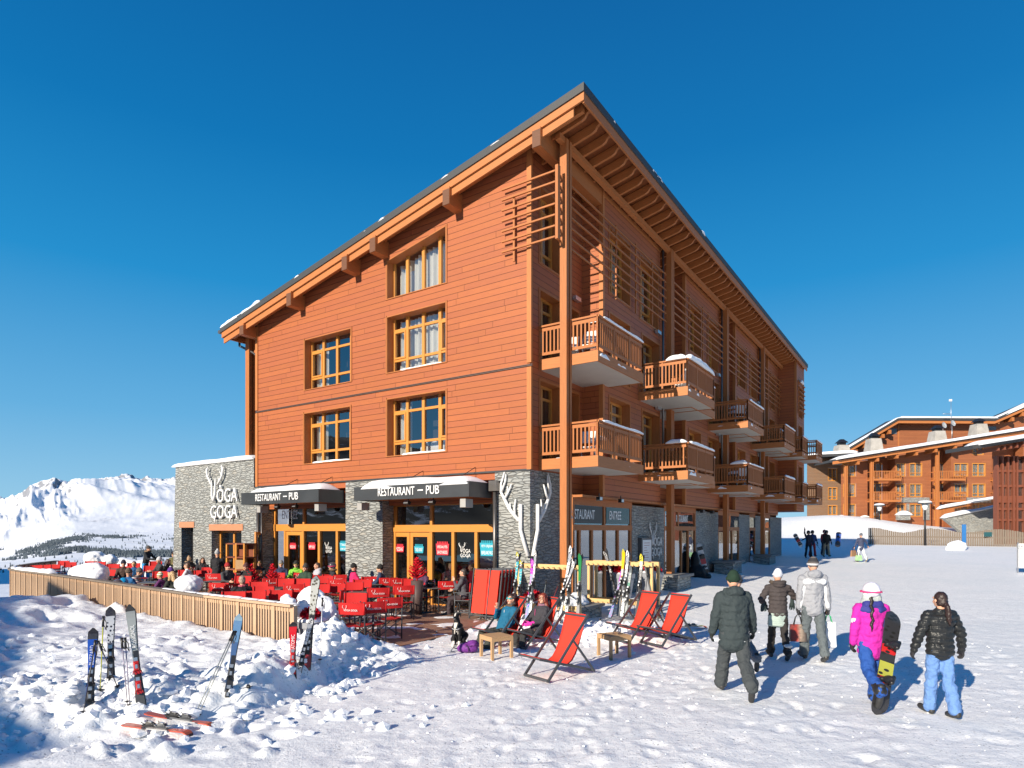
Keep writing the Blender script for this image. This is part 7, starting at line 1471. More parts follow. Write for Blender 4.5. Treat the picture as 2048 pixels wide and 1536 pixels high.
def wb(t, J, h):
    blob('hood', [El(J['neck'] + Vector((.03, -.10, .05)), (.15, .1, .11))], fabric('jacket_47_45_54', (.047, .045, .054)), t, .014, 2)
    b = MB(); c = J['chest']; b.tube([c + Vector((0, .14, .1)), c + Vector((0, .15, 0)), c + Vector((0, .145, -.14))], .006, 5); b.build('zip', plain('pink_zip', (.5, .05, .2), .5), t)
    b = MB()
    for s in (-1, 1):
        for k_ in range(12): a = R(30 * k_); b.tube([J['head'] + J['hrot'] @ Vector((s * .036 + math.cos(a) * .034, .104, .016 + math.sin(a) * .028)), J['head'] + J['hrot'] @ Vector((s * .036 + math.cos(a + .53) * .034, .104, .016 + math.sin(a + .53) * .028))], .004, 4)
    b.build('glasses_frame', M['black'], t)
p, y_ = sit('wB', -.08); person(p, y_, dict(h=1.70, hip=.34, lean=-20, hlean=-4, hpitch=0, hyaw=16, legL=(86, 78, 5), legR=(80, 80, 5), footL=4, footR=4, armL=(34, 10, 44, -22), armR=(30, 12, 46, -24), curl=18), 'red haired woman with glasses in a charcoal jacket and pink gloves, seated in a deckchair', (.047, .045, .054), (.035, .036, .038), hair=((.20, .035, .018), .12, 'long'), scarf=(.25, .12, .17), gloves=(.75, .03, .34), vox=.012, extra=wb)
# ---- dog
def dog(p, yaw):
    t = empty('dog', p, yaw, 'black and white dog with a harness sitting beside the purple rucksack', 'dog'); V3 = Vector
    P = [El((0, -.16, .17), (.12, .16, .15)), C((0, -.14, .2), (0, .06, .42), .125, .095), El((0, .06, .40), (.095, .10, .12)), C((0, .05, .44), (0, .09, .58), .075, .058), El((0, .12, .645), (.062, .078, .06)), C((0, .16, .63), (0, .24, .605), .04, .026), El((0, .255, .607), (.022, .02, .018)),
         C((-.05, .07, .685), (-.075, .05, .66), .022, .018), C((.05, .07, .685), (.075, .05, .66), .022, .018), C((-.072, .055, .67), (-.082, .075, .615), .018, .01), C((.072, .055, .67), (.082, .075, .615), .018, .01), C((0, -.28, .09), (.10, -.40, .04), .03, .015)]
    for s in (-1, 1):
        P += [C((s * .06, .09, .36), (s * .06, .10, .2), .045, .032), C((s * .06, .10, .2), (s * .06, .11, .045), .03, .025), El((s * .06, .135, .025), (.03, .045, .025)), C((s * .09, -.16, .2), (s * .115, .0, .13), .08, .055), C((s * .115, .0, .12), (s * .11, -.12, .05), .045, .03), C((s * .11, -.1, .03), (s * .115, .03, .025), .028, .028)]
        for k_ in (-1, 0, 1): P.append(C((s * .06 + k_ * .014, .15, .02), (s * .06 + k_ * .016, .178, .014), .012, .009)); P.append(C((s * .115 + k_ * .012, .04, .02), (s * .115 + k_ * .014, .068, .014), .011, .008))
    def asg(c, n):
        if c.y > .10 and abs(c.x) < .042 and .26 < c.z < .50: return 1
        if c.z < .12 and c.y > .06 and abs(c.x) < .1: return 1
        if abs(c.x) < .012 and c.y > .13 and c.z > .64: return 1
        if c.z < .05 and c.y > -.02: return 1
        if c.y > .225 and c.z < .60: return 1
        return 0
    blob('body', P, [fabric('black_fur', (.014, .013, .014), .7, .5, 60, .8), fabric('white_fur', (.66, .62, .56), .9, .15, 60, .8)], t, .0095, 2, .008, .02, assign=asg)
    b = MB(); v, f = ico((0, .276, .612), (.013, .01, .01)); b.mesh(v, f)
    b.build('nose', M['black'], t); b = MB()
    for s in (-1, 1): v, f = ico((s * .03, .182, .665), .009); b.mesh(v, f)
    b.build('eyes', plain('dog_eyes', (.05, .025, .01), .15), t)
    b = MB(); b.tube([(.105 * math.cos(a), .05 + .12 * math.sin(a), .41 - .045 * math.sin(a)) for a in [i * math.pi / 8 for i in range(17)]], .014, 6); b.tube([(-.06, .165, .5), (-.02, .17, .38), (.0, .165, .3)], .011, 6); b.build('harness', M['black'], t)
    b = MB(); b.tube([(.112 * math.cos(a), .05 + .128 * math.sin(a), .41 - .045 * math.sin(a)) for a in [math.pi * (.2 + .6 * i / 8) for i in range(9)]], .006, 6); b.build('reflective_band', M['white'], t); return t
dog(atg(916, 1293) + Vector((0, .05, .0)), R(165))
# ---- seated guests on the terrace: (pixel of the head centre, head height, direction they face, ...)
def guest(x, y, ang, label, top, hz=1.22, lean=8, hat=None, hair=None, glasses=None, bottom=(.04, .04, .045), arms=None, extra=None, scarf=None, fur=None, hood=None, topmat=None, h=1.7, stand=False, coat=0., sp=None, gloves=None, hpitch=None, hyaw=0, Yd=None, hip=.53):
    p = at(x, y, hz); ry = Yd or min(p.y, fdepth(x, -.75 if not stand else -.6)) if x > 352 or Yd else p.y; p = Vector(((x - 1024) / 1270. * ry, ry, 0))
    d = dict(h=h, lean=lean, legL=(84, 84, 7), legR=(82, 80, 7), footL=3, footR=3, armL=(30, 14, 66, -14), armR=(26, 14, 62, -14), hyaw=hyaw)
    if not stand: d['hip'] = hip
    if hpitch is not None: d['hpitch'] = hpitch
    if arms: d['armL'], d['armR'] = arms
    if stand: d.update(legL=(4, 3, 3), legR=(-4, 4, 3), armL=(20, 12, 50, 0), armR=(25, 12, 60, 0))
    if sp: d.update(sp)
    J, hh = bodyfk(d); f = Vector((-math.sin(R(ang)), math.cos(R(ang)), 0)); off = J['head']; loc = Vector((p.x, p.y, .012)) - f * off.y; 
    return person(loc, R(ang), d, label, top, bottom, hat=hat, hair=hair, glasses=glasses, vox=.02, scarf=scarf, fur=fur, hood=hood, topmat=topmat, extra=extra, gloves=gloves, coat=coat, group='guests on the terrace')
S_ = (.02, .02, .02)
guest(708, 1126, -60, 'smiling woman in a pink jacket with black beanie and sunglasses at the drinks table', (.62, .02, .12), hat=('beanie', (.02, .02, .02)), glasses=S_, scarf=(.02, .02, .022), lean=2)
guest(760, 1136, 95, 'man in a navy jacket with a black quilted hat and sunglasses facing left', (.025, .045, .10), hat=('beanie', (.02, .018, .018)), glasses=S_, lean=10)
guest(518, 1120, -170, 'man in an orange padded vest and sunglasses facing the camera', (.035, .033, .036), hair=((.12, .09, .07), .05, 'short'), glasses=S_, lean=-8, bottom=(.05, .055, .04), extra=lambda t, J, h: blob('padded_vest', [El(J['chest'] - Vector((0, -.01, .06)), (.19, .155, .21)), El(J['pel'], (.18, .15, .13)), C(J['shoL'] * .55 + J['neck'] * .45 - Vector((0, 0, .03)), J['shoR'] * .55 + J['neck'] * .45 - Vector((0, 0, .03)), .085)], fabric('orange_quilt', (.72, .16, .05), .6, .2, 12), t, .018, 2, .05, .05))
guest(592, 1120, -175, 'person in a lime green jacket and goggles behind the small table', (.22, .52, .06), hat=('beanie', (.03, .03, .03)), glasses=(.25, .08, .02), scarf=(.2, .5, .06), lean=-2)
guest(634, 1117, 130, 'dark haired man in a light grey hooded top in profile', (.42, .41, .46), hair=((.07, .04, .03), .05, 'short'), hood=1, lean=6)
guest(664, 1120, 120, 'person in a black and white ski helmet and fur collar beside the grey hooded man', (.03, .03, .035), hat=('helmet', (.06, .06, .07), (.8, .8, .8)), glasses=(.1, .1, .12), fur=(.2, .13, .08))
guest(926, 1131, 80, 'dark haired man in a grey jacket resting his cheek on his hand', (.085, .085, .10), hair=((.06, .045, .04), .05, 'short'), lean=4, arms=((30, 10, 128, -18), (26, 14, 50, -14)), bottom=(.05, .035, .04), scarf=(.06, .06, .065))
guest(484, 1157, 35, 'balding man in a black coat with a red and white checked scarf near the fence', (.015, .015, .018), hair=((.35, .25, .19), .02, 'short'), lean=22, scarf=(.45, .1, .14), arms=((20, 30, 70, 20), (26, 14, 62, -14)))
guest(492, 1132, 160, 'person in a dark hooded coat with a red beanie bending behind the balding man', (.02, .018, .02), hat=('beanie', (.10, .045, .045)), hood=1, lean=20)
guest(268, 1129, -165, 'grey haired man with sunglasses facing the camera behind the fence', (.02, .10, .25), hair=((.14, .11, .10), .03, 'short'), glasses=S_, lean=2, hz=1.15, hip=.48)
guest(258, 1149, -20, 'man in a brown striped beanie and blue jacket seen from behind at the fence', (.02, .11, .28), hat=('beanie', stripes('brown_stripes', [(.11, .07, .05), (.2, .09, .03), (.06, .05, .05), (.12, .14, .12)], 34.)), lean=10, hz=1.1, hip=.48)
guest(279, 1141, -70, 'person with grey cap and striped grey, red and white sweater leaning over the table', (.3, .1, .1), hat=('beanie', (.13, .12, .12)), topmat=stripes('striped_knit', [(.08, .075, .08), (.3, .29, .29), (.07, .07, .08), (.35, .04, .06), (.6, .58, .58), (.1, .09, .1)], 9.), lean=38, hz=1.1, hip=.48)
guest(320, 1155, 95, 'child in a white beanie with coloured stripes beside the fence', (.12, .03, .12), hat=('beanie', stripes('rainbow_stripes', [(.75, .75, .72), (.75, .75, .72), (.7, .35, .05), (.1, .4, .3), (.6, .5, .1)], 15.)), lean=15, h=1.45, hz=1.0, hip=.48)
guest(344, 1158, 70, 'person with long blond hair beside the child at the fence', (.03, .035, .03), hair=((.45, .29, .14), .08, 'long'), lean=20, hz=1.02, hip=.48)
guest(341, 1143, 60, 'person with a purple beanie and white bobble in a dark coat', (.045, .05, .045), hat=('beanie', (.10, .04, .22), (.75, .75, .78)), lean=18, hz=1.15, hip=.48)
guest(336, 1122, -100, 'dark haired person in a black jacket leaning towards the girl in white', (.02, .02, .022), hair=((.05, .032, .028), .06, 'long'), lean=24, hz=1.15, hip=.48)
guest(374, 1131, 95, 'girl in a white patterned jacket with a dark headband looking down', (.62, .63, .68), hair=((.13, .07, .045), .1, 'tail'), lean=18, hat=None, hz=1.15, hip=.48)
guest(347, 1109, -170, 'person in a brown beanie and khaki jacket with sunglasses at the back table', (.13, .12, .05), hat=('beanie', (.06, .035, .03)), glasses=S_, lean=4)
guest(378, 1103, 20, 'person with a hair bun and big fur trimmed hood seen from behind by the st', (.025, .025, .028), hair=((.42, .26, .15), .05, 'bun'), fur=(.32, .22, .14), hood=1, lean=8, Yd=27.)
guest(297, 1092, -95, 'standing man in a black parka with fur hood and bright blue trousers', (.018, .02, .025), hat=('beanie', (.08, .07, .07)), fur=(.32, .24, .2), hood=1, bottom=(.01, .27, .62), Yd=29., stand=True, lean=14, sp=dict(armL=(38, 10, 50, 0), armR=(30, 10, 55, 0)), gloves=(.02, .02, .02))
guest(435, 1098, 5, 'person standing at the serving stand in a long black coat and striped bobble hat', (.02, .02, .024), hat=('beanie', stripes('black_white_stripes', [(.7, .7, .7), (.06, .06, .07)], 26.), (.75, .75, .76)), bottom=(.02, .02, .02), Yd=22.2, stand=True, coat=.25)
guest(611, 1135, 170, 'small figure in a dark green coat low behind the lime green jacket', (.03, .06, .04), hat=('beanie', (.05, .05, .05)), lean=6)
guest(405, 1112, -150, 'brown haired person in a black jacket left of the serving stand', (.03, .03, .035), hair=((.10, .06, .04), .06, 'long'), lean=6)
guest(562, 1128, -160, 'person in a dark blue jacket and grey beanie right of the orange vest', (.03, .04, .09), hat=('beanie', (.2, .2, .2)), glasses=S_, lean=-2)
guest(842, 1128, 170, 'blond person in a plum jacket behind the small red tree', (.09, .04, .09), hair=((.45, .33, .18), .04, 'short'), lean=8)
guest(455, 1133, -120, 'person in a dark grey jacket and red hat beside the long black coat', (.06, .06, .065), hat=('beanie', (.35, .03, .03)), lean=8)
guest(247, 1128, -150, 'person in a dark brown jacket at the far left tables', (.08, .05, .04), hat=('beanie', (.03, .03, .05)), hz=1.2, lean=8)
guest(318, 1121, 140, 'person in a charcoal coat with a white hat behind the dark haired one', (.05, .05, .055), hat=('beanie', (.6, .6, .62)), hz=1.2, lean=8)
# helmets hanging on the fence
for x, y, c_, lb in ((249, 1163, (.015, .27, .55), 'bright blue ski helmet hanging on the fence handrail'), (238, 1166, (.10, .08, .09), 'dark patterned ski helmet hanging left of the blue one')):
    p = at(x, y, .93); o = blob('ski_helmet', [El((0, 0, 0), (.12, .14, .125)), El((0, -.04, .0), (.125, .1, .11))], plain('fence_helmet_%d' % int(c_[2] * 99), c_, .2), None, .012, 1, 0, .1, p + Vector((0, -.05, 0)), R(40)); tag(o, lb, 'helmet'); b = MB(); b.tube([(-.1, -.05, -.05), (-.06, -.1, -.2), (.06, -.1, -.2), (.1, -.05, -.05)], .009, 5); b.build('strap', plain('lime_strap', (.45, .5, .03), .5), o)
# two guests inside, behind the glass doors
for g, c_, hr_, lb in ((3.9, (.06, .05, .07), (.45, .33, .18), 'blond person sitting inside behind the glass door'), (2.9, (.30, .01, .03), (.06, .04, .03), 'person in a dark red top sitting inside behind the window with the red sticker')):
    person(BW(1.25, g, .05), BROT + R(-90 + 180 + (40 if g > 3 else -30)), dict(h=1.68, hip=.53, lean=12, legL=(84, 84, 7), legR=(82, 80, 7), armL=(30, 14, 80, -14), armR=(26, 14, 76, -14)), lb, c_, hair=(hr_, .04, 'short'), vox=.022, group='guests inside the restaurant')
# ================================================================= FAR BUILDINGS
YF = 85.
def F(x, y, Y=YF): return (x - 1024) / 1270. * Y, 2.4 + (1062 - y) / 1270. * Y
class FB:      # a far building: everything in world axes, facade towards -Y
    def __init__(s, label): s.o = empty('apartment_building', (0, 0, 0), 0, label, 'building'); s.cw = {}
    def part(s, mb, name, mat): return mb.build(name, mat, s.o)
    def win(s, x0, y0, x1, y1, Y, kind=0):
        X0, Z1 = F(x0, y0, Y); X1, Z0 = F(x1, y1, Y); w_, h_ = X1 - X0, Z1 - Z0; key = (round(w_, 1), round(h_, 1), kind)
        if key not in s.cw:
            w_, h_ = key[0], key[1]; b = MB('beam'); D = .28
            for a, c in (((0, 0, 0), (.08, D, h_)), ((w_ - .08, 0, 0), (w_, D, h_)), ((.12, 0, h_ - .12), (w_ - .12, D, h_)), ((.12, 0, 0), (w_ - .12, D, .1)), ((w_ / 2 - .06, .1, .1), (w_ / 2 + .06, D, h_ - .12)), ((.12, .14, h_ * .24), (w_ - .12, D, h_ * .24 + .09)), ((w_ * .25 - .015, .18, .1), (w_ * .25 + .015, D, h_ - .12)), ((w_ * .75 - .015, .18, .1), (w_ * .75 + .015, D, h_ - .12))): b.box(a, c)
            f = b.build('window', M['amber'], s.o); p = MB(); p.box((.1, D - .1, .08), (w_ - .1, D - .08, h_ - .1)); p.build('pane', M['glass'], f); c = MB()
            for a, q in (((.1, D - .04, .12), (w_ * .46, D - .02, h_ - .14)), ((w_ * .54, D - .04, .12), (w_ - .1, D - .02, h_ - .14))): c.box(a, q)
            c.build('curtain', M['curtain'], f); d = MB(); d.box((.1, D, .08), (w_ - .1, D + .02, h_ - .1)); d.build('dark_room', M['interior'], f); s.cw[key] = f
            f.location = (X0, Y - .02, Z0)
        else: c = copy_tree(s.cw[key], s.o); c.location = (X0, Y - .02, Z0)
    def bal(s, x0, x1, y0, y1, Y, D=1.4):
        X0, Z1 = F(x0, y0, Y); X1, Z0 = F(x1, y1, Y); b = MB(); b.box((X0, Y - D, Z0 - .25), (X1, Y, Z0)); o = s.part(b, 'balcony', M['fascia']); b = MB('beam'); n_ = int((X1 - X0) / .22)
        for i in range(n_ + 1): x = X0 + (X1 - X0) * i / n_; b.box((x - .035, Y - D, Z0), (x + .035, Y - D + .06, Z1))
        b.box((X0, Y - D - .03, Z1), (X1, Y - D + .1, Z1 + .09))
        for x in (X0, X1 - .05): b.box((x, Y - D + .1, Z0 + .1), (x + .05, Y, Z0 + .2)); b.box((x, Y - D + .1, Z1 - .05), (x + .05, Y, Z1 + .05))
        b.build('railing', M['fascia'], o)
def openwall(mb, Y, x0, x1, ybot, topf, ops):      # photo-read outline at distance Y with window openings
    cuts = sorted(set([x0, x1] + [o[0] for o in ops] + [o[2] for o in ops]))
    for a, b in zip(cuts[:-1], cuts[1:]):
        m_ = (a + b) / 2; oo = sorted([o for o in ops if o[0] < m_ < o[2]], key=lambda o: -o[3]); y = ybot
        for o in oo: quadwall(mb, [(a, y), (b, y), (b, o[3]), (a, o[3])], Y); y = o[1]
        quadwall(mb, [(a, y), (b, y), (b, topf(b)), (a, topf(a))], Y)
def quadwall(mb, pts, Y): mb.face([(F(x, y, Y)[0], Y, F(x, y, Y)[1]) for x, y in pts])
fb = FB('long far apartment chalet with snowy roof, balconies and slim posts at the right')
mb = MB()
# front wall with loggias left open
LOG = [(1735, 1790), (1862, 1902), (1984, 2046)]
def roofy(x): return 932 - (x - 1668) * .158
xs = [1682, 1735, 1790, 1862, 1902, 1984, 2046, 2110]
WF = [(x0, y0, x1, y1) for x0, x1 in ((1686, 1712), (1792, 1812), (1819, 1844), (1908, 1936), (1944, 1971)) for y0, y1 in ((926, 953), (967, 994), (1008, 1033))] + [(1945, 893, 1968, 910)]
WL = [(x0, y0, x1, y1) for x0, x1 in ((1740, 1764), (1868, 1892), (1988, 2004), (2012, 2032)) for y0, y1 in ((926, 962), (966, 1004), (1010, 1040))]
WS = [(1656, y0, 1674, y1) for y0, y1 in ((936, 962), (974, 1000), (1010, 1036))]
for a, b in zip(xs[:-1], xs[1:]):
    lg = (a, b) in LOG; Y = YF + (1.6 if lg else 0); openwall(mb, Y, a, b, 1062, roofy, [o for o in (WL if lg else WF) if a <= o[0] < b])
    if lg:
        for x in (a, b): X = F(x, 0)[0]; mb.face([(X, YF, 2.5), (X, YF + 1.6, 2.5), (X, YF + 1.6, F(x, roofy(x))[1]), (X, YF, F(x, roofy(x))[1])])
fb.part(mb, 'wall', M['siding_far'])
mb = MB(); openwall(mb, 88.5, 1614, 1684, 1052, lambda x: 915, WS); fb.part(mb, 'side_wing_wall', M['siding_old'])
for o in WF: fb.win(*o, YF)
for o in WL: fb.win(*o, YF + 1.6, 1)
for o in WS: fb.win(*o, 88.5)
for x0, x1 in ((1734, 1790), (1862, 1917), (1980, 2046)):
    for y0, y1 in ((945, 959), (986, 1001)): fb.bal(x0, x1, y0, y1, YF)
mb = MB('beam')
for x in (1731, 1860, 1680): X, z = F(x, roofy(x)); mb = MB('beam'); mb.box((X - .13, YF - 1.5, 2.6), (X + .05, YF - 1.2, z - .1)); mb.box((X + .13, YF - 1.5, 2.6), (X + .25, YF - 1.2, z - .1)); mb.box((X + .05, YF - 1.4, 2.6), (X + .13, YF - 1.3, z - .1)); fb.part(mb, 'post', M['fascia'])
for x0, x1, y0, y1 in ((1792, 1858, 995, 1005), (1920, 1984, 995, 1006), (1813, 1818, 1007, 1040), (1846, 1858, 1007, 1040)): mb = MB(); a, z1 = F(x0, y0); b, z0 = F(x1, y1); mb.box((a, YF - .12, z0), (b, YF - .001, z1)); fb.part(mb, 'stone_facing', M['stone_far'])
def slope(mb, P_, Y0, Y1, th):     # roof slab following the photo-read profile P_ = [(x, y)] at its front edge
    for (xa, ya), (xb, yb) in zip(P_[:-1], P_[1:]):
        A = F(xa, ya, Y0); B = F(xb, yb, Y0); mb.hexa([(A[0], Y0, A[1] - th), (B[0], Y0, B[1] - th), (B[0], Y1, B[1] - th), (A[0], Y1, A[1] - th), (A[0], Y0, A[1]), (B[0], Y0, B[1]), (B[0], Y1, B[1]), (A[0], Y1, A[1])])
mb = MB(); slope(mb, [(1666, 919), (2120, 847)], YF - 2.2, YF + 3, .3); fb.part(mb, 'roof', M['roof'])
mb = MB(); slope(mb, [(1666, 923), (2120, 851)], YF - 2.25, YF - 2.1, .38); fb.part(mb, 'eaves_board', M['fascia'])
for i, x in enumerate(range(1700, 2050, 38)):
    X, z = F(x, 926 - (x - 1668) * .158); mb = MB(); mb.box((X - .15, YF - 2.1, z - .75), (X + .15, YF, z - .15)); fb.part(mb, 'bracket', M['beam'])
mb = MB(); slope(mb, [(1616, 912), (1668, 908), (1700, 908)], 86.2, 88.6, .3); fb.part(mb, 'side_roof', M['roof'])
for x, y, h_ in ((1683, 912, 21), (1747, 902, 24), (1874, 884, 21), (1957, 870, 21)):
    X, z = F(x, y, YF + 3); s_ = (YF + 3) / 1270.; mb = MB(); w0, w1, hh = 15 * s_, 10 * s_, h_ * s_; Y = YF + 3
    mb.hexa([(X - w0, Y - w0, z - 1.2), (X + w0, Y - w0, z - 1.2), (X + w0, Y + w0, z - 1.2), (X - w0, Y + w0, z - 1.2), (X - w1, Y - w1, z + hh), (X + w1, Y - w1, z + hh), (X + w1, Y + w1, z + hh), (X - w1, Y + w1, z + hh)]); o = fb.part(mb, 'chimney', plain('weathered_chimney', (.36, .34, .31), .85, var=.45, sc=1.2))
    mb = MB(); mb.hexa([(X - w1 * .9, Y - w1, z + hh + .35), (X + w1 * .9, Y - w1, z + hh + .35), (X + w1 * .9, Y + w1, z + hh + .35), (X - w1 * .9, Y + w1, z + hh + .35), (X - w1 * .3, Y - w1 * .3, z + hh + .85), (X + w1 * .3, Y - w1 * .3, z + hh + .85), (X + w1 * .3, Y + w1 * .3, z + hh + .85), (X - w1 * .3, Y + w1 * .3, z + hh + .85)]); mb.box((X - w1 * .6, Y - w1 * .6, z + hh), (X + w1 * .6, Y + w1 * .6, z + hh + .35)); mb.build('chimney_cap', M['black'], o)
# back block
bk = FB('taller far apartment block with sloping roof ends behind the long chalet')
YB = 99.
mb = MB(); quadwall(mb, [(1686, 930), (2120, 930), (2120, 790), (1992, 842), (1797, 842), (1690, 904)], YB); bk.part(mb, 'wall', M['siding_far'])
mb = MB(); slope(mb, [(1684, 903), (1797, 836), (1990, 837), (2120, 780)], YB - 1.8, YB + 1.5, .35); bk.part(mb, 'roof', M['roof'])
mb = MB(); slope(mb, [(1684, 908), (1797, 841), (1990, 842), (2120, 785)], YB - 1.7, YB - 1.5, .4); bk.part(mb, 'eaves_board', M['fascia'])
mb = MB()
for x in range(1803, 1990, 9): X, z = F(x, 846, YB); mb.box((X - .12, YB - 1.5, z - .35), (X + .12, YB, z))
bk.part(mb, 'rafter_ends', M['beam'])
for x, y in ((1702, 902), (1720, 890), (1755, 871), (1768, 863), (2010, 838), (2030, 828)): X, z = F(x, y, YB); mb = MB(); mb.box((X - .2, YB - 1.6, z - .6), (X + .2, YB, z)); bk.part(mb, 'bracket', M['beam'])
X, z = F(1797, 842, YB); mb = MB(); mb.box((X - .1, YB - .06, z - 7), (X + .1, YB - .001, z)); bk.part(mb, 'corner_board', M['fascia'])
mb = MB(); a, z1 = F(1779, 857, YB); b, z0 = F(1793, 868, YB); mb.box((a, YB - .05, z0), (b, YB - .002, z1)); bk.part(mb, 'window', plain('grey_pane', (.12, .14, .16), .1)); mb = MB(); a, z1 = F(1968, 853, YB); b, z0 = F(1992, 860, YB); mb.box((a, YB - .05, z0), (b, YB - .002, z1)); bk.part(mb, 'window', MATS['grey_pane'])
for x, y in ((1887, 851), (1905, 847)):
    X, z = F(x, y, YB - 4); t = empty('satellite_dish', (X, YB - 4, z), 0, '%s grey satellite dish on a mast above the snowy roof' % ('left' if x < 1890 else 'right'), 'satellite dish'); mb = MB(); mb.lathe([(0, .0), (.25, .03), (.42, .1), (.47, .16), (.42, .12), (.2, .05), (.01, .03)], (0, 0, 0), 20); o = mb.build('reflector', plain('dish_grey', (.42, .44, .46), .5), t); o.rotation_euler = (R(75), 0, R(20)); mb = MB(); mb.tube([(0, .1, 0), (0, .15, -3.2)], .05, 6); mb.tube([(0, 0, 0), (.1, -.45, -.05)], .02, 5); mb.build('mast', M['silver'], t)
X, z = F(1902, 845, YB - 3); t = empty('aerial', (X, YB - 3, z), 0, 'thin television aerial mast above the far roofs', 'aerial'); mb = MB(); mb.tube([(0, 0, -1), (0, 0, 3.5)], .03, 5); mb.tube([(-1.2, 0, 1.3), (0, 0, 1.3)], .03, 4)
for q in range(6): mb.tube([(-1.2 + q * .2, 0, 1.15), (-1.2 + q * .2, 0, 1.45)], .015, 4)
mb.build('mast', M['silver'], t); mb = MB(); mb.box((-.25, -.1, 3.2), (.1, .1, 3.5)); mb.build('head', M['white'], t)
# darker building cut by the right edge
dr = FB('red brown glazed building cut off by the right edge of the view'); YD = 62.
mb = MB(); X0, z0 = F(1994, 1075, YD); X1, z1 = F(2130, 912, YD); mb.box((X0 + .3, YD + .35, .5), (X1, YD + .9, z1)); mb.box((X0 + 9, YD + .9, .5), (X1, YD + 8, z1)); dr.part(mb, 'wall', M['redwood']); mb = MB(); mb.box((X0 + .25, YD + .29, 1.), (X1, YD + .34, z1 - .3)); dr.part(mb, 'interior', M['interior'])
mb = MB(); slope(mb, [(1946, 890), (2150, 858)], YD - 2.6, YD + 1.2, .35); dr.part(mb, 'roof', M['roof'])
mb = MB()
for i in range(14): X = F(1960 + i * 12, 0, YD)[0]; z = F(0, 896 - i * 1.9, YD)[1]; mb.box((X - .08, YD - 2.4, z - .55), (X + .08, YD + .3, z - .2))
dr.part(mb, 'rafters', M['redwood'])
mb = MB('beam')
for x in (1995, 2005, 2016, 2027, 2034, 2050, 2064): X = F(x, 0, YD)[0]; mb.box((X - .1, YD - .1, .8), (X + .07, YD + .35, F(0, 912, YD)[1]))
for y in (942, 972, 1003, 1018, 1040): z = F(0, y, YD)[1]; mb.box((X0, YD + .02, z - .12), (X1, YD + .33, z + (.12 if y != 1003 else .55)))
dr.part(mb, 'frame', M['redwood']); mb = MB(); mb.box((X0 + .2, YD + .24, 1.2), (X1 - .2, YD + .26, z1 - .4)); dr.part(mb, 'glazing', M['glass'])
mb = MB(); A = F(1948, 888, YD - 2.6)
# snow on the far roofs
sn = MB()
def rs(x0, y0, x1, y1, Y, w_, h_, sd): A = F(x0, y0, Y); B = F(x1, y1, Y); snow_strip(sn, (A[0], Y, A[1]), (B[0], Y, B[1]), w_, h_, sd, 40, fq=.15, th=.1)
for j, dy in enumerate((-1.6, .2, 2.2)): rs(1667, 919, 2115, 848, YF + dy, 2.6, .3, 3 + j)
rs(1618, 911, 1700, 907, 88, 4, .45, 6); rs(1686, 901, 1797, 836, YB - 1, 1.6, .25, 7); rs(1797, 836, 1990, 837, YB - 1, 1.6, .25, 8); rs(1990, 837, 2115, 782, YB - 1, 1.8, .35, 9)
for j, dy in enumerate((-2., 0)): rs(1948, 890, 2140, 860, YD + dy, 2.6, .28, 12 + j)
tag(sn.build('lying_snow', M['snow']), 'snow lying on the roofs of the far apartment chalets', 'snow', kind='stuff')
# porch shelter, walls, ramp
t = empty('porch_shelter', (0, 0, 0), 0, 'low porch with a brown roof and orange openings left below the far chalet', 'shelter'); mb = MB(); Y = 82.; a, z1 = F(1610, 1036, Y); b, z0 = F(1676, 1045, Y); mb.hexa([(a, Y - 2, z0), (b, Y - 2, z0), (b, Y + 3, z0 + .6), (a, Y + 3, z0 + .6), (a, Y - 2, z0 + .25), (b, Y - 2, z0 + .25), (b, Y + 3, z1 + .2), (a, Y + 3, z1 + .2)]); mb.build('roof', M['siding_old'], t)
mb = MB(); mb.box((a, Y + 2, 1.5), (b, Y + 2.3, z0)); mb.build('back_wall', M['interior'], t); mb = MB()
for x in (1612, 1628, 1640, 1653, 1674): X = F(x, 0, Y)[0]; mb.box((X - .45, Y - 1.5, 1.5), (X + .35, Y - 1, z0)); 
mb.build('pillars', M['stone_far'], t); mb = MB()
for x in (1617, 1634, 1646, 1660): X = F(x, 0, Y)[0]; mb.box((X - .2, Y - 1, 1.5), (X + .3, Y + 1.8, z0))
mb.build('partitions', M['amber'], t)
def stonewall(pts, Y, label, snow=True, D=.6):
    mb = MB(); P_ = [F(x, y, Y) for x, y in pts]; mb.prism([(p[0], p[1]) for p in P_], 1, Y, Y + D); return thing_mesh(mb, 'stone_wall', M['stone_far'], label, 'wall')
stonewall([(1677, 1065), (1692, 1065), (1692, 1034), (1677, 1034)], 83.5, 'square stone pillar at the left foot of the far chalet'); stonewall([(1692, 1045), (1724, 1045), (1724, 1033), (1692, 1033)], 84.2, 'low stone wall under the left windows of the far chalet'); stonewall([(1725, 1046), (1739, 1046), (1739, 1034), (1725, 1034)], 83.8, 'small round shouldered stone block left of the far ground floor loggia'); stonewall([(1797, 1040), (1821, 1040), (1821, 1030), (1797, 1030)], 83.6, 'small stone block with a snow cap in front of the far windows')
stonewall([(1888, 1036), (2002, 1013), (2002, 1075), (1930, 1070)], 72., 'long sloping stone retaining wall below the ramp')
mb = MB('beam'); Y = 74.; A = F(1876, 1038, Y); B = F(2002, 1018, Y); n_ = 46
for i in range(n_ + 1):
    x = A[0] + (B[0] - A[0]) * i / n_; zb = A[1] + (B[1] - A[1]) * i / n_; zt_ = F(0, 1019 - i / n_ * 22, Y)[1]; mb.box((x - .05, Y, zb), (x + .05, Y + .05, zt_))
o = mb.build('ramp_railing', M['fascia']); tag(o, 'slatted timber railing climbing along the ramp in front of the far chalet', 'railing')
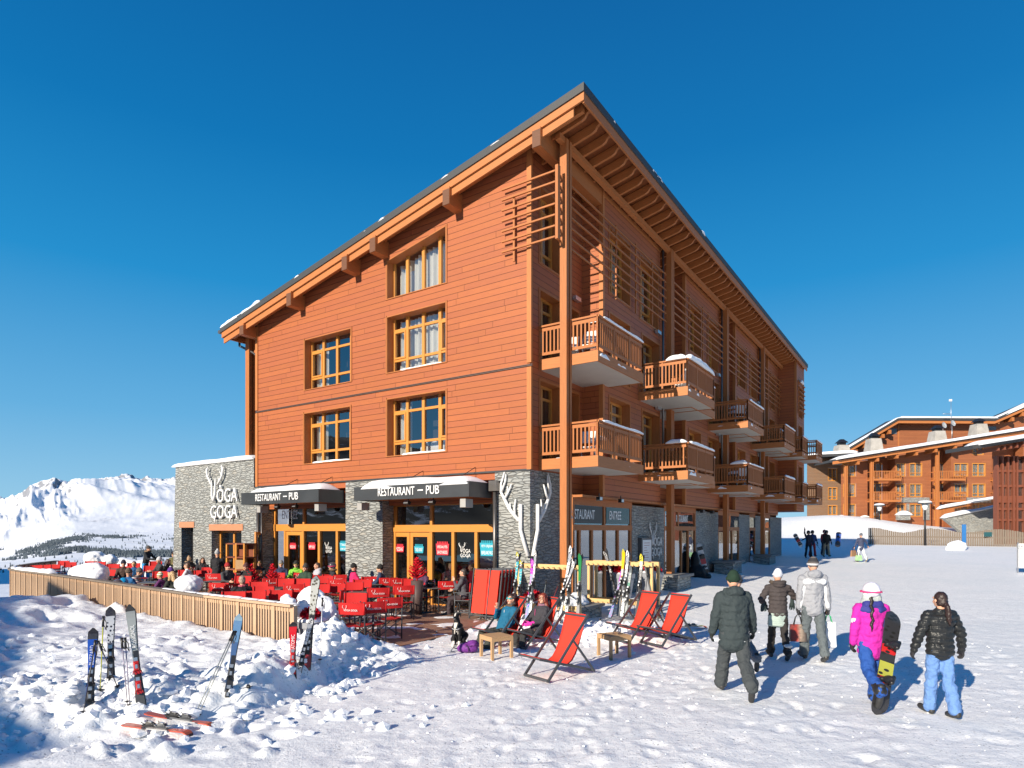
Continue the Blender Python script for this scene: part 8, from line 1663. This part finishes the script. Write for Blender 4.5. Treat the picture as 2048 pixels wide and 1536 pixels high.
sn = MB(); A = F(1874, 1018, Y); B = F(2002, 995, Y); snow_strip(sn, (A[0], Y, A[1]), (B[0], Y, B[1]), .5, .3, 3, 30, fq=.3); A = F(1888, 1035, 72.); B = F(2002, 1012, 72.); snow_strip(sn, (A[0], 72.3, A[1] - .05), (B[0], 72.3, B[1] - .05), .9, .35, 5, 30, fq=.3); A = F(1796, 1030, 83.6); snow_strip(sn, (A[0], 83.9, A[1]), (A[0] + 1.8, 83.9, A[1]), 1., .5, 5, 12, fq=.3); A = F(1724, 1034, 83.8); snow_strip(sn, (A[0], 84.1, A[1]), (A[0] + 1., 84.1, A[1]), .8, .3, 6, 12, fq=.3); A = F(1677, 1034, 83.5); snow_strip(sn, (A[0], 83.8, A[1]), (A[0] + 1., 83.8, A[1]), .8, .3, 7, 12, fq=.3)
tag(sn.build('lying_snow', M['snow']), 'snow lying on the ramp railing and far stone walls', 'snow', kind='stuff')
# board fence
t = empty('board_fence', (0, 0, 0), 0, 'weathered grey board fence with a wavy top in front of the far buildings', 'fence')
A = Vector(((1738 - 1024) / 1270. * 62, 62.)); B = Vector(((2075 - 1024) / 1270. * 57, 57.)); n_ = 150; mb = MB('beam'); 
for i in range(n_):
    q = A.lerp(B, i / n_) + Vector((0, -.05 * (i % 2))); z = gz(*q); h_ = 1.42 + .22 * math.sin(i * .11 + 1.2) * (1 if i < 60 else .7) + random.uniform(-.02, .02); d = (B - A).normalized(); L = (B - A).length / n_ * .43; mb.hexa([(q.x - d.x * L, q.y - d.y * L, z - .3), (q.x + d.x * L, q.y + d.y * L, z - .3), (q.x + d.x * L, q.y + d.y * L + .03, z - .3), (q.x - d.x * L, q.y - d.y * L + .03, z - .3), (q.x - d.x * L, q.y - d.y * L, z + h_), (q.x + d.x * L, q.y + d.y * L, z + h_), (q.x + d.x * L, q.y + d.y * L + .03, z + h_), (q.x - d.x * L, q.y - d.y * L + .03, z + h_)], Vector((0, 0, 1)))
mb.build('boards', M['grey_wood'], t); mb = MB('beam')
for k_ in range(12): a, b = A.lerp(B, k_ / 12), A.lerp(B, (k_ + 1) / 12); mb.beam((a.x, a.y + .08, gz(*a) + .8), (b.x, b.y + .08, gz(*b) + .8), .05, .12)
mb.build('rail', M['grey_wood'], t)
# lamp posts
for x, Y, yt, lb in ((1850, 60., 1000, 'tall black street lamp with a snowy white head in front of the board fence'), (1759, 76., 1006, 'smaller black street lamp with a snow cap behind the board fence')):
    X, zt_ = F(x, yt, Y); zg_ = gz(X, Y); t = empty('street_lamp', (X, Y, zg_), 0, lb, 'street lamp', 'street lamps'); H_ = zt_ - zg_; mb = MB(); mb.tube([(0, 0, -.2), (0, 0, H_ - .9)], [.11, .07], 10); mb.build('pole', M['black'], t); mb = MB(); mb.lathe([(.16, H_ - .95), (.3, H_ - .35)], (0, 0, 0), 12); mb.build('lantern', M['white'], t); mb = MB(); mb.lathe([(.12, H_ - .35), (.62, H_ - .36), (.6, H_ - .28), (.2, H_ - .18), (0, H_ - .15)], (0, 0, 0), 18); mb.build('lamp_shade', M['grey_steel'], t); blob('snow_cap', [El((0, 0, H_ - .2), (.6, .6, .17))], M['snow'], t, .06, 1)
X, Y = (1928 - 1024) / 1270. * 52, 52.; zg_ = gz(X, Y); mb = MB(); mb.box((-.16, -.03, -.3), (.16, .03, 2.)); thing_mesh(mb, 'blue_post', plain('blue_paint', (.03, .16, .42), .5), 'flat blue marker post standing in the snow before the board fence', 'post', (X, Y, zg_ + .1))
o = blob('snow_heap', [El((0, 0, .3), (.75, .6, .5)), El((-.3, 0, .1), (.6, .5, .4))], M['snow'], None, .06, 2, .15, .4, (X - .7, Y - .2, zg_)); tag(o, 'round snow lump at the foot of the blue marker post', 'snow heap')
mb = MB(); mb.box((-.35, -.02, 1.0), (.35, .02, 1.4)); X, Y = (1976 - 1024) / 1270. * 58.2, 58.2; thing_mesh(mb, 'notice_box', plain('dark_teal', (.02, .09, .10), .5), 'small dark teal box fixed on the board fence', 'box', (X, Y, gz(X, Y) - .1))
# white sign at the right edge
X, Y = (2062 - 1024) / 1270. * 31, 31.; zg_ = gz(X, Y); t = empty('sign_board', (X, Y, zg_), R(-6), 'white information sign on short legs cut by the right edge', 'sign'); mb = MB(); mb.box((-.62, -.02, .28), (.62, .02, 1.45)); mb.build('panel', M['white'], t); mb = MB()
for x in (-.6, .6): mb.box((x - .02, -.03, -.1), (x + .02, .03, 1.5))
mb.build('legs', M['silver'], t); mb = MB(); mb.box((-.6, -.026, 1.2), (.6, -.021, 1.22)); mb.build('rule', M['grey_steel'], t)
text_fit('Le Panorama', M['black'], t, (-.55, -.025, 1.26), (1, 0, 0), (0, 0, 1), 1.0, .13, .002); gp = plain('grey_print', (.25, .27, .33), .6)
for i, s_ in enumerate(('CHALETS', 'PRESTIGE', 'VENTE')): text_fit(s_, gp, t, (-.35, -.025, .95 - i * .22 - .02 * i), (1, 0, 0), (0, 0, 1), .6, .09, .002)
# neighbouring chalet behind the viewer on the left, out of frame: it shades the snow bank
t = empty('neighbour_chalet', (-24.7, -4.2, 0), math.atan2(8.6, -5.1), 'timber chalet out of the frame on the left whose shadow falls on the snow bank', 'building'); mb = MB(); L_ = 8.; mb.prism([(-6, -1), (4.5, -1), (4.5, 6), (0, 8.9), (-6, 6)], 0, -L_, L_); mb.build('wall', M['siding_old'], t)
mb = MB()
for y0, y1, z0, z1 in ((-7, 0, 5.3, 9.2), (0, 5.4, 9.2, 5.3)): mb.hexa([(-L_ - 1, y0, z0), (L_ + 1, y0, z0), (L_ + 1, y1, z1), (-L_ - 1, y1, z1), (-L_ - 1, y0, z0 + .4), (L_ + 1, y0, z0 + .4), (L_ + 1, y1, z1 + .4), (-L_ - 1, y1, z1 + .4)])
mb.build('roof', M['snow'], t)

# balcony furniture
def fold_chair(p, rz, label):
    t = empty('balcony_chair', p, rz, label, 'chair', 'white folding chairs on the balconies'); b = MB()
    for sx in (-.2, .2): b.tube([(sx, -.2, 0), (sx, .1, .45), (sx, -.22, .95)], .014, 6); b.tube([(sx * .9, .2, 0), (sx * .9, -.1, .45)], .014, 6)
    b.build('frame', M['silver'], t); b = MB(); b.box((-.2, -.18, .43), (.2, .2, .46)); b.build('seat', M['white'], t); b = MB(); b.hexa([(-.19, -.14, .6), (.19, -.14, .6), (.19, -.12, .6), (-.19, -.12, .6), (-.19, -.25, .95), (.19, -.25, .95), (.19, -.23, .95), (-.19, -.23, .95)]); b.build('backrest', M['white'], t)
for l, s_, z, lb in ((1.1, 1.3, 7.18, 'white folding chair near the outer rail of the upper corner balcony'), (1.3, .6, 7.18, 'white folding chair behind the corner post on the upper corner balcony'), (1.2, 1.2, 4.33, 'white folding chair on the lower corner balcony'), (7.2, 1.9, 7.18, 'white folding chair on the upper second balcony'), (15.2, 1.9, 4.33, 'white folding chair on the lower third balcony'), (15.0, 1.9, 7.18, 'white folding chair on the upper third balcony')):
    fold_chair(BW(l, -s_, z), BROT + R(60 + 40 * l), lb)
for l, s_, z, lb in ((2.0, 1.0, 4.33, 'round snowy table on the lower corner balcony'), (15.6, 1.6, 4.33, 'round snowy table on the lower third balcony'), (15.7, 1.6, 7.18, 'round snowy table on the upper third balcony')):
    t = empty('balcony_table', BW(l, -s_, z), 0, lb, 'table', 'tables on the balconies'); b = MB(); b.lathe([(.4, .68), (.42, .70), (.4, .72)], (0, 0, 0), 20); b.build('tabletop', M['grey_steel'], t); b = MB(); b.tube([(0, 0, 0), (0, 0, .68)], .03, 8); b.build('leg', M['grey_steel'], t); b = MB(); b.lathe([(.39, .72), (.38, .82), (.25, .88), (0, .9)], (0, 0, 0), 20); b.build('snow_cover', M['snow'], t)
bpy.data.scenes.remove(TMP)
